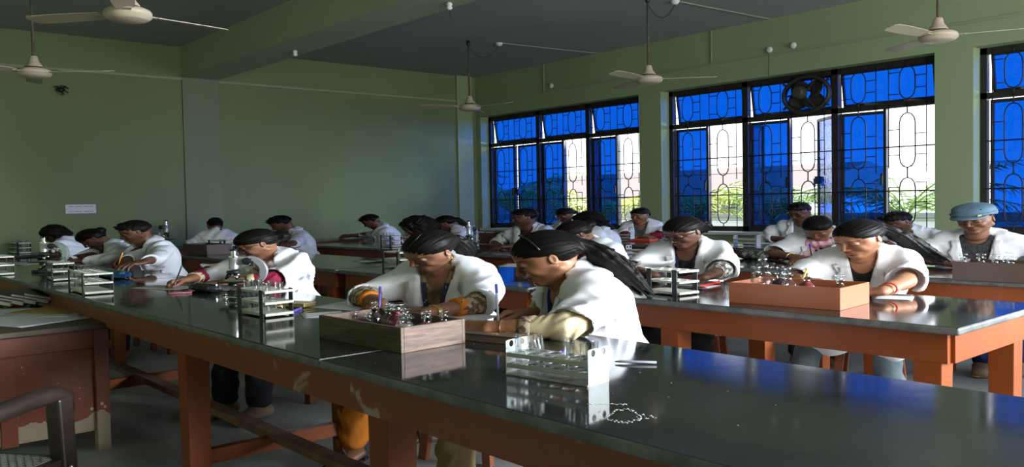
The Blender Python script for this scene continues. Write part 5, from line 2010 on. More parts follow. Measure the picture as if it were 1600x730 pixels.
def person(label, head_px, Yh, face=-90.0, hyaw=0.0, hpitch=25.0, hroll=0.0, female=True, hands=((0.36, 0.16), (0.36, -0.16)), pose=('rest', 'write'),
           q=1.0, skin=SK_B, coat=M_COAT, coat_end=0.95, under_end=None, under=None, under_cuff=None, shirt=M_NAVY, hair='ponytail', hairfn=None, legs=M_DKTROUS, shoe='shoe',
           twist=0.0, hip_adj=0.0, world_hands=None, neckopen=0.050, vbot=0.17, vw=0.058, flare=0.0, hs=(1.08, 0.82), detail=True, hdir=(None, None), elbow_out=(0.55, 0.55), stool_label=None,
           legdir=0.0, shrug=0.0, width=1.25, extras=None, back_view=False, handz=0.030, knee=None, feet=None):
    # ---- find lean so that the head lands on the wanted point
    target = PY(head_px[0], head_px[1], Yh)
    zt = target.z
    SP = 0.50 if female else 0.53
    WZ = 0.88
    TL = TZ / WZ
    hipz = 0.50 / WZ
    zt = zt / WZ

    def pose_at(lean, hz):
        sp = np.array([math.sin(lean), 0, math.cos(lean)])
        c7 = np.array([0, 0, hz]) + SP * sp
        a = 0.62 * lean + 0.45 * R(hpitch) * math.cos(R(hyaw))
        c = np.array([math.sin(a) * math.cos(R(hyaw) * 0.4), math.sin(a) * math.sin(R(hyaw) * 0.4), math.cos(a)])
        hc = c7 + 0.110 * c + np.array([0.015, 0, 0])
        return c7, hc
    best = min(((abs(pose_at(R(l), hipz)[1][2] - zt), l) for l in np.linspace(3, 62, 119)))
    lean = R(best[1])
    c7, hc = pose_at(lean, hipz)
    hipz += max(-0.06, min(0.10, zt - hc[2])) + hip_adj
    c7, hc = pose_at(lean, hipz)
    fa = R(face)
    RF = rot_z(fa)
    WS = np.array([width, width, WZ])
    off = RF @ (hc * WS)
    base = Vector((target.x - off[0], target.y - off[1], 0))
    Minv = np.linalg.inv(RF)

    def to_local(p):
        return (Minv @ (np.array([p[0] - base.x, p[1] - base.y, p[2]]))) / WS

    def fin(v):     # person coordinates -> object coordinates
        return np.asarray(v) * WS

    if feet is not None:
        knee = []
        for fp in feet:
            an_ = to_local(Pz(fp[0], fp[1], 0.075))
            kn_ = np.array([an_[0] - (fp[2] if len(fp) > 2 else 0.04), an_[1] * 0.8, hipz - 0.04])
            knee.append((kn_[0], kn_[1], kn_[2], an_[0] - kn_[0], an_[1]))
    # torso frame
    T = rot_y(lean)
    hip = np.array([0, 0, hipz])

    def tw(p):   # torso -> person
        return hip + T @ np.asarray(p, float)

    def wt(p):   # person -> torso
        return T.T @ (np.asarray(p, float) - hip)
    sw = 0.160 if female else 0.182
    sho = []
    for s in (1, -1):   # left, right
        p = np.array([-0.008, s * sw, SP - 0.075 + shrug])
        a = R(twist)
        p = np.array([p[0] * math.cos(a) - p[1] * math.sin(a), p[0] * math.sin(a) + p[1] * math.cos(a), p[2]])
        sho.append(tw(p))
    L1, L2 = (0.272, 0.245) if female else (0.29, 0.26)
    arms = []
    for i, s in enumerate((1, -1)):
        if world_hands and world_hands[i] is not None:
            W = to_local(world_hands[i])
        else:
            hx, hy = hands[i]
            W = np.array([c7[0] * 0.35 + hx, hy, (TZ + handz) / WZ])
        E, W = ik(sho[i], W, L1, L2, (-0.35, s * elbow_out[i], -0.75))
        if E[2] < TL + 0.04 and W[2] > TL - 0.02 and E[0] * WS[0] > 0.14:      # keep elbows off the tabletop
            E[2] = TL + 0.045
        d = (W - E) / np.linalg.norm(W - E)
        arms.append((sho[i], E, W, d))
    # ---- head frame
    RH = rot_z(R(hyaw)) @ rot_y(R(hpitch)) @ rot_x(R(hroll))

    HS = np.array([hs[0], hs[0], hs[1]])

    def hw(v):
        return hc + (np.asarray(v) @ RH.T) * HS

    def wh(p):
        return RH.T @ ((np.asarray(p) - hc) / HS)
    hh = (0.0030 if q >= 1 else 0.0042 if q >= 0.6 else 0.0065)
    V, Q, Cc = [], [], []
    nv = 0

    def add(v, qd, c=None):
        nonlocal nv
        if len(v) == 0:
            return
        V.append(v)
        Q.append(qd + nv)
        Cc.append(np.ones((len(v), 3)) if c is None else c)
        nv += len(v)
    v, qd = head_mesh(hh, female, wh(c7 + np.array([0.0, 0, -0.02])))
    add(hw(v), qd, paint_head(v, female))
    # upper body skin
    Vt = Vol((-0.2, -0.3, -0.1), (0.2, 0.3, 0.6), 0.011)
    torso_prims(Vt, None, female, -0.006)
    Vt.op(rc((-0.01, 0, SP - 0.08), (-0.005, 0, SP + 0.03), 0.052, 0.046), 0.03)
    v, qd = Vt.mesh()
    add(tw_arr(v, hip, T), qd)
    tips_all = []
    ah = 0.0034 if q >= 1 else 0.0048 if q >= 0.6 else 0.0075
    sc = 1.0 if female else 1.08
    for i, s in enumerate((1, -1)):
        S, E, W, d = arms[i]
        # hand frame
        if hdir[i] is not None:
            a = R(hdir[i]) - fa
            x = np.array([math.cos(a), math.sin(a), -0.10])
        else:
            x = np.array([d[0], d[1], min(max(d[2], -0.35), 0.0) - 0.05])
            x[1] += -s * 0.18
        x /= np.linalg.norm(x)
        up = np.array([0, 0, 1.0])
        z = up - x * (up @ x)
        z /= np.linalg.norm(z)
        roll = R(32) if pose[i] in ('write', 'hold') else R(6)
        y = np.cross(z, x)
        # thumb is on the inner side: left hand (+y person) has thumb at -y
        ts = -s
        z2 = z * math.cos(roll) - y * ts * math.sin(roll) * -1 * -1
        z2 = z2 - x * (z2 @ x)
        z2 /= np.linalg.norm(z2)
        y = np.cross(z2, x)
        RH_ = np.stack([x, y, z2], 1)
        loc = lambda p: RH_.T @ (np.asarray(p) - W)
        e, so = loc(E), loc(S)
        mid = e + (so - e) * 0.75
        pts = np.array([e, mid, (0.22, 0.09, 0.05), (-0.03, -0.09, -0.12)])
        Va = Vol(pts.min(0) - 0.06, np.maximum(pts.max(0) + 0.05, (0.2, 0.06, 0.04)), ah)
        rw = 0.0225 * sc
        fl = ((0, 1, 0), 1.18)
        Va.op(rc((0.0, 0, 0), e * 0.35, rw, rw * 1.15, fl), 0.01)
        Va.op(rc(e * 0.35, e * 0.8, rw * 1.15, 0.036 * sc), 0.02)
        Va.op(rc(e * 0.8, e, 0.036 * sc, 0.035 * sc), 0.015)
        Va.op(rc(e, mid, 0.035 * sc, 0.046 * sc), 0.02)
        tips = hand_prims(Va, ts, pose[i], sc)
        v, qd = Va.mesh()
        col = np.ones((len(v), 3))
        if q >= 1:
            for tp, td in tips:
                c = tp + np.array([0.002, 0, 0.004])
                w = np.clip(1.3 - np.linalg.norm((v - c) / 0.0058, axis=1), 0, 0.3) / 0.3
                col = col * (1 + 0.35 * w[:, None])
        pw = v @ RH_.T + W
        add(pw, qd, col)
        tips_all.append([W + RH_ @ t[0] for t in tips] + [RH_])
    # feet are built with the legs
    if legs is not None:
        for s in (1, -1):
            kn = np.array([0.40, s * 0.10, hipz - 0.05]) if knee is None else np.array(knee[0 if s > 0 else 1])
            an = kn + np.array([0.03, s * 0.0, -kn[2] + 0.085]) if knee is None else np.array([kn[0] + kn[3] if len(kn) > 3 else kn[0] + 0.03, kn[4] if len(kn) > 4 else kn[1], 0.085])
            Vf = Vol((an[0] - 0.09, an[1] - 0.06, 0.0), (an[0] + 0.2, an[1] + 0.06, 0.26), 0.005 if q >= 0.6 else 0.009)
            Vf.op(rc(an + (0, 0, 0.14), an, 0.042, 0.034), 0)
            Vf.op(rc(an + (-0.03, 0, -0.045), an + (0.02, 0, -0.04), 0.030, 0.032), 0.02)
            Vf.op(rc(an + (0.0, 0, -0.03), an + (0.125, 0, -0.062), 0.034, 0.018, ((0, 1, 0), 1.5)), 0.02)
            for k in range(5):
                y0 = (k - 2) * 0.0165 * 1.0
                Vf.op(rc(an + (0.12, y0 * 0.9, -0.066), an + (0.155 - 0.006 * abs(k - (3 if s > 0 else 1)), y0, -0.071), 0.0105, 0.0095), 0.003)
            v, qd = Vf.mesh()
            add(v, qd)
    Va_ = np.concatenate(V)
    me = np_mesh('person', fin(Va_), np.concatenate(Q))
    ca = me.color_attributes.new('Col', 'FLOAT_COLOR', 'POINT')
    cols = np.ones((nv, 4), np.float32)
    cols[:, :3] = np.concatenate(Cc)
    ca.data.foreach_set('color', cols.ravel())
    root = mesh_obj('person', me, skin, None, smooth=True)
    root.location = base
    root.rotation_euler = (0, 0, fa)
    tag(root, label, 'person', 'students in white lab coats')

    def child(name, v, qd, m):
        if len(v) == 0:
            return None
        return mesh_obj(name, np_mesh(name, fin(v), qd), m, root, smooth=True)

    # ---- clothing in torso coordinates
    ch_ = 0.0075 if q >= 1 else 0.0095 if q >= 0.6 else 0.0125
    A = [[wt(p) for p in a[:3]] for a in arms]
    allp = np.array([p for a in A for p in a[:2]] + [wt((0.42, 0.2, hipz - 0.05)), wt((0.42, -0.2, hipz - 0.05))])
    # shirt
    sv = Vol((-0.2, -0.28, -0.1), (0.22, 0.28, SP + 0.08), 0.0095)
    torso_prims(sv, None, female, 0.003)
    sv.op(rc((-0.01, 0, SP - 0.06), (0.0, 0, SP + 0.02), 0.06, 0.055), 0.03)
    nd_ = 0.095 if female else 0.07
    sv.op(el((0.06, 0, SP - 0.005), (0.11, neckopen * 0.9, nd_ * 0.72)), 0.01, 's')
    sv.op(rc((-0.02, 0, SP - 0.03), (0.05, 0, SP + 0.12), 0.054, 0.07), 0.005, 's')
    v, qd = sv.mesh()
    child('shirt', tw_arr(v, hip, T), qd, shirt)
    # coat
    lo = np.minimum(allp.min(0) - 0.12, (-0.22, -0.3, -0.12))
    hi = np.maximum(allp.max(0) + 0.12, (0.24, 0.3, SP + 0.06))
    cv = Vol(lo, hi, ch_)
    torso_prims(cv, None, female, 0.020, k=0.06)
    # skirt of the coat over seat and thighs
    down = wt(hip + np.array([-0.03, 0, -0.12]))
    for s in (-1, 1):
        cv.op(rc((-0.02, s * 0.09, 0.0), down + (0, s * 0.11, 0), 0.105, 0.10), 0.05)
        th = wt(np.array([0.25, s * 0.11, hipz - 0.03]))
        cv.op(rc((0, s * 0.09, 0.02), th, 0.105, 0.085), 0.05)
    cv.op(custom(lambda X, Y, Z: (T[2, 0] * X + T[2, 2] * Z + hipz) - 0.43 + 0 * Y, lo, hi), 0.0, 's')
    fold = []
    SLV = []
    for i, s in enumerate((1, -1)):
        S_, E_, W_ = A[i]
        ab = E_ - S_
        inner = S_ + np.array([0, -s * 0.03, -0.01])
        cv.op(rc(inner, S_ + ab * 0.45, 0.060, 0.063), 0.05)
        if coat_end <= 1.0:
            end = S_ + ab * coat_end
            u_ = ab / np.linalg.norm(ab)
            cv.op(cc(S_ + ab * 0.2, end, 0.062, 0.074), 0.02)
            SLV.append((S_ + ab * (coat_end - 0.22), end + u_ * 0.03, 0.056, 0.068))
        else:
            fr = coat_end - 1.0
            end = E_ + (W_ - E_) * fr
            u_ = (W_ - E_) / np.linalg.norm(W_ - E_)
            cv.op(rc(S_ + ab * 0.3, E_, 0.062, 0.056), 0.03)
            cv.op(cc(E_, end, 0.056 + flare * 0.3, 0.043 + flare), 0.025)
            SLV.append((end - u_ * 0.05, end + u_ * 0.03, 0.033 + flare, 0.034 + flare))
        fold.append((S_, E_, end))
    rs = random.Random(hash(label) % 1000 if False else int(abs(head_px[0])))
    ph = [rs.uniform(0, 6.28) for _ in range(8)]

    def folds(X, Y, Z):
        g = 0.0
        a1 = 0.0068 * np.sin(34 * Z + 9 * np.sin(6 * Y + ph[0]) + 16 * X + ph[1])
        a2 = 0.0058 * np.sin(46 * Y + 7 * np.sin(8 * Z + ph[2]) - 12 * Z + ph[3])
        g = g + a1 * np.sin(7 * X + 5 * Y + ph[4]) + a2 * np.sin(6 * Z - 4 * X + ph[5])
        for (S_, E_, end) in fold:
            for c, amp, rad, fr in ((S_ + (0, 0, -0.07), 0.0075, 0.10, 95), (E_, 0.003, 0.07, 120), ((S_ + E_) / 2, 0.0045, 0.09, 80)):
                r2 = ((X - c[0]) ** 2 + (Y - c[1]) ** 2 + (Z - c[2]) ** 2) / (rad * rad)
                ax = (E_ - S_)
                ax = ax / np.linalg.norm(ax)
                lon = X * ax[0] + Y * ax[1] + Z * ax[2]
                rid = 1 - 2 * np.abs(np.sin(0.5 * (fr * lon + 4 * np.sin(16 * (X - Y) + ph[6]) + 26 * (Y - Z) + ph[7]))) ** 0.7
                g = g - amp * 1.15 * np.exp(-r2) * rid
        return g
    cv.disp(folds)
    for sl_ in SLV:
        cv.op(cc(*sl_), 0.0, 's', pad=0.0)
    # V opening: removes the front of the coat down to vbot along the spine
    zt_ = SP - 0.035

    def wedge(X, Y, Z):
        w = np.clip((Z - vbot) / (zt_ - vbot), 0, 1.4) * vw
        return np.maximum(np.maximum(np.abs(Y) - w, -(X - 0.02)), -(Z - vbot))
    cv.op(custom(wedge, (0.0, -0.13, vbot), (0.3, 0.13, SP + 0.1)), 0.004, 's', pad=0.0)
    cv.op(cc((-0.006, 0, SP - 0.08), (-0.020, 0, SP + 0.030), 0.085, 0.060), 0.03)
    cv.op(custom(wedge, (0.0, -0.13, vbot), (0.3, 0.13, SP + 0.1)), 0.004, 's', pad=0.0)
    cv.op(rc((-0.012, 0, SP - 0.03), (0.02, 0, SP + 0.14), 0.046, 0.060), 0.004, 's')
    # front edge line below the V
    cv.op(custom(lambda X, Y, Z: np.maximum(np.maximum(np.abs(Y) - 0.003, -(X - 0.085)), Z - vbot), (0.08, -0.01, -0.1), (0.3, 0.01, vbot)), 0.0, 's', pad=0.0)
    v, qd = cv.mesh()
    coat_o = child('lab_coat', tw_arr(v, hip, T), qd, coat)
    # collar and lapels laid on the coat
    if detail:
        bvh = BVHTree.FromPolygons([Vector(p) for p in v], [tuple(int(i_) for i_ in f_) for f_ in qd])
        Tm = Matrix(((T[0, 0] * WS[0], T[0, 1] * WS[0], T[0, 2] * WS[0], hip[0] * WS[0]), (T[1, 0] * WS[1], T[1, 1] * WS[1], T[1, 2] * WS[1], hip[1]), (T[2, 0] * WS[2], T[2, 1] * WS[2], T[2, 2] * WS[2], hip[2] * WS[2]), (0, 0, 0, 1)))
        for s in (1, -1):
            rows = []
            n = 9
            for a in range(n + 1):
                t = a / n
                z = vbot + 0.01 + (zt_ - 0.005 - vbot) * t
                inner = vw * (z - vbot) / (zt_ - vbot) + 0.001
                wdt = 0.052 * math.sin(PI * min(1, t * 1.25) / 2) if t < 0.72 else (0.052 + 0.012 * (t < 0.8))
                if t > 0.86:
                    wdt *= 0.7
                rows.append([(0.1, s * (inner + wdt * b / 4), z) for b in range(5)])
            pr = project_patch(bvh, rows, 0.007)
            for r_ in pr:
                r_[4] = r_[4] + Vector((0.008, 0, 0))
                r_[3] = r_[3] + Vector((0.005, 0, 0))
            patch_mesh(pr, 'lapel', coat, root, 0.006, Tm)
        rows = []
        for a in range(23):
            ph_ = R(-140 + 280 * a / 22)
            cx, cy = -math.cos(ph_), math.sin(ph_)
            fr = 0.5 + 0.5 * math.cos(ph_)
            row = []
            for b, (rr, dz) in enumerate(((0.048, 0.018), (0.050, 0.046), (0.058, 0.052), (0.076, 0.036), (0.096, 0.010), (0.108, -0.004))):
                x_ = -0.008 + cx * rr * 0.95
                y_ = cy * rr
                z_ = SP - 0.012 + dz - 0.085 * (1 - fr) ** 1.4
                p = Vector((x_, y_, z_))
                if b >= 3:
                    hit = bvh.find_nearest(p)
                    if hit[0] is not None and (hit[0] - p).length < 0.06:
                        q2 = hit[0] + hit[1] * (0.012 if b == 3 else 0.009)
                        p = p.lerp(q2, 0.55 if b == 3 else 1.0)
                row.append(p)
            rows.append(row)
        patch_mesh(rows, 'collar', coat, root, 0.006, Tm)
        # breast pocket on the left chest
        if q >= 0.6:
            s = 1
            rows = [[(0.1, 0.095 + 0.075 * (b / 4), 0.30 - 0.085 * a / 4) for b in range(5)] for a in range(5)]
            patch_mesh(project_patch(bvh, rows, 0.0035), 'pocket', coat, root, 0.004, Tm)
            rows = [[(0.1, s * 0.022 + 0.006 * math.cos(k_), vbot - 0.03 - 0.0 + 0.006 * math.sin(k_)) for k_ in (0, PI / 2)] for _ in (0, 1)]
    # sleeves of the garment beneath
    if under is not None:
        for i, s in enumerate((1, -1)):
            S_, E_, W_ = arms[i][:3]
            fr = under_end[i] if isinstance(under_end, (tuple, list)) else under_end
            lo_ = np.minimum(np.minimum(S_, E_), W_) - 0.08
            hi_ = np.maximum(np.maximum(S_, E_), W_) + 0.08
            uv = Vol(lo_, hi_, 0.0055 if q >= 1 else 0.009)
            uv.op(rc(S_ + (E_ - S_) * 0.35, E_, 0.050, 0.046), 0)
            end = E_ + (W_ - E_) * (fr - 1.0)
            if fr > 1:
                u_ = (W_ - E_) / np.linalg.norm(W_ - E_)
                uv.op(cc(E_, end, 0.047, 0.039), 0.03)
                uv.op(cc(end - u_ * 0.03, end + u_ * 0.03, 0.033, 0.036), 0.0, 's', pad=0.0)
            ab = (W_ - E_) / np.linalg.norm(W_ - E_)
            uv.disp(lambda X, Y, Z: 0.0035 * np.sin(85 * (X * ab[0] + Y * ab[1] + Z * ab[2]) + 6 * np.sin(30 * (X - Y + Z)) + ph[0]) * np.sin(25 * (X + Y) + ph[1]))
            v, qd = uv.mesh()
            sl = child('sleeve', v, qd, under)
            if under_cuff is not None and fr > 1:
                mb = MB()
                u_ = Vector(ab)
                c0, c1 = Vector(end), Vector(end) - u_ * 0.028
                mb.tube([c1 - u_ * 0.004, c1, c0, c0 + u_ * 0.004], [0.0390, 0.0420, 0.0405, 0.034], 20)
                ob = mb.build('cuff', under_cuff, sl, smooth=True)
                for vv in ob.data.vertices:
                    vv.co.x *= WS[0]
                    vv.co.y *= WS[1]
                    vv.co.z *= WS[2]
    # hair
    if hairfn is not None:
        hv = hairfn(hh * 1.25, wh, hipz, c7)
        v, qd = hv.mesh()
        ho = child('hair', hw(v), qd, M_HAIR)
    else:
        ho = None
    # legs
    if legs is not None:
        for_s = []
        lh = 0.009 if q >= 0.6 else 0.014
        kl = [k_[1] for k_ in knee] + [k_[4] for k_ in knee if len(k_) > 4] if knee is not None else [0.1]
        kx = [k_[0] + (k_[3] if len(k_) > 3 else 0) for k_ in knee] if knee is not None else [0.5]
        lv = Vol((-0.2, min(-0.3, min(kl) - 0.1), 0.05), (max(0.6, max(kx) + 0.12), max(0.3, max(kl) + 0.1), hipz + 0.15), lh)
        for s in (1, -1):
            kn = np.array([0.40, s * 0.10, hipz - 0.05]) if knee is None else np.array(knee[0 if s > 0 else 1][:3])
            kk = knee[0 if s > 0 else 1] if knee is not None else None
            an = kn + np.array([0.03, 0, -kn[2] + 0.085]) if knee is None else np.array([kn[0] + (kk[3] if len(kk) > 3 else 0.03), kk[4] if len(kk) > 4 else kn[1], 0.085])
            lv.op(rc((0, s * 0.085, hipz), kn, 0.085, 0.060), 0.04)
            lv.op(rc(kn, an + (0, 0, 0.03), 0.060, 0.048), 0.03)
            lv.op(rc(an + (0, 0, 0.20), an + (0, 0, 0.045), 0.055, 0.054), 0.03)
            for_s.append(an)
        lv.disp(lambda X, Y, Z: 0.005 * np.sin(60 * Z + 7 * np.sin(18 * Y + ph[2]) + 20 * X + ph[3]) * np.sin(14 * X + ph[4]))
        v, qd = lv.mesh()
        child('trousers', v, qd, legs)
        for an in for_s:
            if shoe == 'shoe':
                fv = Vol((an[0] - 0.08, an[1] - 0.07, 0), (an[0] + 0.21, an[1] + 0.07, 0.15), 0.006)
                fv.op(rc(an + (-0.03, 0, -0.042), an + (0.13, 0, -0.048), 0.040, 0.034, ((0, 1, 0), 1.25)), 0)
                fv.op(rc(an + (-0.02, 0, -0.02), an + (0.02, 0, -0.02), 0.04, 0.04), 0.02)
                fv.op(custom(lambda X, Y, Z: Z - 0.006 + 0 * X + 0 * Y, (-1, -1, -1), (1, 1, 0.006)), 0, 's')
                v, qd = fv.mesh()
                child('shoe', v, qd, M_BROWNSHOE)
            elif shoe == 'sandal':
                mb = MB()
                poly = [(-0.055, -0.03), (0.02, -0.032), (0.10, -0.045), (0.15, -0.040), (0.172, 0.0), (0.15, 0.040), (0.10, 0.045), (0.02, 0.032), (-0.055, 0.03)]
                mb.prism([(x * WS[0], y * WS[1]) for x, y in poly], 0.014, Matrix.Translation((an[0] * WS[0], an[1] * WS[1], 0.007)))
                for pts in (((0.14, -0.046, 0.012), (0.11, -0.02, 0.048), (0.11, 0.02, 0.048), (0.14, 0.046, 0.012)),
                            ((0.03, -0.042, 0.01), (0.06, 0.0, 0.085), (0.03, 0.042, 0.01)),
                            ((-0.02, -0.034, 0.01), (-0.02, -0.042, 0.08), (0.04, 0.0, 0.10), (-0.02, 0.042, 0.08), (-0.02, 0.034, 0.01))):
                    mb.tube([((an[0] + x) * WS[0], (an[1] + y) * WS[1], z * WS[2]) for x, y, z in pts], 0.0065, 6)
                mb.build('sandal', M_SANDAL, root, smooth=False)
    info = dict(root=root, arms=arms, tips=tips_all, hc=hc, RH=RH, fin=fin, hw=hw, c7=c7, hip=hip, T=T, WS=WS, base=base, fa=fa, RF=RF, tw=tw, hair=ho, SP=SP, wh=wh, lean=lean, vbot=vbot, zt=zt_)
    if not stool_label:
        stool_label = 'wooden stool under the ' + ' '.join(label.split(',')[0].split()[:9])
    stool(base.x, base.y, fa + PI / 2, stool_label)
    if extras:
        extras(info)
    ALL_PEOPLE.append(info)
    return info


def tw_arr(v, hip, T):
    return np.asarray(v) @ T.T + hip


def to_world(info, p):
    q = info['RF'] @ (np.asarray(p) * info['WS'])
    return Vector((q[0] + info['base'].x, q[1] + info['base'].y, q[2]))


# ------------------------------------------------------------------ hair styles (head frame)
def chain(V, pts, rs, k=0.02, flat=None):
    for a, b, ra, rb in zip(pts[:-1], pts[1:], rs[:-1], rs[1:]):
        V.op(rc(a, b, ra, rb, flat), k)


def hair_tied(length=0.30, reach=0.12, drop=0.20, side=0.0, thick=0.030, seed=1, front=0.034, part=False, tail_back=True, tie=(-0.100, 0, 0.010), wav=0.0022, spread=None, band=True):
    def fn(h, wh, hipz, c7):
        # tail in head coordinates: starts at the tie, falls in world down onto the back
        g = wh(c7 * 0 + np.array([0, 0, 0])) - wh(np.array([0, 0, 1.0]))       # world down in head frame
        g /= np.linalg.norm(g)
        back = wh(c7 + np.array([-1.0, side, 0])) - wh(c7)
        back /= np.linalg.norm(back)
        t0 = np.array(tie)
        pts = [t0, t0 + (-0.022, 0, -0.004)]
        n = 7
        for i in range(1, n + 1):
            t = i / n
            if tail_back:
                p = pts[1] + back * reach * t ** 0.85 + g * drop * t ** 0.9
            else:
                p = pts[1] + back * 0.02 * t + g * length * t
            pts.append(p)
        rs_ = [0.026, 0.020] + [thick * (0.85 + 0.35 * math.sin(PI * min(1, i / n * 1.1))) * (1 - 0.62 * (i / n) ** 3) for i in range(1, n + 1)]
        P = np.array(pts)
        V = Vol(np.minimum(P.min(0) - thick * 1.6, (-0.13, -0.10, -0.09)), np.maximum(P.max(0) + thick * 1.6, (0.12, 0.10, 0.14)), h)
        # copy the cap by rebuilding it inside the bigger volume
        V.op(el((-0.018, 0, 0.034), (0.094, 0.0755, 0.088)), 0)
        V.op(el((0.020, 0, 0.040), (0.0620, 0.0625, 0.0515)), 0.02)
        V.op(el((-0.085, 0, 0.01), (0.030, 0.040, 0.040)), 0.03)
        nn = np.array((0.75, 0, -0.66))
        nn /= np.linalg.norm(nn)
        V.op(custom(lambda X, Y, Z: -(X * nn[0] + Z * nn[2] - front - 0.006 - 1.6 * Y * Y), (-0.1, -0.15, -0.1), (0.15, 0.15, 0.2)), 0.020, 's')
        V.op(custom(lambda X, Y, Z: Z + 0.052 + 0.35 * X + 0 * Y, (-0.2, -0.15, -0.12), (0.15, 0.15, 0.0)), 0.008, 's')
        for s in (-1, 1):
            V.op(el((0.008, s * 0.082, -0.020), (0.034, 0.024, 0.036)), 0.006, 's')
        Q_ = P.copy()
        for a, b, ra, rb in zip(Q_[:-1], Q_[1:], rs_[:-1], rs_[1:]):
            V.op(rc(a, b, ra, rb * 0.95), 0.015)
        rnd = random.Random(seed)
        for k in range(7 + (spread or 0)):
            far = k >= 4
            o1 = np.array([rnd.uniform(-1, 1), rnd.uniform(-1, 1), rnd.uniform(-1, 1)])
            o1 /= np.linalg.norm(o1)
            j0 = rnd.randint(1, 3) if not far else rnd.randint(3, 5)
            q0 = P[j0] + o1 * rs_[j0] * 0.6
            ph1 = rnd.uniform(0, 6)
            for j in range(j0 + 1, len(P)):
                t = (j - j0) / (len(P) - j0)
                q1 = P[j] + o1 * (rs_[j] * 0.85 + (0.030 * t * t if far else 0.004)) + np.array([math.sin(5 * t + ph1), math.cos(4 * t + ph1), 0]) * 0.005
                V.op(rc(q0, q1, 0.010 * (1 - 0.45 * t), 0.010 * (1 - 0.45 * (t + 0.12))), 0.007)
                q0 = q1
        tx, ty, tz = tie

        def dsp(X, Y, Z):
            th_ = np.arctan2(Y - ty, (Z - tz) + 0 * X)
            headside = 1 / (1 + np.exp(-(X - tx - 0.01) * 120))
            a = 0.0012 * (np.sin(26 * th_ + 14 * X) * 0.6 + np.sin(45 * th_ - 18 * X) * 0.4)
            dv = P[-1] - P[1]
            dv = dv / np.linalg.norm(dv)
            e1 = np.cross(dv, (0.3, 1.0, 0.1))
            e1 /= np.linalg.norm(e1)
            e2 = np.cross(dv, e1)
            lon = X * dv[0] + Y * dv[1] + Z * dv[2]
            c1 = X * e1[0] + Y * e1[1] + Z * e1[2]
            c2 = X * e2[0] + Y * e2[1] + Z * e2[2]
            b = wav * (np.sin(330 * c1 + 3 * np.sin(16 * lon)) * 0.7 + np.sin(300 * c2 + 3 * np.cos(14 * lon)) * 0.7)
            return a * headside + b * (1 - headside)
        V.disp(dsp)
        if part:
            V.op(rc((0.082, 0.006, 0.092), (-0.01, 0.006, 0.126), 0.0042, 0.0042), 0.004, 's')
        return V
    return fn


def hair_short(seed=1, front=0.028, vol=0.010, thick=0.006, fringe=0.0):
    def fn(h, wh, hipz, c7):
        V = Vol((-0.14, -0.11, -0.1), (0.13, 0.11, 0.17), h)
        V.op(el((-0.016, 0, 0.036), (0.090 + thick, 0.070 + thick * 0.7, 0.082 + thick + vol * 0.5)), 0)
        V.op(el((0.028, 0, 0.066), (0.062, 0.060, 0.036 + vol)), 0.02)
        nn = np.array((0.82, 0, -0.57))
        nn /= np.linalg.norm(nn)
        V.op(custom(lambda X, Y, Z: -(X * nn[0] + Z * nn[2] - front - fringe - 1.0 * Y * Y), (-0.1, -0.15, -0.12), (0.15, 0.15, 0.2)), 0.005, 's')
        V.op(custom(lambda X, Y, Z: Z + 0.050 + 0.5 * X + 0 * Y, (-0.2, -0.15, -0.14), (0.15, 0.15, 0.03)), 0.008, 's')
        for s in (-1, 1):
            V.op(el((0.010, s * 0.082, -0.020), (0.034, 0.026, 0.038)), 0.006, 's')
        rnd = random.Random(seed)
        for k in range(26):
            y = rnd.uniform(-0.055, 0.055)
            x = rnd.uniform(-0.05, 0.07)
            z = 0.116 - 2.4 * x * x * 2.2 - 5 * y * y + vol * 0.4
            V.op(rc((x, y, z - 0.012), (x + rnd.uniform(0.005, 0.028), y + rnd.uniform(-0.015, 0.015), z + rnd.uniform(0.0, 0.010)), 0.010, 0.004), 0.008)
        V.disp(lambda X, Y, Z: 0.0016 * np.sin(140 * Y + 50 * np.sin(14 * X + seed)) + 0.0012 * np.sin(120 * X + 90 * Z + 5 * np.sin(60 * Y)))
        return V
    return fn


def hair_bun(seed=1, front=0.034, part=False, bun=(-0.108, 0, -0.02), r=0.036, loose=False):
    def fn(h, wh, hipz, c7):
        V = hair_cap(h, front=front, thick=0.005, seed=seed, part=part, strands=0.0012, tie=bun, ears=loose)
        V.op(el(bun, (r * 0.85, r * 1.1, r)), 0.012)
        V.disp(lambda X, Y, Z: 0.0012 * np.sin(150 * Z + 60 * Y + 6 * np.sin(50 * X)) * (X < -0.085))
        return V
    return fn


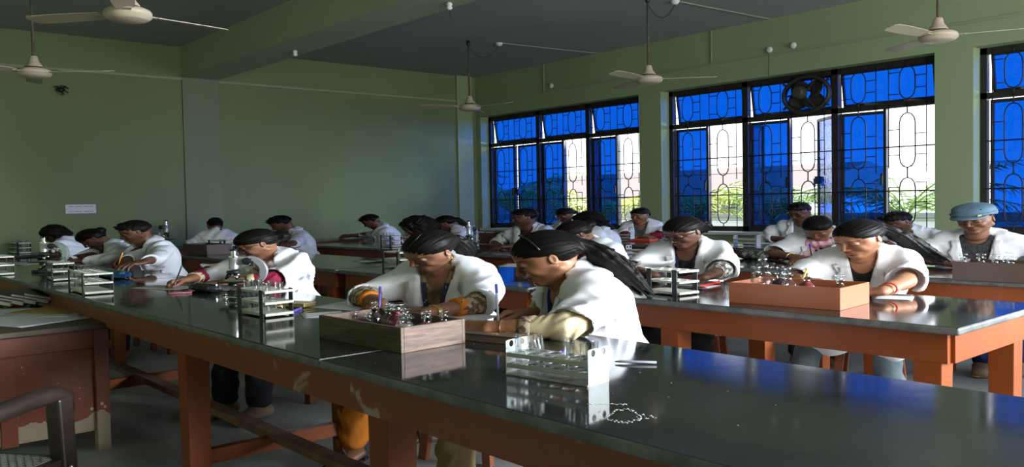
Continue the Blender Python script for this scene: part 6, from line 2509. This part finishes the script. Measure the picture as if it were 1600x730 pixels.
def hair_loose(seed=1, front=0.016, length=0.14, messy=0.003, wide=0.0):
    """hair falling loose around head and neck"""
    def fn(h, wh, hipz, c7):
        V = Vol((-0.18, -0.14, -0.14 - length), (0.14, 0.14, 0.16), h)
        V.op(el((-0.020, 0, 0.036), (0.102, 0.086 + wide, 0.092)), 0)
        V.op(el((0.024, 0, 0.050), (0.066, 0.068, 0.052)), 0.02)
        rnd = random.Random(seed)
        for s in (-1, 1):
            V.op(rc((-0.02, s * 0.060, 0.02), (-0.030, s * 0.066, -0.06 - length * 0.4), 0.034, 0.026), 0.02)
        V.op(rc((-0.075, 0, 0.0), (-0.085, 0, -0.05 - length), 0.055, 0.042, ((0, 1, 0), 1.3)), 0.03)
        nn = np.array((0.80, 0, -0.60))
        nn /= np.linalg.norm(nn)
        V.op(custom(lambda X, Y, Z: -(X * nn[0] + Z * nn[2] - front - 3.0 * Y * Y), (-0.1, -0.15, -0.3), (0.15, 0.15, 0.2)), 0.006, 's')
        for k in range(30):
            a = rnd.uniform(0.6, 2 * PI - 0.6)
            x, y = 0.095 * math.cos(a) - 0.02, 0.085 * math.sin(a)
            z = rnd.uniform(-0.03, 0.08)
            V.op(rc((x * 0.9, y * 0.9, z), (x * 1.12 + rnd.uniform(-0.01, 0.01), y * 1.12, z - rnd.uniform(0.03, 0.08)), 0.014, 0.007), 0.010)
        V.disp(lambda X, Y, Z: min(messy, 0.003) * (np.sin(90 * Y + 40 * np.sin(12 * Z + seed)) * 0.6 + np.sin(100 * X + 30 * np.sin(15 * Z))))
        return V
    return fn
# ------------------------------------------------------------------ the students
def wpx(x, y, z=TZ + 0.035):
    return Pz(x, y, z)


def dpx(a, b, z=TZ + 0.02):
    p, q_ = Pz(a[0], a[1], z), Pz(b[0], b[1], z)
    return math.degrees(math.atan2(q_.y - p.y, q_.x - p.x))


def held_pen(info, i, mbody, mcap, label, L=0.14, r=0.0044, tilt=None, cap=0.22):
    t = info['tips'][i]
    RHm = t[-1]
    tip_i, tip_t = to_world(info, t[0]), to_world(info, t[4])
    g = (tip_i + tip_t) / 2
    fwd = to_world(info, info['arms'][i][2] + RHm[:, 0] * 0.1) - to_world(info, info['arms'][i][2])
    fwd.normalize()
    d = Vector((-fwd.x * 0.45, -fwd.y * 0.45, 0.9)) if tilt is None else Vector(tilt)
    d.normalize()
    zt = TZ + 0.003
    a = g - d * ((g.z - zt) / d.z)
    a.z = zt
    return pen(a, a + d * L, mbody, mcap, label, r=r, cap=cap)


def ring_on(info, i, t, r, th, m, name, seg=20, wide=1):
    S, E, W, d = info['arms'][i]
    c = W + (E - W) * t
    d = (E - W) / np.linalg.norm(E - W)
    a = np.cross(d, (0, 0, 1.0))
    a /= np.linalg.norm(a)
    b = np.cross(d, a)
    mb = MB()
    WS = info['WS']
    for k_ in range(wide):
        o = d * (k_ * th * 1.6)
        mb.tube([Vector((c + o + a * math.cos(q) * r + b * math.sin(q) * r * 0.95) * WS) for q in np.linspace(0, 2 * PI, seg + 1)[:-1]], th, 6, closed=True)
    return mb.build(name, m, info['root'], smooth=True)


def head_bits(info, glasses=None, earring=False, nose=False, clip=None, headband=False):
    root = info['root']
    fin, hw = info['fin'], info['hw']

    def P_(p):
        return Vector(fin(hw(np.array(p, float))))
    if glasses:
        mb = MB()
        for s in (-1, 1):
            pts = []
            for k in range(16):
                a = 2 * PI * k / 16
                pts.append(P_((0.100 - 0.010 * abs(math.cos(a)) * (math.cos(a) > 0), s * (0.031 + 0.024 * math.cos(a)), -0.006 + 0.0165 * math.sin(a) * (1 if abs(math.cos(a)) > 0.7 else 1.05))))
            mb.tube(pts, 0.0022, 6, closed=True)
            mb.tube([P_((0.094, s * 0.055, 0.0)), P_((0.088, s * 0.068, 0.001)), P_((0.01, s * 0.079, 0.004))], 0.0024, 6)
        mb.tube([P_((0.101, -0.008, -0.002)), P_((0.104, 0, 0.0)), P_((0.101, 0.008, -0.002))], 0.002, 6)
        mb.build('spectacles', glasses, root, smooth=True)
    if earring:
        for s in (-1, 1):
            mb = MB()
            c = (-0.006, s * 0.079, -0.036)
            mb.ball(P_(c), 0.0036, 8)
            mb.tube([P_((c[0] + 0.0045 * math.cos(q), c[1], c[2] - 0.005 + 0.0045 * math.sin(q))) for q in np.linspace(0, 2 * PI, 11)[:-1]], 0.0010, 5, closed=True)
            mb.build('earring', M_GOLD, root, smooth=True)
    if nose:
        MB().ball(P_((0.0985, 0.0175, -0.036)), 0.0026, 8).build('nose_stud', M_GOLD, root, smooth=True)
    if clip:
        (c, r_, m) = clip
        MB().tube([P_((c[0], c[1] + r_ * math.cos(q) * 1.0, c[2] + r_ * math.sin(q))) for q in np.linspace(0, 2 * PI, 15)[:-1]], r_ * 0.33, 7, closed=True).build('hair_tie', m, root, smooth=True)
    if headband:
        pts = [P_((0.022 - 0.020 * abs(math.cos(a)), 0.079 * math.cos(a), 0.034 + 0.0905 * math.sin(a))) for a in np.linspace(R(8), R(172), 17)]
        MB().tube(pts, 0.0035, 6).build('hairband', M_BLACK, root, smooth=True)


def lanyard(info, m=None):
    # two ribbons from the neck to the chest over the shirt
    root, tw, WS = info['root'], info['tw'], info['WS']
    SP = info['SP']
    for s in (-1, 1):
        mb = MB()
        pts = []
        for t in np.linspace(0, 1, 9):
            z = SP - 0.045 - t * 0.27
            x = 0.072 + 0.082 * min(1, t * 1.6) ** 0.7
            y = s * (0.042 * (1 - t) ** 0.9 + 0.004)
            pts.append(np.array([x, y, z]))
        g = []
        for p in pts:
            g.append([Vector(tw(p + (0, dy, 0)) * WS) for dy in (-0.009, 0.009)])
        vs = [[mb.bm.verts.new(q) for q in r_] for r_ in g]
        for a, b in zip(vs[:-1], vs[1:]):
            mb.bm.faces.new((a[0], a[1], b[1], b[0]))
        o = mb.build('lanyard', m or M_LANYARD, root)
        sm = o.modifiers.new('solid', 'SOLIDIFY')
        sm.thickness = 0.002


def scarf(info, m, wide=0.045, long_=0.30, neck=True, name='scarf'):
    """scarf round the neck with two ends over the chest"""
    T, hip, SP = info['T'], info['hip'], info['SP']
    V = Vol((-0.16, -0.17, SP - 0.45), (0.24, 0.17, SP + 0.12), 0.006)
    ring = []
    for k in range(15):
        a = R(-150 + 300 * k / 14) + PI
        ring.append(np.array([-0.002 - 0.072 * math.cos(a) * -1 * -1, 0.076 * math.sin(a), SP - 0.005 + 0.018 * math.cos(a)]))
    for a, b in zip(ring[:-1], ring[1:]):
        V.op(rc(a, b, 0.026, 0.026), 0.01)
    for s in (-1, 1):
        p = [np.array([0.055, s * 0.055, SP - 0.03]), np.array([0.125, s * 0.070, SP - 0.12]), np.array([0.160, s * 0.075, SP - 0.12 - long_ * 0.45]), np.array([0.150, s * 0.072, SP - 0.12 - long_])]
        for a, b in zip(p[:-1], p[1:]):
            V.op(rc(a, b, 0.018, 0.018, ((0, 1, 0), wide / 0.018)), 0.02)
    V.disp(lambda X, Y, Z: 0.004 * np.sin(150 * Y + 5 * np.sin(14 * Z)) + 0.003 * np.sin(60 * Z + 40 * Y))
    v, qd = V.mesh()
    return mesh_obj(name, np_mesh(name, tw_arr(v, hip, T) * info['WS'], qd), m, info['root'], smooth=True)


def buttons(info, n=2):
    pass


BK = -90.0

# ---- first row, behind the nearest table
def ex_front(info):
    head_bits(info, earring=True, nose=True, headband=True, clip=((-0.104, 0, 0.008), 0.024, M_BLACK))
    ring_on(info, 0, 0.16, 0.029, 0.0022, mat('copper_bangle', (0.35, 0.17, 0.08), 0.35, 0.7), 'bangle')
    held_pen(info, 1, M_CLEARP, M_INKBLUE, 'blue capped ballpoint pen held upright by the front girl with a nose ring', L=0.15, tilt=(-0.05, 0.0, 1), r=0.0048)
    t = info['tips'][0]
    a = to_world(info, (t[0] + t[4]) / 2)
    d = to_world(info, info['arms'][0][2] + t[-1][:, 1] * 0.1) - to_world(info, info['arms'][0][2])
    d.normalize()
    pen(a + Vector((0, 0, 0.004)) - d * 0.02, a + Vector((0, 0, 0.012)) + d * 0.025, M_PAPER, M_BLKP, 'short white and black pen cap between the fingers of the front girl', r=0.005, cap=0.35)


person('front girl in profile with nose stud, black ponytail and cream sleeves, writing', (856, 402), 2.12, face=-114, hyaw=-18, hpitch=27, female=True,
       world_hands=(wpx(765, 512), wpx(836, 488)), hdir=(dpx((765, 512), (690, 505)), dpx((850, 490), (785, 492))), pose=('hold', 'write'), q=1, skin=SK_A, coat=M_COAT,
       coat_end=0.92, under=M_BEIGE, under_end=(1.58, 1.42), under_cuff=M_FLORALBR, shirt=M_NAVY, hairfn=hair_tied(reach=0.17, drop=0.23, thick=0.034, seed=1, tie=(-0.098, 0, 0.004), spread=8), hs=(1.10, 0.90),
       legs=M_BEIGETR, shoe='sandal', feet=((862, 800, 0.0), (715, 775, -0.02)), twist=0, elbow_out=(0.5, 0.5), stool_label='wooden stool under the front girl in profile', extras=ex_front)


def ex_lanyard(info):
    head_bits(info, earring=True)
    ho = info['hair']
    bv = BVHTree.FromPolygons([v_.co for v_ in ho.data.vertices], [tuple(p_.vertices) for p_ in ho.data.polygons])
    pts = []
    for t in np.linspace(0, 1, 9):
        p = Vector(info['fin'](info['hw'](np.array([0.088 - 0.115 * t, 0.004, 0.095 + 0.045 * math.sin(t * PI / 2)]))))
        hit = bv.find_nearest(p)
        pts.append(hit[0] + hit[1] * 0.0012)
    MB().tube(pts, [0.0026] * 8 + [0.0012], 6).build('hair_parting', SK_B, ho, smooth=True)
    lanyard(info)
    ring_on(info, 0, 0.10, 0.0275, 0.0032, M_GOLD, 'wristwatch', wide=3)
    held_pen(info, 1, M_PURPLE, M_PURPLE, 'violet pen in the hand of the girl with the lanyard', tilt=(0.05, 0.05, 1), L=0.12, r=0.0055)


person('girl with centre parted hair and navy lanyard, looking down at her answer sheet', (672, 391), 2.17, face=-66, hyaw=-26, hpitch=36, hroll=-15, female=True,
       world_hands=(wpx(668, 488), wpx(594, 474)), hdir=(dpx((668, 488), (610, 480)), dpx((594, 472), (560, 480))), pose=('point', 'write'), q=1, skin=SK_B, coat=M_COAT,
       coat_end=1.06, flare=0.020, vw=0.065, vbot=0.13, under=M_FLORALBR, under_end=(1.5, 1.5), under_cuff=M_ORANGECL, shirt=M_OLIVE, hairfn=hair_tied(reach=0.10, drop=0.12, thick=0.032, seed=2, part=True, tie=(-0.102, 0, -0.01)),
       legs=M_ORANGECL, shoe='sandal', elbow_out=(0.7, 0.8), stool_label='wooden stool under the girl with the navy lanyard', extras=ex_lanyard, feet=((668, 655, 0.02), (552, 698, 0.02)))


def ex_micro(info):
    head_bits(info, glasses=M_SCOPEBLK, clip=((-0.098, 0, 0.02), 0.024, mat('pale_scrunchie', (0.45, 0.36, 0.33), 0.8)))
    scarf(info, M_GREYSCARF, wide=0.04, long_=0.18)
    held_pen(info, 1, M_BLKP, M_BLKP, 'black pen in the hand of the girl with the maroon cuff')


person('girl with fringe, thin glasses and mauve grey scarf writing behind the silver microscope', (403, 381), 2.14, face=-66, hyaw=-40, hpitch=30, female=True,
       world_hands=(wpx(352, 441), wpx(292, 438)), hdir=(dpx((352, 441), (320, 441)), dpx((292, 438), (262, 441))), pose=('rest', 'write'), q=1, skin=SK_B, coat=M_COAT,
       coat_end=0.98, under=M_MAROON, under_end=(1.55, 1.62), under_cuff=M_BEIGE, shirt=M_BEIGE, hairfn=hair_bun(seed=3, front=0.048, bun=(-0.118, 0, 0.0), r=0.046),
       elbow_out=(0.6, 0.8), stool_label='wooden stool under the girl behind the silver microscope', extras=ex_micro)


def ex_p4(info):
    held_pen(info, 1, M_ORANGEP, M_ORANGEP, 'orange pen in the hand of the short haired boy at left')


person('short haired boy at left in a long sleeved coat, writing beside the blue pouch', (212, 362), 2.22, face=-85, hyaw=-18, hpitch=26, female=False,
       world_hands=(wpx(208, 422), wpx(185, 416)), hdir=(dpx((208, 422), (170, 425)), dpx((190, 416), (170, 418))), pose=('rest', 'write'), q=0.7, skin=SK_C, coat=M_COATD,
       coat_end=1.75, shirt=M_GREYSHIRT, hairfn=hair_short(seed=4), elbow_out=(0.8, 0.6), stool_label='wooden stool under the short haired boy at left', extras=ex_p4)


def ex_p5(info):
    head_bits(info, clip=((-0.100, 0, 0.035), 0.022, mat('pink_hair_tie', (0.60, 0.03, 0.16), 0.6)))


person('girl bent low over her paper with a pink hair tie', (146, 373), 2.08, face=-92, hyaw=-16, hpitch=48, female=True,
       world_hands=(wpx(118, 408), wpx(96, 408)), pose=('rest', 'write'), q=0.6, skin=SK_C, coat=M_COATD, coat_end=1.7, shirt=M_GREYSHIRT,
       hairfn=hair_bun(seed=5, bun=(-0.108, 0, 0.035), r=0.036), elbow_out=(0.8, 0.7), extras=ex_p5)
person('student with loose curly hair at the far left end of the nearest table', (84, 366), 2.05, face=-120, hyaw=-10, hpitch=40, female=True,
       hands=((0.25, 0.15), (0.25, -0.15)), q=0.5, skin=SK_C, coat=M_COATD, coat_end=0.95, shirt=M_GREYSHIRT, hairfn=hair_loose(seed=6, length=0.02, front=0.05, messy=0.003), width=1.1, detail=False)

# ---- second row
def ex_glass(info):
    head_bits(info, glasses=mat('red_black_spectacle_frame', (0.03, 0.01, 0.01), 0.3), earring=True)
    tw, WS = info['tw'], info['WS']
    lanyard(info, mat('plain_navy_lapel', (0.012, 0.015, 0.05), 0.7))
    mb = MB()
    for k in range(11):
        a = R(-62 + 124 * k / 10)
        p = tw((0.125 - 0.01 * abs(math.sin(a)), 0.060 * math.sin(a), info['SP'] - 0.145 - 0.030 * math.cos(a))) * WS
        mb.ball(Vector(p), 0.0065 if k % 2 else 0.0045, 8)
    mb.build('necklace', mat('pearly_beads', (0.55, 0.50, 0.42), 0.25, 0.4), info['root'], smooth=True)


person('girl with glasses and bead necklace over a black top, paisley sleeves', (1068, 362), 3.98, face=-66, hyaw=-30, hpitch=30, female=True,
       world_hands=(wpx(1098, 438), wpx(1022, 430)), hdir=(dpx((1098, 438), (1062, 436)), dpx((1022, 430), (1005, 425))), pose=('flat', 'hold'), q=1, skin=SK_C, coat=M_COAT,
       coat_end=0.95, under=M_PAISLEY, under_end=(1.35, 1.35), shirt=M_BLACKCL, hairfn=hair_tied(reach=0.08, drop=0.06, thick=0.034, seed=7, tie=(-0.104, 0, 0.0), spread=14, front=0.042),
       elbow_out=(0.8, 0.9), legs=M_DKTROUS, shoe='sandal', stool_label='wooden stool under the girl with the bead necklace', extras=ex_glass, vw=0.052, vbot=0.14)


def ex_pony(info):
    head_bits(info, earring=True, clip=((-0.100, 0, 0.045), 0.020, M_WHITE))
    ring_on(info, 0, 0.10, 0.0275, 0.0026, M_GOLD, 'bangle')
    ring_on(info, 0, 0.24, 0.0285, 0.0032, M_REDB, 'thread_bracelet')
    held_pen(info, 1, M_YELLOWP, M_YELLOWP, 'yellow pencil in the hand of the girl with the long ponytail', L=0.13, r=0.0055, cap=0.05)


person('girl with long black ponytail and red thread bracelet behind the orange brown box', (1342, 372), 3.98, face=-70, hyaw=-32, hpitch=26, female=True,
       world_hands=(wpx(1378, 457), wpx(1302, 448)), hdir=(dpx((1378, 457), (1340, 455)), dpx((1306, 446), (1280, 444))), pose=('rest', 'write'), q=1, skin=SK_A, coat=M_COAT,
       coat_end=0.93, shirt=M_BLACKCL, hairfn=hair_tied(reach=0.27, drop=0.26, side=1.1, thick=0.032, seed=8, tie=(-0.100, 0, 0.040), spread=14), neckopen=0.05,
       elbow_out=(2.6, 1.3), hs=(1.12, 0.84), legs=M_JEANS, shoe='shoe', stool_label='wooden stool under the girl with the long ponytail', extras=ex_pony, feet=((1392, 650, 0.0), (1245, 640, 0.05)), vw=0.045, vbot=0.235)

person('girl bowed behind the front girl, only dark hair and brow showing', (900, 366), 3.92, face=-100, hyaw=-20, hpitch=42, female=True,
       world_hands=(wpx(850, 430), wpx(826, 428)), pose=('hold', 'hold'), q=0.7, skin=SK_C, coat=M_COATD, coat_end=0.95, shirt=M_MAROON, hairfn=hair_bun(seed=9, bun=(-0.11, 0, 0.02), r=0.034), elbow_out=(0.6, 0.6))
person('short haired boy at the far left end of the second row, leaning left', (440, 350), 4.1, face=-105, hyaw=-15, hpitch=36, female=False,
       world_hands=(wpx(425, 400), wpx(410, 402)), q=0.6, skin=SK_C, coat=M_COATD, coat_end=1.7, shirt=M_GREYSHIRT, hairfn=hair_short(seed=10), detail=True)


def ex_bluescarf(info):
    scarf(info, M_BLUESCARF, wide=0.035, long_=0.12)


person('student with a blue scarf and dark hair seated near the green back wall', (336, 352), 3.72, face=165, hyaw=5, hpitch=28, female=True,
       hands=((0.25, 0.14), (0.25, -0.14)), q=0.5, skin=SK_C, coat=M_COATD, coat_end=0.95, width=1.05, shirt=M_BLUESCARF, hairfn=hair_bun(seed=11, bun=(-0.100, 0, -0.02), r=0.03), extras=ex_bluescarf, detail=False)
person('student with tousled curly hair directly behind the head of the girl with the lanyard', (652, 355), 3.95, face=-110, hyaw=0, hpitch=35, female=True,
       world_hands=(wpx(640, 412), wpx(615, 410)), q=0.6, skin=SK_C, coat=M_COATD, coat_end=0.95, shirt=M_GREYSHIRT, hairfn=hair_loose(seed=12, length=0.03, messy=0.006))
person('student with dark hair bending left just right of the curly haired head', (696, 349), 5.75, face=-112, hyaw=-20, hpitch=30, female=True,
       q=0.6, skin=SK_C, coat=M_COATD, coat_end=0.95, shirt=M_GREYSHIRT, hairfn=hair_tied(length=0.18, thick=0.026, seed=13))

# ---- third row
def ex_p13(info):
    held_pen(info, 1, M_CLEARP, M_BLKP, 'thin pen in the hand of the boy before the first barred window')


person('short haired boy in long sleeved coat writing before the first barred window', (820, 340), 5.66, face=-78, hyaw=-38, hpitch=10, female=False,
       world_hands=(wpx(800, 384), wpx(772, 381)), pose=('rest', 'write'), q=0.7, skin=SK_C, coat=M_COATD, coat_end=1.85, shirt=M_BLACKCL, hairfn=hair_short(seed=14), elbow_out=(0.8, 0.5), extras=ex_p13)
person('small girl with glasses between the writing boy and the girl with long dark hair', (884, 335), 7.5, face=-90, hyaw=-5, hpitch=28, female=True,
       hands=((0.3, 0.12), (0.3, -0.12)), q=0.6, skin=SK_C, coat=M_COATD, coat_end=0.95, shirt=M_GREYSHIRT, hairfn=hair_bun(seed=15), extras=lambda i: head_bits(i, glasses=M_GOLD))
person('girl with long loose dark hair, left of the seated lady', (918, 346), 5.62, face=-150, hyaw=10, hpitch=26, female=True,
       hands=((0.25, 0.14), (0.25, -0.14)), q=0.6, skin=SK_C, coat=M_COATD, coat_end=0.95, shirt=M_GREYSHIRT, hairfn=hair_loose(seed=16, length=0.10, messy=0.0025))


def ex_pink(info):
    scarf(info, M_PINKSC, wide=0.05, long_=0.28)
    ring_on(info, 1, 0.10, 0.029, 0.003, M_GOLD, 'bangle')
    held_pen(info, 1, M_BLKP, M_INKBLUE, 'dark pen in the hand of the girl with the pink scarf')


person('girl with a pink scarf over a maroon top, head bowed over white paper', (1278, 356), 5.62, face=-66, hyaw=-8, hpitch=46, female=True,
       world_hands=(wpx(1270, 405), wpx(1240, 402)), hdir=(dpx((1300, 404), (1265, 405)), dpx((1236, 400), (1262, 404))), pose=('rest', 'write'), q=0.7, skin=SK_B, coat=M_COATD,
       coat_end=0.95, shirt=M_MAROONTOP, hairfn=hair_bun(seed=17, front=0.028, bun=(-0.11, 0, -0.01), r=0.032), elbow_out=(0.7, 1.0), legs=M_DKTROUS, shoe='sandal', extras=ex_pink)


def hair_cap_boy(h, wh, hipz, c7):
    return hair_short(seed=18, front=0.01, vol=-0.01, thick=0.004)(h, wh, hipz, c7)


def ex_cap(info):
    V = Vol((-0.13, -0.12, -0.02), (0.19, 0.12, 0.16), 0.0035)
    V.op(el((-0.014, 0, 0.052), (0.112, 0.094, 0.080)), 0)
    V.op(el((-0.014, 0, 0.090), (0.099, 0.086, 0.043)), 0.02)
    V.op(custom(lambda X, Y, Z: (Z - 0.034 - 0.20 * X) + 0 * Y, (-0.2, -0.2, -0.1), (0.2, 0.2, 0.06)), 0.003, 's')
    V.op(el((-0.014, 0, 0.030), (0.094, 0.078, 0.075)), 0.002, 's', pad=0.0)
    V.op(cc((0.0, 0, 0.046), (0.0, 0, 0.062), 0.098, 0.098, ((1, 0, 0), 1.06)), 0.004)
    V.op(el((-0.014, 0, 0.030), (0.092, 0.076, 0.078)), 0.002, 's', pad=0.0)
    # peak
    pk = Vol((0.03, -0.10, -0.03), (0.20, 0.10, 0.10), 0.0035)

    def peak(X, Y, Z):
        s = np.sqrt(((X - 0.045) / 0.105) ** 2 + (Y / 0.082) ** 2 + 0 * Z) - 1
        zc = 0.056 - 0.28 * (X - 0.06) - 3.2 * Y * Y
        return np.maximum(s * 0.07, np.maximum(np.abs(Z - zc) - 0.0042, 0.055 - X))
    pk.op(custom(peak, (0.03, -0.1, -0.03), (0.2, 0.1, 0.1)), 0)
    v, qd = V.mesh()
    cap_o = mesh_obj('cap', np_mesh('cap', info['fin'](info['hw'](v)), qd), M_DENIM, info['root'], smooth=True)
    v, qd = pk.mesh()
    mesh_obj('peak', np_mesh('peak', info['fin'](info['hw'](v)), qd), M_DENIM, cap_o, smooth=True)
    mb = MB()
    c = Vector(info['fin'](info['hw'](np.array([0.086, 0.056, 0.052]))))
    mb.box(c, (0.016, 0.022, 0.010), rot_m(info))
    mb.build('metal_badge', mat('cap_badge', (0.45, 0.42, 0.28), 0.35, 0.6), cap_o)


def rot_m(info):
    M3 = info['RH']
    return Matrix([[float(M3[i, j]) for j in range(3)] for i in range(3)]) @ Matrix.Rotation(R(38), 3, 'Z')


person('boy in a blue denim cap and charcoal T-shirt under his open coat', (1524, 342), 5.62, face=-74, hyaw=-16, hpitch=14, hroll=5, female=False,
       hands=((0.30, 0.34), (0.34, -0.12)), pose=('rest', 'rest'), q=1, skin=SK_B, coat=M_COAT, coat_end=0.90, shirt=M_CHARCOAL, hairfn=hair_cap_boy,
       elbow_out=(1.0, 0.8), legs=M_JEANSB, shoe='shoe', stool_label='wooden stool under the boy in the blue denim cap', extras=ex_cap, feet=((1590, 565, 0.03), (1535, 566, 0.03)), neckopen=0.06, vbot=0.12, vw=0.075)

# ---- fourth row, by the windows
def ex_lady(info):
    ring_on(info, 0, 0.12, 0.030, 0.004, M_REDB, 'bangle', wide=2)
    lanyard(info, mat('teal_shirt_placket', (0.02, 0.14, 0.25), 0.7))


person('lady with pulled back hair and dark embroidered top, arms folded, before the first pier', (1000, 336), 7.5, face=-62, hyaw=-20, hpitch=14, female=True,
       hands=((0.28, 0.0), (0.30, 0.06)), pose=('rest', 'rest'), q=0.7, skin=SK_B, coat=M_COAT, coat_end=0.98, under=M_MAROON, under_end=(1.5, 1.3), shirt=M_GREENKURTA,
       hairfn=hair_bun(seed=19, bun=(-0.105, 0, -0.02), r=0.036), elbow_out=(0.9, 0.9), extras=ex_lady)
person('boy with black glasses in a long sleeved coat writing below the second barred window', (1250, 331), 7.5, face=-78, hyaw=-14, hpitch=26, female=False,
       world_hands=(wpx(1262, 376), wpx(1222, 374)), pose=('rest', 'write'), q=0.7, skin=SK_C, coat=M_COATD, coat_end=1.6, shirt=M_GREYSHIRT, hairfn=hair_short(seed=20, vol=0.02),
       elbow_out=(0.7, 0.9), extras=lambda i: head_bits(i, glasses=M_SCOPEBLK))
person('boy in a teal check shirt bowed before the pier beside the second window', (1404, 346), 7.4, face=-85, hyaw=-34, hpitch=34, female=False,
       hands=((0.30, 0.14), (0.34, -0.14)), pose=('rest', 'write'), q=0.7, skin=SK_C, coat=M_COATD, coat_end=0.95, shirt=M_BLUESH, hairfn=hair_short(seed=21), neckopen=0.075)
person('boy slumped over his arm at the far left end of the third row table', (580, 346), 5.75, face=-118, hyaw=-20, hpitch=40, female=False,
       world_hands=(wpx(545, 366, 0.80), wpx(548, 368, 0.80)), q=0.5, skin=SK_C, coat=M_COATD, coat_end=1.7, shirt=M_GREYSHIRT, hairfn=hair_short(seed=22), elbow_out=(0.9, 0.9))
